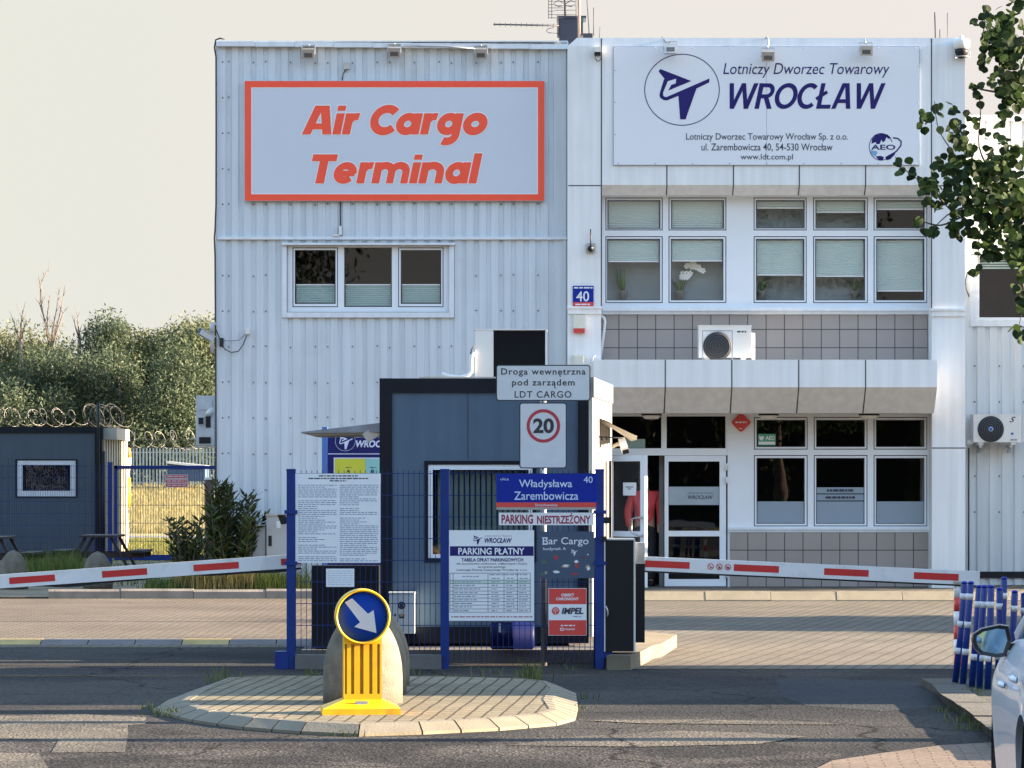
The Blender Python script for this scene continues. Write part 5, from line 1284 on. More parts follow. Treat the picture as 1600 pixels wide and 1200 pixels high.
# guarded-by sign
s = thing("security_sign", (X(886.5, d), d, Z(993, d)), "red and white security sign reading OBIEKT CHRONIONY low on the mesh fence", "sign")
obj("plate", MB().bp(857, 916.5, 919, 993, d, .006).mi(1).bp(857.6, 916, 919.6, 944, d - .001, .001).bp(857.6, 916, 969, 992.4, d - .001, .001), [M_signwhite, M_red], s)
mb = MB().text("OBIEKT", (877, 897, 927.5, 932), d - .002, bold=.03).text("CHRONIONY", (869, 904.5, 933.5, 938), d - .002, bold=.03).bars([(876, 898.5, 976.5)], d - .002, 1.8).text("impel.pl", (882, 898, 981.5, 985), d - .002, bold=.02).ring((875.3, 880.5, 981, 985.5), (876.3, 879.5, 982, 984.5), d - .002, .0008)
obj("lettering", mb, M_signwhite, s)
mb = MB().text("IMPEL", (877.5, 911.5, 949.5, 959.5), d - .002, shear=.2, bold=.045).mi(1)
mb.add([(X(868 + 6 * math.cos(6.283 * i / 20), d), d - .002, Z(954.5 + 6 * math.sin(6.283 * i / 20), d)) for i in range(20)][::-1], [tuple(range(20))])
mb.mi(2).rib([(X(868 + 3.4 * math.cos(R(t)), d), Z(954 - 3.6 * math.sin(R(t)), d)) for t in range(-30, 211, 20)], .9 * d / F, d - .003).rib([(X(868 + 1.6 * math.cos(R(t)), d), Z(954 - 1.8 * math.sin(R(t)), d)) for t in range(-30, 211, 30)], .8 * d / F, d - .003).rect(867.3, 868.7, 954, 959.5, d - .003)
mb.mi(3).bars([(896, 910, 962.5)], d - .002, 1.4)
obj("emblem", mb, [M_ink, M_red, mat("emblem_pink", (.70, .45, .45), .5), M_greyink], s)

# speed limit post behind the fence
d = 31.75
s = thing("speed_limit_post", (X(849, d), d, 0), "post with a white internal road plate above a 20 limit plate, behind the mesh fence", "sign")
mb = MB().tube([(X(850, d), d + .05, 0.0), (X(849, d), d + .05, Z(580, d))], .03, 10)
obj("post", mb, M_steel, s)
def rplate(p, r, d, th, name, par, tilt=0):
    mb = MB(); rs = r
    def rr(p, r): return [(X(p[a_] + sx_ * r + r * math.cos(R(t)), d), Z(p[b_] + sy_ * r - r * math.sin(R(t)), d)) for a_, b_, sx_, sy_, t0 in ((1, 2, -1, 1, 0), (0, 2, 1, 1, 90), (0, 3, 1, -1, 180), (1, 3, -1, -1, 270)) for t in range(t0, t0 + 91, 15)]
    mb.mi(1).prism(rr(p, r), d, d + th)
    q = (p[0] + 1.7, p[1] - 1.7, p[2] + 1.7, p[3] - 1.7)
    mb.mi(0).prism(rr(q, r - 1.3), d - .002, d - .0002)
    return obj(name, mb, [M_retro, mat("sign_edge_black", (.02, .022, .03), .4)], par)
rplate((775, 922.5, 570, 626.5), 4.5, d, .02, "plate", s)
obj("lettering", MB().text("Droga wewnetrzna", (783, 915, 575.5, 588.5), d - .003, bold=.016, space=1.15).text("pod zarzadem", (800, 898, 592.5, 605.5), d - .003, bold=.016, space=1.15).text("LDT CARGO", (804, 893, 611, 621.5), d - .003, bold=.012, space=1.15).rib([(X(a_, d), Z(b_, d)) for a_, b_ in ((875.5, 584), (874.3, 586.2), (875, 587.8), (876.8, 587.6))], .007, d - .0034).rib([(X(a_, d), Z(b_, d)) for a_, b_ in ((867.5, 602.2), (866.2, 604.6), (867, 606.2), (868.8, 606))], .007, d - .0034), mat("sign_edge_black", (.02, .022, .03), .4), s)
rplate((811.5, 885.5, 629, 732), 4.5, d, .02, "plate", s)
cx, cz = X(849, d), Z(665.5, d)
mb = MB().rib([(cx + .1420 * math.cos(R(t)), cz + .1420 * math.sin(R(t))) for t in range(0, 360, 5)], .030, d - .003, True)
obj("limit_ring", mb, mat("limit_red", (.42, .03, .05), .4), s)
obj("lettering", MB().text("20", (833, 865.5, 653.5, 677), d - .004, bold=.035), mat("sign_edge_black", (.02, .022, .03), .4), s)

# blue tank and white meter box behind the fence
d = 31.95
s = thing("blue_drum", (X(801, d), d, .135), "dark blue plastic drum lying behind the mesh fence below the price board", "drum")
x0, x1 = X(766, d), X(835, d); z0 = .14; r_ = .13
mb = MB(); pr = [(r_ * .85, 0), (r_, .02), (r_, (x1 - x0) * .48), (r_ * 1.05, (x1 - x0) * .5), (r_, (x1 - x0) * .52), (r_, x1 - x0 - .02), (r_ * .85, x1 - x0)]
mb.lathe(pr, (x0, d + .1, z0 + r_), 24, 'X')
obj("body", mb, mat("blue_plastic", (.004, .008, .060), .5, var=.1, spec=.12), s)
obj("clasp", MB().box(x0 + .08, x0 + .10, d - .04, d - .03, z0 + .17, z0 + .25), M_signwhite, s)
d = 32.68
s = thing("meter_box", (X(627, d), d, .3), "white electric meter box with a round dark badge on the guard hut wall", "box")
obj("cabinet", MB().bp(608, 647.5, 927.5, 990, d, .2).bp(607, 648.5, 925.5, 927.4, d - .01, .22), mat("meter_box_white", (.55, .62, .66), .5, var=.08, vs=6), s)
cx, cz = X(627.5, d), Z(946, d)
mb = MB().rib([(cx + .030 * math.cos(R(t)), cz + .030 * math.sin(R(t))) for t in range(0, 360, 15)], .014, d - .002, True)
mb.rect(624.5, 630.5, 943, 950, d - .003).rect(623.5, 631.5, 960, 966, d - .002).rect(616, 619, 959, 963, d - .002)
mb.mi(1).add([(X(p, d), d - .003, Z(q, d)) for p, q in [(624.5, 963), (630.5, 963), (627.5, 957.5)]], [(0, 1, 2)])
obj("warning_badge", mb, [M_ink, mat("warning_ochre", (.50, .38, .15), .5)], s)

# ================================================================== barriers
M_cab = mat("barrier_cabinet_black", (.008, .009, .012), .45, var=.1, spec=.25)
bd = 31.55
def boom(par, a_, b_, q, cols, d, name="boom"):
    """arm from photo point a_ to b_ with height q px; cols are the red film stretches (0..1 along the arm)"""
    A, B = Vector((X(a_[0], d), d, Z(a_[1], d))), Vector((X(b_[0], d), d, Z(b_[1], d)))
    h = q * d / F; t = (B - A); l = t.length
    mb = MB().beam(A, B, .07, h)
    arm = obj(name, mb, M_boomw, par)
    u = t.normalized(); w_ = Vector((-u.z, 0, u.x))
    for c0, c1 in cols:
        mb = MB()
        p0, p1 = A + t * c0, A + t * c1
        for s_, y_ in ((1, -.0365),):
            o = Vector((0, y_, 0)); hh = h * .24
            mb.quad(p0 - w_ * hh + o, p1 - w_ * hh + o, p1 + w_ * hh + o, p0 + w_ * hh + o)
        obj("red_film", mb, M_boomr, arm)
    return arm, A, B, w_
s = thing("barrier", (X(975, bd), bd, .135), "black barrier cabinet with a red and white boom lowered to the right across the lane", "barrier", "entry barriers")
mb = MB().bp(946, 990, 844, 1018, bd - .3, .32)
obj("cabinet", mb, M_cab, s)
obj("cabinet_edge", MB().bp(945, 992, 841.5, 843.9, bd - .31, .34).bp(990.1, 993, 844, 1018, bd - .3, .32).bp(944, 945.9, 841.5, 1018, bd - .3, .3), mat("cabinet_pale_edge", (.55, .55, .52), .4), s)
obj("handle", MB().tube([(X(p, bd - .31), bd - .315, Z(q, bd)) for p, q in [(946.5, 945), (949, 951), (950, 957), (948, 962)]], .008, 6), M_steel, s)
mb = MB().bp(993.2, 1007.5, 881, 1004, bd - .05, .3).mi(1).bp(993.2, 1007.5, 848, 880.9, bd - .05, .3)
obj("drive_column", mb, [M_cab, M_steel], s)
arm, A, B, w_ = boom(s, (1007.8, 880.5), (1530, 903.5), 22, [(.0, .133), (.265, .40), (.535, .668), (.803, .937)], bd)
cols = [(1110, 885.8), (1123.5, 886.4), (1137, 887.0)]
mb = MB()
for k, (p, q) in enumerate(cols):
    cx, cz = X(p, bd), Z(q, bd) + .005; y_ = bd - .0368
    mb.mi(0).rib([(cx + .026 * math.cos(R(t)), cz + .026 * math.sin(R(t))) for t in range(0, 360, 20)], .007, y_, True)
    mb.rib([(cx - .02, cz + .017), (cx + .02, cz - .017)], .006, y_ - .0004)
    mb.mi(1).rib([(cx, cz - .016), (cx + .002, cz + .006)], .008 if k == 0 else .012, y_ - .0002)
    if k == 1: mb.rib([(cx - .012, cz - .012), (cx + .012, cz - .012)], .006, y_ - .0003)
    if k == 2: mb.rib([(cx - .012, cz - .004), (cx + .014, cz - .004)], .014, y_ - .0003)
obj("pictograms", mb, [M_boomr, M_ink], arm)
obj("rubber_edge", MB().beam(A - w_ * .072, B - w_ * .072, .05, .018), M_rubber, arm)
s2 = thing("boom_rest", (X(1497, bd), bd, 0), "red and white post that holds the tip of the right barrier boom", "post")
mb = MB()
for k in range(6): mb.mi(k % 2).tube([(X(1497, bd), bd + .02, .13 * k), (X(1497, bd), bd + .02, .13 * (k + 1))], .038, 10)
obj("post", mb, [M_red, M_signwhite], s2); obj("cradle", MB().beam((X(1489, bd), bd, .79), (X(1505, bd), bd, .79), .09, .02), M_steel, s2)
s = thing("barrier", (X(545, 32.3), 32.3, .135), "barrier whose boom with wavy black lower edge reaches off the left side", "barrier", "entry barriers")
obj("cabinet", MB().bp(487, 592, 884, 1012, 32.3, .35), M_cab, s)
arm, A, B, w_ = boom(s, (470, 876), (-260, 926.5), 21.5, [(.0, .042), (.132, .229), (.328, .4245), (.525, .623), (.722, .82)], bd)
mb = MB(); n = 40; t = B - A
for k in range(n):
    p, q = A + t * (k / n), A + t * ((k + 1) / n)
    f = lambda u: w_ * (.078 + .016 * math.sin(17 * u) + .008 * math.sin(41 * u)) * (-1 if w_.z > 0 else 1)
    h0, h1 = f(k / n), f((k + 1) / n); e = w_ * (.062 * (-1 if w_.z > 0 else 1))
    for y_ in (-.02, .02):
        mb.quad(p + e + Vector((0, y_, 0)), q + e + Vector((0, y_, 0)), q + h1 + Vector((0, y_, 0)), p + h0 + Vector((0, y_, 0)))
    mb.quad(p + h0 + Vector((0, -.02, 0)), q + h1 + Vector((0, -.02, 0)), q + h1 + Vector((0, .02, 0)), p + h0 + Vector((0, .02, 0)))
obj("rubber_edge", mb, M_rubber, arm)
# totem between hut and hall
d = 42.0
s = thing("site_directory", (X(560, d), d, 0), "navy and yellow site directory board half hidden behind the guard hut", "sign")
obj("post", MB().bp(503, 511.5, 667, 960, d - .02, .12), M_bluepale, s)
obj("board", MB().bp(511.6, 680, 671, 900, d, .06), mat("directory_navy", (.010, .012, .11), .45, spec=.25), s)
mb = MB(); logo(mb, 539.5, 689.5, .0505, d - .003, rw=9); mb.text("WROCŁAW", (556, 625, 688, 699), d - .003, shear=.2, bold=.035).text("Lotniczy Dworzec Towarowy", (556, 625, 679.5, 685), d - .003, shear=.2).rect(512.5, 679, 708.6, 709.8, d - .003).ring((521.5, 640, 715, 800), (523, 638, 716.5, 798), d - .004, .003)
obj("lettering", mb, mat("directory_pale", (.62, .66, .80), .4), s)
obj("panel", MB().bp(523, 571, 716.5, 798, d - .002, .0018), mat("directory_yellow", (.55, .55, .04), .4), s)
obj("panel", MB().bp(571.2, 638, 716.5, 798, d - .002, .0018), mat("directory_teal", (.25, .52, .50), .4), s)
obj("print", MB().text("A", (541, 547, 733.5, 739), d - .004, bold=.03).text("B", (580, 585, 733.5, 739), d - .004, bold=.03).bars([(540, 549, 729.8), (578, 588, 729.8)], d - .004, 1.2), M_ink, s)

# ================================================================== on the island
d = 24.05
s = thing("keep_right_bollard", (X(565, d), d, .07), "yellow plastic bollard with a round blue keep-right arrow disc on the paved island", "traffic bollard")
yb = d
mb = MB()
zb = lambda q: Z(q, yb)
# flared foot, fluted body, round head
foot = [(503, 1118), (507, 1108), (626, 1108), (627, 1116), (622, 1118), (600, 1114), (560, 1116), (530, 1118)]
z_0 = .07
mb.add([(X(503, d), d - .05, z_0), (X(626, d), d - .05, z_0), (X(626, d), d + .36, z_0), (X(503, d), d + .36, z_0), (X(504, d), d - .05, zb(1107)), (X(625, d), d - .05, zb(1107)), (X(625, d), d + .36, zb(1107)), (X(504, d), d + .36, zb(1107)),
        (X(537, d), d + .05, zb(1094)), (X(598, d), d + .05, zb(1094)), (X(598, d), d + .28, zb(1094)), (X(537, d), d + .28, zb(1094))],
       [(0, 1, 5, 4), (1, 2, 6, 5), (2, 3, 7, 6), (3, 0, 4, 7), (4, 5, 9, 8), (5, 6, 10, 9), (6, 7, 11, 10), (7, 4, 8, 11)])
obj("foot", mb, M_yellow, s)
bx0, bx1 = X(537.5, d), X(597, d)
flutes = [(539.5, 542.5), (549, 554), (563, 568.5), (577.5, 582.5), (590, 594)]
mb = MB()
holes = [(X(a_, d), X(b_, d), zb(1085), zb(1007)) for a_, b_ in flutes]
holed_wall(mb, bx0, bx1, zb(1094), zb(985), d + .05, holes, .02)
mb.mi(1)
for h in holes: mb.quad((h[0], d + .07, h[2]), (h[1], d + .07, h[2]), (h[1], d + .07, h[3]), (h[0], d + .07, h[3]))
mb.mi(0)
mb.quad((bx0, d + .05, zb(1094)), (bx0, d + .05, zb(985)), (bx0, d + .26, zb(985)), (bx0, d + .26, zb(1094))); mb.quad((bx1, d + .05, zb(1094)), (bx1, d + .26, zb(1094)), (bx1, d + .26, zb(985)), (bx1, d + .05, zb(985))); mb.quad((bx0, d + .26, zb(1094)), (bx0, d + .26, zb(985)), (bx1, d + .26, zb(985)), (bx1, d + .26, zb(1094)))
obj("body", mb, [M_yellow, M_yellowd], s)
cx, cz, rr_ = X(567.2, d), zb(964), 43.2 * d / F
mb = MB().lathe([(rr_ * .90, .0), (rr_ * .93, .035), (rr_ * .985, .035), (rr_, .02), (rr_, -.18), (rr_ * .95, -.19), (0, -.19)], (cx, d + .05, cz), 48, 'Y')
obj("head", mb, M_yellow, s)
obj("disc", MB().lathe([(rr_ * .905, .004), (rr_ * .9, .010), (.0, .010)], (cx, d + .05, cz), 48, 'Y'), mat("mandatory_blue", (.002, .040, .30), .45, spec=.12, var=.04, vs=5), s)
ar = [(539.3, 941.5), (550.5, 935), (575.5, 959.5), (584.2, 953.5), (588.6, 989.5), (554, 979.8), (563, 972.5)]
mb = MB(); mb.prism([(X(p, d), zb(q)) for p, q in ar], d + .038, d + .0395)
obj("arrow", mb, M_retro, s)
obj("plate", MB().bp(555, 575, 1095.5, 1103.5, d + .0, .012).mi(1).bars([(557, 572, 1098)], d - .001, 3), [M_steel, M_greyink], s)
s.rotation_euler = (0, 0, R(5))
# concrete cones behind it
def cone(x, y, r, h, label, z=.07, grp="concrete bollards on the island"):
    pr = [(r, 0)] + [(r * (1 - (k / 12) ** 2.6) ** .62 if k < 12 else 0, .12 + (h - .12) * (k / 12)) for k in range(13)]
    return tag(obj("concrete_bollard", MB().lathe(pr, (x, y, z), 28), M_conc), label, "bollard", grp)
cone(X(565, 25.15), 25.35, .298, .70, "nearest egg-shaped concrete bollard, right behind the yellow keep-right bollard")
cone(X(576, 26.3), 26.45, .290, .66, "middle one of the egg-shaped concrete bollards behind the keep-right bollard")
cone(X(584, 27.4), 27.55, .285, .64, "farthest egg-shaped concrete bollard behind the keep-right bollard")
cone(X(21, 54.5), 54.5, .24, .62, "grey concrete bollard at the left edge behind the left barrier boom", 0.03, "concrete bollards by the picnic tables")
cone(X(152.5, 54.5), 54.5, .24, .60, "grey concrete bollard in front of the dark picnic table behind the boom", 0.03, "concrete bollards by the picnic tables")

# blue and white guide posts at the right
gp = [((1507, 912), (1493, 1078), 27.9, 3), ((1517, 912), (1505, 1079), 27.7, 3), ((1530, 918), (1519, 1088), 27.3, 2), ((1538, 918), (1531, 1092), 27.1, 2), ((1548.5, 918), (1543.5, 1092), 27.0, 2),
      ((1562, 922), (1559, 1080), 27.5, 2), ((1569, 905), (1568, 1062), 28.6, 2), ((1585.5, 926), (1582, 1082), 27.4, 2), ((1600, 930), (1599, 1080), 27.5, 2), ((1616, 930), (1617, 1080), 27.5, 2)]
gl_ = ["leftmost leaning blue post with white bands at the end of the dark kerb", "second leaning blue post with white bands from the left", "blue guide post with white bands just left of the car mirror top", "blue guide post with white bands rising behind the left part of the car mirror", "blue guide post with white bands behind the middle of the car mirror",
       "blue guide post with white bands behind the right half of the car mirror", "tallest thin blue guide post standing behind the car mirror", "sunlit blue guide post right of the car mirror", "blue guide post at the right edge above the car", None]
for (a_, b_, d, nb), lb in zip(gp, gl_):
    if lb is None: continue
    top, bot = Vector((X(a_[0], d), d, Z(a_[1], d))), Vector((X(b_[0], d), d + .02, .07))
    s_ = thing("guide_post", bot, lb, "post", "blue and white guide posts")
    mb = MB(); n = 24
    mb.tube([bot, bot.lerp(top, .5) + Vector((random.uniform(-.01, .01), 0, 0)), top - (top - bot) * .01, top], [.027, .027, .027, .023], 12)
    obj("tube", mb, mat("guide_post_blue", (.006, .032, .20), .3, var=.08, spec=.35), s_)
    bands = [.29, .56, .84] if nb == 3 else [.27, .80]
    mb = MB()
    for t in bands: mb.tube([bot.lerp(top, t), bot.lerp(top, t + .062)], .029, 12)
    obj("band", mb, M_retro, s_)
    obj("cap", MB().lathe([(.027, 0), (.025, .012), (.015, .02), (.0, .021)], tuple(top), 12), M_blue, s_)
kp = [G(*p)[:2] for p in [(1464, 1085), (1475, 1099), (1500, 1115), (1522, 1131), (1548, 1152), (1600, 1190)]]
kerb_run("kerb", [tuple(p) for p in kp][::-1], -.22, -.02, .085, .42, .04, mat("dark_kerb", (.085, .076, .062), .95, var=.25, vs=5, bump=.5, bs=40))
structure("soil", MB().slab([tuple(p) for p in kp] + [(6.5, 20.8), (7.0, 28.6), (3.45, 28.6)], -.02, .065), mat("verge_soil", (.060, .050, .034), .95, var=.3, vs=3, bump=.6, bs=14))

# ================================================================== person in the doorway
d = 52.55
def skin(name, joints, edges, m, par, sub=2):
    me = bpy.data.meshes.new(name); o_ = ORG[par.name]
    me.from_pydata([(p[0] - o_[0], p[1] - o_[1], p[2] - o_[2]) for p, r_ in joints], edges, [])
    ob = bpy.data.objects.new(name, me); COL.objects.link(ob)
    ob.modifiers.new("s", 'SKIN'); sub_ = ob.modifiers.new("u", 'SUBSURF'); sub_.levels = sub_.render_levels = sub
    for i, (p, r_) in enumerate(joints): me.skin_vertices[0].data[i].radius = (r_, r_) if not isinstance(r_, tuple) else r_
    me.skin_vertices[0].data[0].use_root = True
    dg = bpy.context.evaluated_depsgraph_get(); dg.update()
    nm = bpy.data.meshes.new_from_object(ob.evaluated_get(dg)); bpy.data.objects.remove(ob)
    for p in nm.polygons: p.use_smooth = True
    nm.materials.clear(); nm.materials.append(m)
    ob = bpy.data.objects.new(name, nm); COL.objects.link(ob); ob.parent = par; ORG[ob.name] = o_
    return ob
pxc, pz = X(1007, d), .125
s = thing("person", (pxc, d, pz), "person in a red jacket with dark hair, seen from behind in the open office doorway", "person")
P = lambda x_, y_, z_: (pxc + x_, d + y_, pz + z_)
obj_skin = mat("skin", (.42, .25, .18), .5); jk = mat("red_jacket", (.75, .08, .09), .75, var=.12, vs=9, bump=.2, bs=30); tr_ = mat("dark_trousers", (.022, .022, .028), .8)
J = [(P(0, 0, .92), .14), (P(0, 0, 1.12), .135), (P(0, 0, 1.34), .15), (P(0, 0, 1.46), .09), (P(0, 0, 1.53), .055), (P(0, -.01, 1.62), .085), (P(0, -.01, 1.72), .085)]
E_ = [(i, i + 1) for i in range(6)]
def add(j, par_i): J.append(j); E_.append((par_i, len(J) - 1)); return len(J) - 1
for sg in (-1, 1):
    a1 = add((P(.17 * sg, 0, 1.42), .07), 2); a2 = add((P(.24 * sg, .01, 1.15), .05), a1); a3 = add((P(.225 * sg, -.06, .92), .038), a2); add((P(.22 * sg, -.10, .82), .035), a3)
    l1 = add((P(.09 * sg, 0, .82), .095), 0); l2 = add((P(.10 * sg, -.01, .48), .065), l1); l3 = add((P(.10 * sg, .02, .09), .045), l2); add((P(.10 * sg, -.10, .04), .04), l3)
skin("body", J, E_, obj_skin, s)
J = [(P(0, .0, .90), .165), (P(0, .0, 1.12), .16), (P(0, .0, 1.34), .175), (P(0, .0, 1.47), .085)]; E_ = [(0, 1), (1, 2), (2, 3)]
for sg in (-1, 1):
    a1 = add((P(.18 * sg, 0, 1.41), .09), 2); a2 = add((P(.26 * sg, .01, 1.14), .072), a1); a3 = add((P(.235 * sg, -.06, .90), .055), a2)
skin("jacket", J, E_, jk, s)
J = [(P(0, 0, 1.0), .165), (P(0, 0, .86), .168)]; E_ = [(0, 1)]
for sg in (-1, 1):
    l1 = add((P(.095 * sg, 0, .78), .11), 1); l2 = add((P(.10 * sg, -.01, .48), .082), l1); add((P(.10 * sg, .02, .06), .068), l2)
skin("trousers", J, E_, tr_, s)
obj("hair", MB().lathe([(.0, .125), (.06, .115), (.10, .06), (.112, 0), (.105, -.06), (.07, -.11), (.03, -.12)], P(0, -.01, 1.69), 18), mat("dark_hair", (.012, .010, .010), .5), s)
for sg in (-1, 1): obj("shoe", MB().lathe([(.055, 0), (.055, .05), (.045, .08), (.0, .085)], P(.10 * sg, -.03, 0.005), 14, sy=2.1), M_rubber, s)

# ================================================================== silver car at the lower right
def build_car():
    C = Vector((3.00, 14.47, 0)); yaw = R(-5.5)
    car = thing("parked_car", C, "silver car with a black door mirror at the lower right corner, seen along its flank", "car")
    Mx = Matrix.Translation(C) @ Matrix.Rotation(yaw, 4, 'Z')
    paint = mat("silver_paint", (.60, .67, .76), .32, metal=.1, var=.0, coat=.5)
    trim = mat("car_black_trim", (.012, .012, .014), .35)
    cglass = mat("car_glass", (.015, .02, .025), .05, spec=.8)
    # lower body: stations along the length (forward = +y), half widths at a few heights
    st = [(-2.22, .55, .62), (-2.10, .80, .93), (-1.75, .87, 1.0), (-1.30, .905, 1.03), (-.85, .895, 1.02), (0, .90, 1.0), (.70, .90, .985), (1.20, .905, .96), (1.62, .875, .92), (1.98, .78, .84), (2.16, .55, .70)]
    mb = MB(); ring = []
    for y_, hw, belt in st:
        flare = .020 if abs(abs(y_) - 1.28) < .15 else 0
        prof = [(.86, .20), (.965, .27), (.975 + flare, .42), (.985 + flare, .58), (1.0, .70), (.985, .80), (.94, .88), (.88, .95)]
        sc = belt / 1.0
        L_ = [(-hw * u, y_, v if v < .6 else .6 + (v - .6) * (belt - .6) / .32 if belt > .62 else min(v, belt)) for u, v in prof]
        top = belt + .02
        ring.append(L_ + [(-hw * .78, y_, top), (0, y_, top + .02), (hw * .78, y_, top)] + [(-x_, yy, zz) for x_, yy, zz in reversed(L_)])
    n = len(ring[0]); vs = [v for r_ in ring for v in r_]; fs = []
    for i in range(len(ring) - 1):
        for j in range(n): fs.append((i * n + j, i * n + (j + 1) % n, (i + 1) * n + (j + 1) % n, (i + 1) * n + j))
    fs.append(tuple(range(n - 1, -1, -1))); fs.append(tuple((len(ring) - 1) * n + j for j in range(n)))
    me = bpy.data.meshes.new("body"); me.from_pydata([(v[0], v[1], v[2]) for v in vs], [], [f[::-1] for f in fs]); bm = bmesh.new(); bm.from_mesh(me)
    bmesh.ops.recalc_face_normals(bm, faces=bm.faces); bm.to_mesh(me); bm.free()
    ob = bpy.data.objects.new("body", me); COL.objects.link(ob)
    sb = ob.modifiers.new("s", 'SUBSURF'); sb.levels = sb.render_levels = 2
    cut = []
    for y_ in (-1.30, 1.33):
        for s_ in (-1, 1):
            b = MB().lathe([(.0, -.20), (.43, -.20), (.43, .22), (.0, .22)], (s_ * .85, y_, .37), 40, 'X'); m2 = bpy.data.meshes.new("c"); m2.from_pydata(b.v, [], b.f)
            bm = bmesh.new(); bm.from_mesh(m2); bmesh.ops.remove_doubles(bm, verts=bm.verts, dist=1e-5); bmesh.ops.recalc_face_normals(bm, faces=bm.faces); bm.to_mesh(m2); bm.free()
            c = bpy.data.objects.new("c", m2); COL.objects.link(c); cut.append(c)
            md = ob.modifiers.new("b", 'BOOLEAN'); md.operation = 'DIFFERENCE'; md.object = c; md.solver = 'EXACT'
    dg = bpy.context.evaluated_depsgraph_get(); dg.update()
    nm = bpy.data.meshes.new_from_object(ob.evaluated_get(dg))
    for o_ in cut + [ob]: bpy.data.objects.remove(o_)
    rot_ = Matrix.Rotation(yaw, 4, 'Z')
    nm.transform(rot_); nm.materials.clear(); nm.materials.append(paint)
    for p in nm.polygons: p.use_smooth = True
    body = bpy.data.objects.new("body", nm); COL.objects.link(body); body.parent = car; ORG[body.name] = ORG[car.name]
    try: nm.set_sharp_from_angle(angle=R(35))
    except Exception: pass
    def part(name, b, m, par=car):
        b.v = [tuple(Mx @ Vector(v)) for v in b.v]; return obj(name, b, m, par)
    # greenhouse
    gh = [(-2.05, .56, 1.02), (-1.60, .58, 1.36), (-.9, .59, 1.46), (.1, .59, 1.47), (.55, .57, 1.40), (1.25, .60, .99)]
    b = MB(); rings = [[(-.75 if y_ > -2 else -.66, y_, 1.0), (-hw, y_, top), (hw, y_, top), (.75 if y_ > -2 else .66, y_, 1.0)] for y_, hw, top in gh]
    vs = [v for r_ in rings for v in r_]; fs = []
    for i in range(len(rings) - 1):
        for j in range(3): fs.append((i * 4 + j, (i + 1) * 4 + j, (i + 1) * 4 + j + 1, i * 4 + j + 1))
    b.add(vs, fs); part("side_glass", b, cglass)
    b = MB().sh(True)
    rr = [[(-hw - .012, y_, top - .03), (-hw * .7, y_, top + .025), (hw * .7, y_, top + .025), (hw + .012, y_, top - .03)] for y_, hw, top in gh[1:5]]
    vs = [v for r_ in rr for v in r_]
    b.add(vs, [(i * 4 + j, (i + 1) * 4 + j, (i + 1) * 4 + j + 1, i * 4 + j + 1) for i in range(3) for j in range(3)])
    for s_ in (-1, 1):
        b.beam((s_ * .755, 1.22, .99), (s_ * .575, .56, 1.41), .06, .05).beam((s_ * .755, .15, 1.0), (s_ * .60, .05, 1.46), .08, .03).beam((s_ * .72, -1.95, 1.03), (s_ * .59, -1.58, 1.37), .22, .04)
    part("roof", b, paint)
    for y_ in (-1.30, 1.33):
        for s_ in (-1, 1):
            w_ = part("wheel", MB().lathe([(.23, -.10), (.33, -.11), (.365, -.08), (.37, 0), (.365, .08), (.33, .11), (.23, .10)], (s_ * .735, y_, .37), 36, 'X'), M_rubber)
            b = MB().lathe([(.0, .06 * s_), (.05, .085 * s_), (.23, .09 * s_), (.235, .10 * s_)], (s_ * .735, y_, .37), 30, 'X')
            part("rim", b, M_alu, w_)
            part("arch_liner", MB().lathe([(.437, -.16 * s_), (.437, .10 * s_), (.415, .105 * s_), (.415, -.16 * s_)], (s_ * .765, y_, .37), 40, 'X'), trim)
    for s_ in (-1, 1):
        for y_, z_ in ((0.0, .845), (-1.0, .925)):
            b = MB().sh(True); pr = [(-.13, .006), (-.11, .026), (.0, .032), (.10, .026), (.125, .006)]
            vs = []; k = len(pr)
            for yy, o_ in pr:
                for a_ in range(8): vs.append((s_ * (.893 + o_ * (.5 + .5 * math.cos(R(45 * a_)))), y_ + yy, z_ + .013 * math.sin(R(45 * a_))))
            b.add(vs, [(i * 8 + j, i * 8 + (j + 1) % 8, (i + 1) * 8 + (j + 1) % 8, (i + 1) * 8 + j) for i in range(k - 1) for j in range(8)])
            part("door_handle", b, paint)
        m_ = MB().sh(True)
        # mirror shell: open box facing backwards, rounded
        outl = [(.05, .928), (.01, .922), (-.06, .935), (-.088, .96), (-.100, .995), (-.096, 1.025), (-.06, 1.05), (.02, 1.068), (.06, 1.062), (.074, 1.0)]
        cxm = -.012; czm_ = .995
        vs = []; lev = [(0, 1.0), (.05, 1.05), (.10, .92), (.13, .6)]
        for yy, sc in lev:
            for x_, z_ in outl: vs.append((s_ * (.90 - (cxm + (x_ - cxm) * sc)) if s_ > 0 else -.90 + (cxm + (x_ - cxm) * sc), .70 + yy, czm_ + (z_ - czm_) * sc))
        k = len(outl)
        m_.add(vs, [(i * k + j, i * k + (j + 1) % k, (i + 1) * k + (j + 1) % k, (i + 1) * k + j) for i in range(3) for j in range(k)] + [tuple(3 * k + j for j in range(k))])
        inn = [(s_ * (.90 - (cxm + (x_ - cxm) * .86)) if s_ > 0 else -.90 + (cxm + (x_ - cxm) * .80), .705, czm_ + (z_ - czm_) * .78) for x_, z_ in outl]
        m_.sh(False).add(vs[:k] + inn, [(j, (j + 1) % k, (j + 1) % k + k, j + k) for j in range(k)])
        m_.box(min(s_ * .72, s_ * .85), max(s_ * .72, s_ * .85), .72, .80, .955, .985)
        mi_ = part("mirror", m_, trim)
        g2 = MB(); g2.add([(v[0], .708, v[2]) for v in inn], [tuple(range(k))])
        part("mirror_glass", g2, mat("mirror_glass", (.24, .42, .60), .03, metal=1.0, var=0), mi_)
    b = MB()
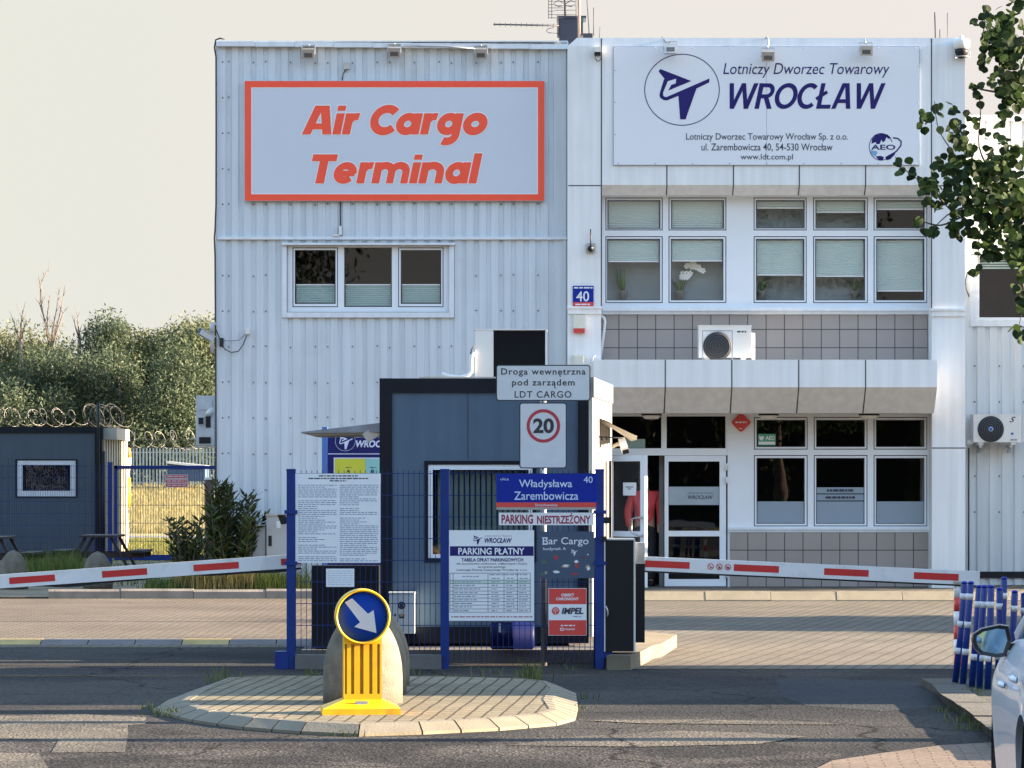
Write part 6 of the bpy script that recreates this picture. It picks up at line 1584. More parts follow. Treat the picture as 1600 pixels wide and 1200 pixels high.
    for s_ in (-1, 1):
        b.box(min(s_ * .55, s_ * .80), max(s_ * .55, s_ * .80), -2.16, -2.06, .72, .86)
    part("tail_light", b, M_red)
    b = MB()
    for s_ in (-1,):
        for y0_ in (-.55, .62): b.add([(s_ * .906, y0_, .30), (s_ * .906, y0_ + .006, .30), (s_ * .912, y0_ + .006, .70), (s_ * .912, y0_, .70)], [(0, 1, 2, 3)])
    b.box(-.90, -.82, -.95, .98, .205, .235)
    part("sill_trim", b, trim)
    return car
build_car()

# ================================================================== behind on the left: hut, mesh fence, gate, tables
d = 76.0
hx0_, hx1_ = X(-90, d), X(160, d)
s = thing("container_hut", ((hx0_ + hx1_) / 2, d, 0), "dark blue-grey container hut with one small white-framed window at the far left", "hut")
z0, z1 = .08, Z(667, d)
mb = MB().bp(-90, 160, 667, 676, d - .02, .2).bp(148, 160, 676.1, 872, d - .02, .2).bp(-90, 147.9, 864, 872, d - .02, .2)
obj("frame", mb, M_hutframe, s)
holes = [(X(24, d), X(120, d), Z(777, d), Z(717.5, d))]
mb = MB(); holed_wall(mb, hx0_, X(148, d), z0, Z(676, d), d + .03, holes, .1)
for k in range(24): mb.box(X(-88 + 10 * k, d), X(-87.2 + 10 * k, d), d + .024, d + .0299, z0 + .1, Z(718 if not 20 < -88 + 10 * k < 122 else 677, d) if not 20 < -88 + 10 * k < 122 else z0 + .4)
obj("wall", mb, mat("dark_hut_panel", (.050, .070, .098), .5, var=.06, streak=.08), s)
mb = MB(); mb.mi(1).ring((24, 120.5, 717.5, 777), (27, 118, 719.5, 775.5), d + .0, .06); mb.mi(0).ring((27, 118, 719.5, 775.5), (35, 110, 726.5, 767), d + .01, .06)
wf = obj("window", mb, [mat("hut_window_white", (.60, .60, .64), .4), M_hutframe], s)
obj("pane", MB().bp(35, 110, 726.5, 767, d + .03, .01), M_glass, wf)
obj("room", MB().box(holes[0][0] - .1, holes[0][1] + .1, d + .5, d + .52, holes[0][2] - .1, holes[0][3] + .1), M_dark, s)
mb = MB()
for k in range(10):
    y0 = d + .2 + .25 * k
    mb.box(hx1_ - .04, hx1_ + .02 + .027 * k, y0, y0 + .21, z0, z1 - .05)
    mb.box(hx1_ - .04, hx1_ + .0 + .027 * k, y0 + .2101, y0 + .2499, z0, z1 - .05)
mb.box(hx1_ - .04, hx1_ + .30, d + .18, d + 2.72, z1 - .28, z1 - .02)
obj("side_cladding", mb, mat("side_cream", (.40, .37, .31), .5, var=.1), s)
obj("roof", MB().box(hx0_, hx1_ + .1, d + .19, d + 2.7, z1 - .02, z1 + .0), M_hutframe, s)
obj("downpipe", MB().tube([(X(162, d), d - .06, .05), (X(162, d), d - .06, Z(705, d))], .04, 8).tube([(X(156, d), d - .3, Z(630, d)), (X(156, d), d - .3, Z(672, d)), (X(156.5, d), d - .3, .05)], .03, 8), M_black, s)
# mesh fence and gate
d = 71.5
s = thing("site_fence", (X(60, d), d, 0), "thin blue mesh fence panels running in front of the dark container hut", "fence")
for px in (-60, 172): obj("post", MB().box(X(px, d) - .05, X(px, d) + .05, d - .05, d + .05, 0, Z(722, d)), M_bluepaint, s)
mesh_panel(X(-56, d), X(168, d), .1, Z(728, d), d, .05, .25, .0028, s, M_wire)
gt = thing("mesh_gate", (X(255, d), d, 0), "blue-framed mesh gate with a red and white notice between the hut and the hall", "gate")
mb = MB()
mb.box(X(178.5, d), X(183.5, d), d - .03, d + .03, .12, Z(727.5, d)); mb.box(X(340, d), X(345, d), d - .03, d + .03, .12, Z(727.5, d))
mb.box(X(178.5, d), X(345, d), d - .03, d + .03, Z(732.5, d), Z(727.6, d) + .001); mb.box(X(178.5, d), X(345, d), d - .031, d + .031, .10, .22)
obj("frame", mb, M_bluepaint, gt)
mesh_panel(X(183.5, d), X(340, d), .2, Z(733, d), d, .054, .38, .0045, gt, M_wire, spikes=0)
d2 = d - .06
s = thing("gate_notice", (X(275, d2), d2, Z(762, d2)), "small white notice with three red bars of lettering on the mesh gate", "sign")
mb = MB().bp(258, 293.5, 741.5, 761.5, d2, .02).mi(1)
for q in (742.5, 749.5, 756): mb.bp(259.3, 292.3, q, q + 4.4, d2 - .002, .0018)
obj("plate", mb, [mat("notice_pale", (.55, .45, .48), .5), M_red], s)
mb = MB().bars([(261, 291, 743.6), (261, 291, 750.6), (261, 291, 757.1)], d2 - .004, 2.0)
obj("print", mb, mat("notice_pale", (.55, .45, .48), .5), s)
d = 68
s = thing("gate_pillar", (X(327, d), d, 0), "brown square gate pillar with a white cap against the corner of the hall", "post")
obj("shaft", MB().bp(320.5, 333, 749.5, 872, d, .2), mat("brown_pillar", (.13, .085, .075), .8, var=.15), s)
obj("cap", MB().bp(319, 333.5, 746, 749.4, d - .02, .24), M_whiteplastic, s)
# picnic tables
def picnic(px, d, label):
    s = thing("picnic_table", (X(px, d), d, .02), label, "picnic table", "picnic tables")
    cx = X(px, d); z = .02
    mb = MB()
    for k in range(5): mb.box(cx - .34 + .138 * k, cx - .215 + .138 * k, d - .8, d + .8, z + .70, z + .74)
    obj("tabletop", mb, M_wood, s)
    for s_ in (-1, 1):
        mb = MB()
        for k in range(2): mb.box(cx + s_ * .72 - .14 + .145 * k, cx + s_ * .72 - .01 + .145 * k, d - .8, d + .8, z + .42, z + .46)
        obj("bench", mb, M_wood, s)
        for y_ in (-.62, .62): obj("leg", MB().beam((cx + s_ * .24, d + y_, z + .70), (cx + s_ * .62, d + y_, z), .05, .10, (0, 1, 0)), M_wood, s)
    for y_ in (-.57, .57): obj("crossbar", MB().beam((cx - .85, d + y_, z + .37), (cx + .85, d + y_, z + .37), .045, .10), M_wood, s)
    return s
picnic(160, 63.5, "dark wooden picnic table with splayed legs in front of the container hut corner")
picnic(-12, 61.5, "dark wooden picnic table cut off by the left edge of the picture")
# razor wire
def coil(x0, x1, y, z, r, turns, wire=.0065, lay=1):
    pts_ = []
    n = turns * 14
    for i in range(n + 1):
        t = i / n; an = 2 * math.pi * turns * t
        pts_.append((x0 + (x1 - x0) * t + r * .75 * math.cos(an + .4) + .10 * math.sin(an * .37), y + r * math.cos(an) * .8, z + r * math.sin(an) * (1 + .12 * math.sin(an * .21))))
    mb = MB().tube(pts_, wire, 4)
    for i in range(0, n, 2):
        p = Vector(pts_[i]); mb.quad(p + Vector((-.025, 0, -.02)), p + Vector((.025, 0, -.012)), p + Vector((.025, 0, .012)), p + Vector((-.025, 0, .02)))
    return mb
M_razor = mat("razor_wire", (.11, .105, .095), .4, metal=.5, var=.2)
d = 79
mb = coil(X(0, d), X(122, d), d, Z(652, d), .20, 9); mb2 = coil(X(138, d), X(186, d), d, Z(651, d), .27, 9)
mb.add(mb2.v, mb2.f)
tag(obj("razor_wire", mb, M_razor), "tangled coils of razor wire showing above the container hut roof", "razor wire")
# far palisade with razor coil
d = 158.0
s = thing("palisade_fence", (X(250, d), d, 1.5), "pale steel palisade fence topped with razor wire across the meadow", "fence")
zg = 1.45; mb = MB(); x = X(150, d)
while x < X(420, d):
    mb.box(x, x + .075, d - .02, d + .02, zg, Z(700 + random.uniform(-.5, .5), d)); x += .155
obj("pales", mb, mat("palisade_steel", (.36, .42, .48), .45, metal=.3, var=.15), s)
obj("rail", MB().box(X(150, d), X(420, d), d + .021, d + .06, zg + .3, zg + .36).box(X(150, d), X(420, d), d + .021, d + .06, Z(706, d) - .05, Z(706, d)), M_steel, s)
mb = coil(X(160, d), X(420, d), d, Z(687, d), .42, 12, .017)
for q in (687, 699): mb.tube([(X(150, d), d, Z(q, d)), (X(420, d), d, Z(q + 1, d))], .02, 4)
for px in (150, 210, 270, 330, 390): mb.tube([(X(px, d), d, Z(704, d)), (X(px, d), d, Z(675, d))], .03, 5)
obj("razor_wire", mb, M_razor, s)
# marker, white cabinet, low shelter beyond the gate
d = 96
s = thing("runway_marker", (X(200, d), d, 0), "orange and white oval marker on a yellow and white pole beyond the gate", "marker")
obj("pole", MB().tube([(X(199, d), d, 0), (X(198, d), d, Z(800, d)), (X(200, d), d, Z(735, d))], .035, 8), M_whiteplastic, s)
obj("sleeve", MB().tube([(X(200, d), d - .01, Z(792, d)), (X(200.3, d), d - .01, Z(746, d))], .075, 10), mat("marker_yellow", (.75, .45, .02), .5), s)
mb = MB().lathe([(.0, .0), (.06, .05), (.075, .18), (.085, .35), (.075, .52), (.05, .62), (.0, .66)], (X(200.5, d), d, Z(737, d)), 14)
obj("oval", mb, mat("marker_cream", (.80, .68, .52), .5), s)
obj("rim", MB().lathe([(.088, .40), (.08, .56), (.055, .655), (.0, .69)], (X(200.5, d), d, Z(737, d)), 14), mat("marker_orange", (.75, .20, .03), .5), s)
d = 128
tag(obj("field_cabinet", MB().bp(183, 192, 747, 757, d, .3).bp(185.5, 189, 757, 772, d, .2).bp(184.5, 186.5, 706, 746.9, d + .1, .03), M_whiteplastic), "small white cabinet on a stalk in the meadow beside the orange marker", "cabinet")
d = 150
s = thing("field_shelter", (X(290, d), d, 1.2), "low blue shelter with a sloping white roof edge behind the gate", "shelter")
obj("wall", MB().pp([(261, 724), (320, 731), (320, 752), (261, 752)], d, 2.0), mat("shelter_blue", (.05, .09, .17), .5), s)
obj("roof", MB().pp([(260, 720.5), (321, 727), (321, 730.8), (260, 723.9)], d - .1, 2.3), M_whiteplastic, s)
obj("leg", MB().bp(264, 266, 752.1, 768, d + .2, .1), M_steel, s); obj("leg", MB().bp(315, 317, 752.1, 768, d + .2, .1), M_steel, s)
structure("path", MB().poly([(x_, y_, z_) for x_, y_, z_ in [(-60, 104, .0), (20, 104, .0), (20, 112, .012), (-60, 112, .012)]]), mat("field_road", (.17, .155, .15), .9, var=.1))

# grey street cabinets by the hall
d = 51.2
s = thing("utility_cabinet", (X(432, d), d, .1), "taller grey street cabinet with a notice, beside the left fence post and the hall", "cabinet", "utility cabinets")
obj("cabinet", MB().bp(416.5, 452, 806, 915, d, .32), mat("grey_cabinet", (.40, .41, .41), .55, var=.06), s)
obj("lid", MB().bp(415, 453.5, 803, 805.9, d - .02, .36), M_steel, s)
obj("handle", MB().bp(419.5, 424.5, 837, 853, d - .012, .011), M_black, s); obj("notice", MB().bp(432, 438.5, 814, 825, d - .004, .0035), M_signwhite, s)
s = thing("utility_cabinet", (X(405, d), d + .1, .1), "lower grey street cabinet between the dark bush and the taller cabinet", "cabinet", "utility cabinets")
obj("cabinet", MB().bp(394.5, 414.6, 822, 915, d + .05, .3), mat("grey_cabinet", (.40, .41, .41), .55, var=.06), s)
obj("lid", MB().bp(393.8, 415, 820, 821.9, d + .03, .33), M_steel, s)
s = thing("horn_speaker", (X(440, 51), 51, Z(821, 51)), "small black horn speaker on a bracket beside the left fence post", "speaker")
obj("horn", MB().lathe([(.02, 0), (.03, .04), (.065, .13), (.07, .14)], (X(440.5, 50.9), 50.9, Z(819, 50.9)), 14), M_black, s)
obj("bracket", MB().tube([(X(441, 50.9), 50.9, Z(818, 50.9)), (X(447, 50.9), 50.95, Z(817, 50.9)), (X(447, 51), 51.19, Z(815, 51))], .016, 6), M_black, s)

# ================================================================== vegetation
def leaf_quad(mb, p, s, asp=.5, up=.0):
    u = Vector((random.gauss(0, 1), random.gauss(0, 1), random.gauss(0, 1) - up)).normalized(); v = u.orthogonal().normalized()
    v = (Matrix.Rotation(random.uniform(0, 6.28), 3, u) @ v) * (s * asp); u = u * s
    mb.add([p - u, p + v * .9 - u * .1, p + u, p - v * .9 - u * .1], [(0, 1, 2, 3)])
def trunk(mb, pts, r0, r1, n=8): mb.tube(pts, [r0 + (r1 - r0) * i / (len(pts) - 1) for i in range(len(pts))], n)
M_bark = mat("bark", (.11, .085, .06), .95, var=.3, vs=4, bump=.6, bs=12)
def tree(x, y, z, h, rad, label, leafm, nleaf, ls, group, crown0=.12, name="tree", weep=.3):
    s = thing(name, (x, y, z), label, "tree", group)
    mb = MB(); top = (x + random.uniform(-.3, .3), y, z + h * .8)
    trunk(mb, [(x, y, z - .1), (x + .1, y, z + h * .3), (x - .05, y + .1, z + h * .55), top], h * .022, h * .006)
    cl = []
    for k in range(24):
        a_ = random.uniform(0, 6.28); zz = random.uniform(crown0, .97); rr_ = rad * (1 - .55 * max(0, (zz - .55) / .45) ** 1.5) * random.uniform(.35, .85)
        c = Vector((x + rr_ * math.cos(a_), y + rr_ * math.sin(a_), z + h * zz)); cl.append((c, rad * random.uniform(.32, .55)))
        trunk(mb, [(x, y, z + h * min(.6, zz * .6)), ((x + c.x) / 2, (y + c.y) / 2, z + h * zz * .85), tuple(c)], h * .007, h * .002, 5)
    obj("trunk", mb, M_bark, s)
    mb = MB()
    for i in range(nleaf):
        c, r_ = random.choice(cl)
        v = Vector((random.gauss(0, 1), random.gauss(0, 1), random.gauss(0, 1))).normalized() * r_ * (random.random() ** .4)
        v.z = v.z * .9 - abs(random.gauss(0, 1)) * weep * r_ * .5
        leaf_quad(mb, c + v, ls * random.uniform(.6, 1.3), .42, weep)
    obj("crown", mb, leafm, s)
    return s
LM1 = leafmat("willow_leaf", (.085, .105, .045), .22, .38, hue=(.145, .15, .062)); LM2 = leafmat("dull_green_leaf", (.055, .080, .050), .2, .33, hue=(.085, .108, .060))
labs = ["pale bushy willow at the left edge of the wood under the dead twigs", "rounded olive tree in the wood behind the bare dead tree", "dark green tree in the wood right of the bare dead tree", "tallest pointed tree of the wood, standing above its neighbours", "yellow-green tree in the wood right of the pointed one", "broad sunlit tree in the wood above the gate", "olive tree in the wood beside the hall corner camera", "tree of the wood mostly hidden behind the hall corner", "low grey-green tree in front of the wood at the left", "low dark tree in front of the wood above the hut corner", "low leafy tree in front of the wood above the gate marker", "low tree in front of the wood beside the wall unit"]
spec = [(-10, 190, 8.9, 4.2, LM1), (48, 192, 8.4, 3.6, LM1), (110, 196, 8.4, 3.8, LM2), (157, 188, 9.6, 2.6, LM2), (205, 190, 8.6, 3.4, LM1), (250, 192, 8.7, 3.4, LM1), (302, 190, 8.9, 3.4, LM1), (355, 190, 9.0, 3.6, LM1),
        (25, 178, 7.0, 3.2, LM2), (95, 180, 7.2, 3.4, LM2), (190, 180, 7.4, 3.4, LM2), (280, 179, 7.6, 3.4, LM2)]
for (px, y, h, r_, lm), lb in zip(spec, labs):
    tree(X(px, y), y, 1.5, h, r_, lb, lm, 26000, .105, "trees of the wood behind the hut", .05, "broadleaf_tree", .6)
tag(obj("undergrowth", (lambda mb: [leaf_quad(mb, Vector((random.uniform(-50, -8), random.uniform(172, 186), 1.5 + 3.2 * random.random() ** 1.5)), .16, .5) for _ in range(12000)] and mb)(MB()), LM2), "dark thicket of shrubs along the foot of the wood behind the palisade", "undergrowth", kind="stuff")
def bare(px0, q0, stems, d, label):
    s = thing("dead_tree", (X(px0, d), d, 1.5), label, "tree", "bare dead trees above the wood")
    mb = MB()
    for st in stems:
        k = len(st); P3 = [(X(p, d), d, Z(q, d)) for p, q in st]; trunk(mb, P3, .055, .012, 5)
        for i in range(1, k):
            for _ in range(3):
                a_ = Vector(P3[i - 1]).lerp(Vector(P3[i]), random.random()); trunk(mb, [a_, a_ + Vector((random.uniform(-.35, .35), random.uniform(-.3, .3), random.uniform(.3, .8)))], .016, .006, 4)
    obj("trunk", MB().tube([(X(px0, d), d, 1.4), (X(px0, d), d, Z(q0, d))], [.2, .1], 8), mat("grey_bark", (.16, .12, .10), .9, var=.2), s)
    obj("branch", mb, mat("grey_bark", (.16, .12, .10), .9, var=.2), s)
bare(78, 545, [[(78, 545), (74, 520), (65, 480), (63, 455), (66, 435), (75, 425)], [(78, 545), (74, 515), (74, 490), (78, 462)], [(79, 545), (82, 515), (88, 485), (92, 455)], [(80, 545), (90, 515), (97, 495), (102, 484)], [(77, 540), (70, 500), (62, 475), (66, 452)], [(80, 545), (86, 520), (96, 480), (99, 462)]], 187, "bare dead tree with forked twigs rising well above the wood")
bare(33, 530, [[(33, 530), (33, 505), (35.5, 484)], [(33, 530), (38, 510), (42, 500)], [(32, 530), (24, 515), (22, 503)]], 187, "small bare twigs above the wood left of the big dead tree")
bare(124, 530, [[(124, 530), (122, 505), (120, 488)], [(124, 530), (118, 512), (116, 500)]], 188, "thin bare twigs above the wood right of the big dead tree")

# oleander-like bush by the hall corner
d = 51.0
def shrub(name, label, stems, d0, leafm, ls, dens, cat="bush", spread=.35, zbase=.1):
    x0 = X(stems[0][0], d0); s = thing(name, (x0, d0, zbase), label, cat)
    mb, lf = MB(), MB()
    for px, q, base in stems:
        dd_ = d0 + random.uniform(-spread, spread)
        a_ = Vector((X(base, dd_), dd_, zbase)); b_ = Vector((X(px, dd_), dd_, Z(q, dd_))); m_ = a_.lerp(b_, .5) + Vector((random.uniform(-.08, .08), 0, .05))
        mb.tube([a_, m_, b_], [.012, .009, .004], 5)
        L_ = (b_ - a_).length; n = int(L_ * dens)
        for i in range(n):
            t = .08 + .92 * i / n; p = a_.lerp(m_, t * 2) if t < .5 else m_.lerp(b_, t * 2 - 1)
            for _ in range(3):
                an = random.uniform(0, 6.28); u = Vector((math.cos(an), math.sin(an), random.uniform(.2, 1.3))).normalized() * ls * random.uniform(.7, 1.2); v = u.cross(Vector((random.gauss(0, 1), random.gauss(0, 1), random.gauss(0, 1)))).normalized() * ls * .11
                lf.add([p, p + u * .5 + v, p + u, p + u * .5 - v], [(0, 1, 2, 3)])
    obj("stem", mb, M_bark, s); obj("foliage", lf, leafm, s)
st = [(345, 752, 350), (352, 748, 352), (340, 775, 348), (362, 765, 355), (378, 775, 360), (370, 790, 362), (384, 776, 365), (390, 797, 368), (350, 790, 345), (335, 800, 340), (328, 812, 335), (365, 805, 360), (340, 830, 345), (375, 815, 370), (355, 820, 352), (395, 812, 370), (404, 803, 368), (414, 806, 366), (385, 830, 372), (320, 828, 330), (330, 765, 346), (358, 757, 352), (347, 770, 350), (372, 780, 366)]
shrub("oleander_bush", "big dark oleander-like bush with upright leafy shoots at the corner of the hall", [(p + random.gauss(0, 5), q + random.gauss(0, 4), b) for p, q, b in st + st[::3]], 51.2, leafmat("oleander_leaf", (.022, .040, .018), .4, .15, hue=(.06, .075, .02)), .19, 17)
st = [(262, 808, 285), (268, 830, 285), (275, 812, 288), (284, 806, 290), (290, 822, 291), (296, 832, 293), (305, 815, 296), (312, 808, 300), (306, 840, 298), (280, 842, 288), (318, 825, 303), (272, 850, 286), (299, 850, 294), (325, 838, 306), (288, 850, 290)]
shrub("oleander_bush", "smaller dark leafy bush in front of the mesh gate, left of the big bush", st * 2, 51.6, leafmat("oleander_leaf", (.022, .040, .018), .4, .15, hue=(.06, .075, .02)), .16, 12)
# grasses in the bed: nobody could count the blades
def blades(mb, x, y, z, h, n, lean=.35, w_=.006):
    for _ in range(n):
        bx, by = x + random.gauss(0, .07), y + random.gauss(0, .07); an = random.uniform(0, 6.28); hh = h * random.uniform(.5, 1.1); l = lean * hh * random.uniform(.2, 1.2)
        p0 = Vector((bx, by, z)); p1 = Vector((bx + l * .35 * math.cos(an), by + l * .35 * math.sin(an), z + hh * .6)); p2 = Vector((bx + l * math.cos(an), by + l * math.sin(an), z + hh))
        v = Vector((w_, 0, 0)) if random.random() < .6 else Vector((0, w_, 0))
        mb.add([p0 - v, p0 + v, p1 + v * .8, p2, p1 - v * .8], [(0, 1, 2, 4), (4, 2, 3)])
GM1 = leafmat("dry_grass", (.17, .155, .05), .4, .3, hue=(.30, .25, .10)); GM2 = leafmat("green_grass", (.06, .10, .025), .4, .3, hue=(.14, .17, .04))
mb = MB()
for _ in range(170):
    px = random.uniform(282, 405); y = random.uniform(50.7, 51.4); blades(mb, X(px, y), y, .09, random.uniform(.32, .50), 16)
tag(obj("ornamental_grass", mb, GM1), "pale dry ornamental grass in the bed below the left boom", "grass", kind="stuff")
mb = MB()
for _ in range(150):
    px = random.choice([random.uniform(232, 290), random.uniform(400, 430), random.uniform(425, 490)]); y = random.uniform(50.7, 51.6); blades(mb, X(px, y), y, .09, random.uniform(.24, .46) if px > 290 else .2, 16)
for _ in range(260):
    px = random.uniform(35, 135); y = random.uniform(56, 62); blades(mb, X(px, y), y, .02, random.uniform(.3, .62), 10)
for _ in range(140):
    px = random.uniform(160, 330); y = random.uniform(55, 70); blades(mb, X(px, y), y, .02, random.uniform(.08, .2), 8)
tag(obj("green_grass", mb, GM2), "green grass and weeds along the bed and in front of the container hut", "grass", kind="stuff")
# meadow: long dry grass near the palisade, short green grass before it
mb = MB()
for _ in range(5200):
    y = random.uniform(116, 156); x = random.uniform(X(140, y), X(420, y)); t = min(1, max(0, (y - 112) / 50)); z = -.03 + 1.55 * t * t * (3 - 2 * t)
    blades(mb, x, y, z, random.uniform(.18, .42), 4, .4, .02)
tag(obj("meadow_grass", mb, leafmat("straw_grass", (.52, .44, .20), .25, .5, hue=(.68, .56, .28))), "golden dry meadow grass in the sun between the gate and the palisade", "grass", kind="stuff")
mb = MB()
for _ in range(5200):
    y = random.uniform(74, 104); x = random.uniform(X(165, y), X(400, y)); blades(mb, x, y, 0, random.uniform(.06, .14), 4, .6, .014)
tag(obj("meadow_grass", mb, leafmat("lawn_grass", (.28, .29, .07), .3, .5, hue=(.50, .44, .13))), "short yellow-green grass just beyond the mesh gate", "grass", kind="stuff")
# weeds round the island and the fence foot
mb = MB()
for px, q, n, h in ((258, 1116, 30, .07), (272, 1120, 30, .08), (248, 1108, 20, .06), (352, 1068, 20, .16), (360, 1064, 14, .14), (392, 1064, 8, .10), (485, 1062, 20, .13), (492, 1060, 10, .12), (832, 1062, 40, .20), (836, 1064, 30, .16), (826, 1066, 20, .12), (690, 1062, 24, .06), (705, 1063, 20, .06), (770, 1056, 12, .10), (755, 1058, 10, .12), (650, 1055, 16, .09), (905, 1092, 20, .06), (545, 1150, 26, .05), (552, 1148, 20, .05), (905, 1108, 14, .05), (1507, 1085, 30, .10), (1520, 1094, 40, .12), (1535, 1100, 40, .10), (1548, 1110, 30, .1), (895, 1046, 14, .05), (1500, 1128, 26, .08), (1520, 1140, 26, .08), (1478, 1112, 18, .06)):
    p = G(px, q); blades(mb, p[0], p[1], p[2], h, n, .7, .004)
tag(obj("roadside_weeds", mb, leafmat("weed_leaf", (.06, .11, .025), .4, .3, hue=(.16, .17, .05))), "small weeds sprouting along the island kerb and the fence foot", "weeds", kind="stuff")

# ================================================================== near tree at the right with its hanging branch
def near_tree():
    d0 = 22.0
    bx, by = 6.4, 22.6
    s = thing("broadleaf_tree", (bx, by, 0), "near tree whose dark round-leaved branches hang into the upper right corner", "tree")
    mb = MB()
    trunk(mb, [(bx, by, -.05), (bx + .05, by, 1.5), (bx - .05, by + .05, 3.2), (bx, by, 5.2), (bx + .1, by, 7.5)], .17, .04, 12)
    P = lambda p, q, dd_=0.0: Vector((X(p, d0 + dd_), d0 + dd_, Z(q, d0 + dd_)))
    branches = [[(bx, by, 3.4), P(1800, 330, .4), P(1690, 330, .2), P(1600, 335), P(1540, 320), P(1490, 330), P(1455, 360)],
        [P(1690, 330, .2), P(1610, 290), P(1550, 275), P(1510, 262), P(1485, 232), P(1466, 200), P(1460, 158)], [P(1600, 335), P(1560, 345), P(1500, 340), P(1460, 300), P(1410, 262), P(1399, 245)],
        [(bx, by, 4.3), P(1760, 180, .3), P(1660, 170, .2), P(1590, 150), P(1535, 140), P(1520, 134)], [(bx, by, 4.9), P(1760, 60, .2), P(1660, 60, 0), P(1590, 70), P(1555, 45), P(1535, 30)],
        [P(1590, 150), P(1570, 100), P(1555, 60)], [P(1600, 335), P(1590, 400), P(1600, 460), P(1590, 520)], [P(1540, 320), P(1530, 370), P(1528, 420)], [P(1550, 275), P(1530, 230), P(1532, 180), P(1530, 150)], [P(1660, 60, 0), P(1610, 20), P(1560, -10)], [P(1500, 340), P(1470, 352), P(1440, 346), P(1428, 345)]]
    def smooth(b_):
        q = [Vector(p) for p in b_]; q = [q[0]] + q + [q[-1]]; out = []
        for i in range(1, len(q) - 2):
            for k in range(4):
                t = k / 4; a_, b2, c_, e_ = q[i - 1:i + 3]
                out.append(.5 * ((2 * b2) + (c_ - a_) * t + (2 * a_ - 5 * b2 + 4 * c_ - e_) * t * t + (3 * b2 - a_ - 3 * c_ + e_) * t ** 3))
        return out + [q[-1]]
    for b_ in branches: trunk(mb, smooth(b_), .022 if isinstance(b_[0], tuple) else .008, .0022, 6)
    obj("trunk", mb, M_bark, s)
    lf = MB()
    def leaf(p, r_):
        n = Vector((random.gauss(0, .55), -1, random.gauss(.1, .6))).normalized() if random.random() < .55 else Vector((random.gauss(0, 1), random.gauss(0, 1), random.gauss(0, 1))).normalized()
        u = n.cross(Vector((random.gauss(0, .6), random.gauss(0, .6), 1))).normalized(); v = -n.cross(u).normalized()
        if v.z > 0: v = -v
        out = [(0, -.75), (.55, -.6), (.9, -.15), (.82, .35), (.45, .8), (0, 1.15), (-.45, .8), (-.82, .35), (-.9, -.15), (-.55, -.6)]
        bend = random.uniform(-.12, .25)
        lf.add([p + u * (a_ * r_) + v * (b_ * r_) + n * (bend * r_ * a_ * a_) for a_, b_ in out], [(0, 1, 2, 3, 4, 5), (0, 5, 6, 7, 8, 9)])
    # clumps: centre and half size in photo pixels, leaves
    cl = [(1455, 188, 20, 22, 16), (1480, 172, 14, 12, 6), (1495, 205, 18, 20, 14), (1485, 262, 30, 22, 34), (1500, 235, 22, 22, 22), (1470, 305, 34, 22, 34), (1450, 295, 18, 18, 12), (1412, 262, 16, 14, 7), (1436, 275, 14, 12, 6), (1525, 290, 40, 40, 90), (1565, 300, 45, 55, 150), (1590, 340, 40, 60, 150), (1540, 345, 40, 30, 70), (1500, 350, 20, 22, 24), (1492, 355, 10, 12, 8), (1456, 363, 15, 11, 9), (1430, 346, 7, 6, 3), (1548, 385, 26, 20, 30), (1590, 395, 30, 24, 40), (1525, 420, 7, 14, 4), (1600, 450, 16, 40, 26), (1585, 515, 8, 10, 6), (1598, 525, 10, 10, 5),
          (1560, 60, 26, 40, 70), (1585, 90, 30, 60, 120), (1535, 30, 14, 12, 6), (1550, 18, 14, 12, 8), (1590, 10, 16, 14, 10), (1565, 130, 20, 20, 26), (1590, 150, 24, 20, 34), (1528, 142, 14, 14, 9), (1540, 100, 6, 14, 4), (1533, 92, 6, 10, 3), (1575, 180, 20, 16, 12), (1530, 180, 14, 20, 5), (1560, 230, 20, 20, 14), (1590, 240, 20, 24, 26), (1545, 205, 16, 16, 4), (1515, 180, 12, 10, 3), (1545, 262, 24, 20, 26)]
    for cx, cy, rx, ry, n in cl:
        for _ in range(int(n * 1.15)):
            a_ = random.uniform(0, 6.28); q = random.random() ** .55
            leaf(P(cx + rx * q * math.cos(a_), cy + ry * q * math.sin(a_), random.gauss(0, .16)), random.uniform(.026, .036))
    for _ in range(6000):        # the rest of the crown, beyond the frame
        a_ = random.uniform(0, 6.28); q = random.random() ** .4
        p = Vector((bx + .6 + 2.1 * q * math.cos(a_), by + .3 + 2.1 * q * math.sin(a_), random.uniform(2.9, 8.2)))
        if p.x < X(1640, p.y): continue
        leaf(p, random.uniform(.03, .045))
    obj("crown", lf, leafmat("round_leaf", (.014, .032, .012), .45, .32, rough=.7, hue=(.036, .06, .016)), s)
near_tree()

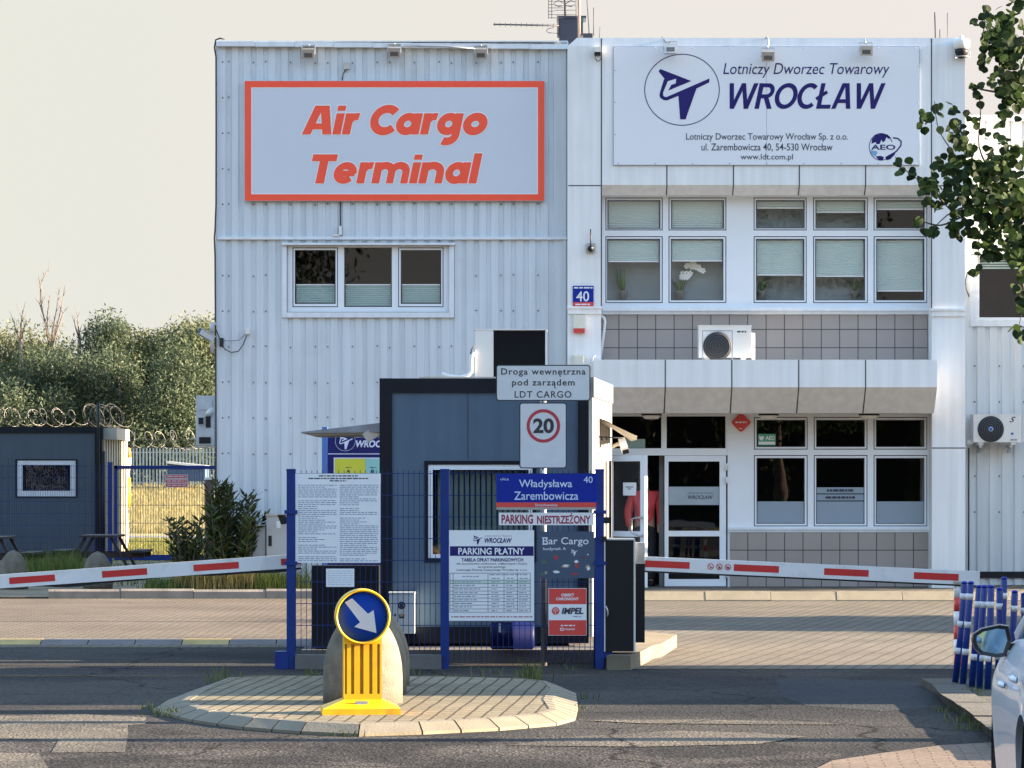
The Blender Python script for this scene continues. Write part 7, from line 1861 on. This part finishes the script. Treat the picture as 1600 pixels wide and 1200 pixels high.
# ================================================================== added out of view: casters for the bands of shade, planting mirrored by the windows
def lorry(x, y0, y1, h, label):
    s = thing("shade_caster_lorry", (x, (y0 + y1) / 2, 0), label, "lorry")
    obj("box_body", MB().box(x - 1.2, x + 1.2, y0, y1 - 1.7, .95, h), M_whiteplastic, s)
    obj("chassis", MB().box(x - .5, x + .5, y0 + .1, y1 - .1, .6, .94), M_black, s)
    mb = MB(); a_, b_ = y1 - 1.65, y1
    mb.add([(x - 1.1, a_, .55), (x + 1.1, a_, .55), (x + 1.1, b_, .55), (x - 1.1, b_, .55), (x - 1.1, a_, h - .5), (x + 1.1, a_, h - .5), (x + 1.1, b_ - .5, h - .5), (x - 1.1, b_ - .5, h - .5), (x - 1.1, b_, 1.5), (x + 1.1, b_, 1.5)], [(0, 3, 2, 1), (0, 1, 5, 4), (4, 5, 6, 7), (7, 6, 9, 8), (3, 8, 9, 2), (0, 4, 7, 8, 3), (1, 2, 9, 6, 5)])
    obj("cab", mb, M_bluepaint, s)
    for yy in (y0 + .9, y1 - .9):
        for sg in (-1, 1): obj("wheel", MB().lathe([(.0, -.13), (.42, -.13), (.45, 0), (.42, .13), (.0, .13)], (x + sg * .95, yy, .45), 24, 'X'), M_rubber, s)
lorry(11.5, 26.3, 32.0, 3.9, "white box lorry added unseen beyond the right edge to cast a band of shade")  # added caster, sized for the shade band across the road
LM3 = leafmat("hedge_leaf", (.03, .055, .02), .4, .2)
tree(15.0, 41.4, 0, 3.3, 2.5, "broad low tree added unseen beside the lane to cast a band of shade", LM3, 9000, .16, None, .02, "broadleaf_tree", .2)  # added caster, kept low so its shade stays on the right lane
tree(13.6, 52.9, 0, 6.6, 2.3, "tree added unseen by the annex to shade its lower wall", LM3, 12000, .2, None, .02, "broadleaf_tree", .2)  # added to keep the low sun off the lower annex wall
LM4 = leafmat("evergreen_leaf", (.007, .012, .006), .3, .03)  # near-black leaves so the added planting mirrors dark in the panes
hg = thing("added_reflection_hedge", (10, -33, 0), "long dark hedge added behind the viewer to darken the lower window reflections", "hedge")  # unseen, added as a solid dark surface for the ground-floor panes to mirror
obj("core", MB().box(-6, 30, -33.6, -32.4, 0, 5.4), mat("hedge_core", (.006, .010, .006), .95, var=.3, spec=.0), hg)
obj("foliage", (lambda mb: [leaf_quad(mb, Vector((random.uniform(-6, 30), -32.35, random.uniform(0, 5.5))), .09, .5) for _ in range(9000)] and mb)(MB()), LM4, hg)
for k in range(9):  # added row
    tree(-34 + 8.5 * k + random.uniform(-1, 1), -36 + random.uniform(-4, 4), 0, random.uniform(10.5, 14) if k < 4 else 5.0, 4.6, "dark evergreen of the row added behind the viewer for the window reflections", LM4, 5000, .17, "trees added behind the viewer", .05, "broadleaf_tree", .2)
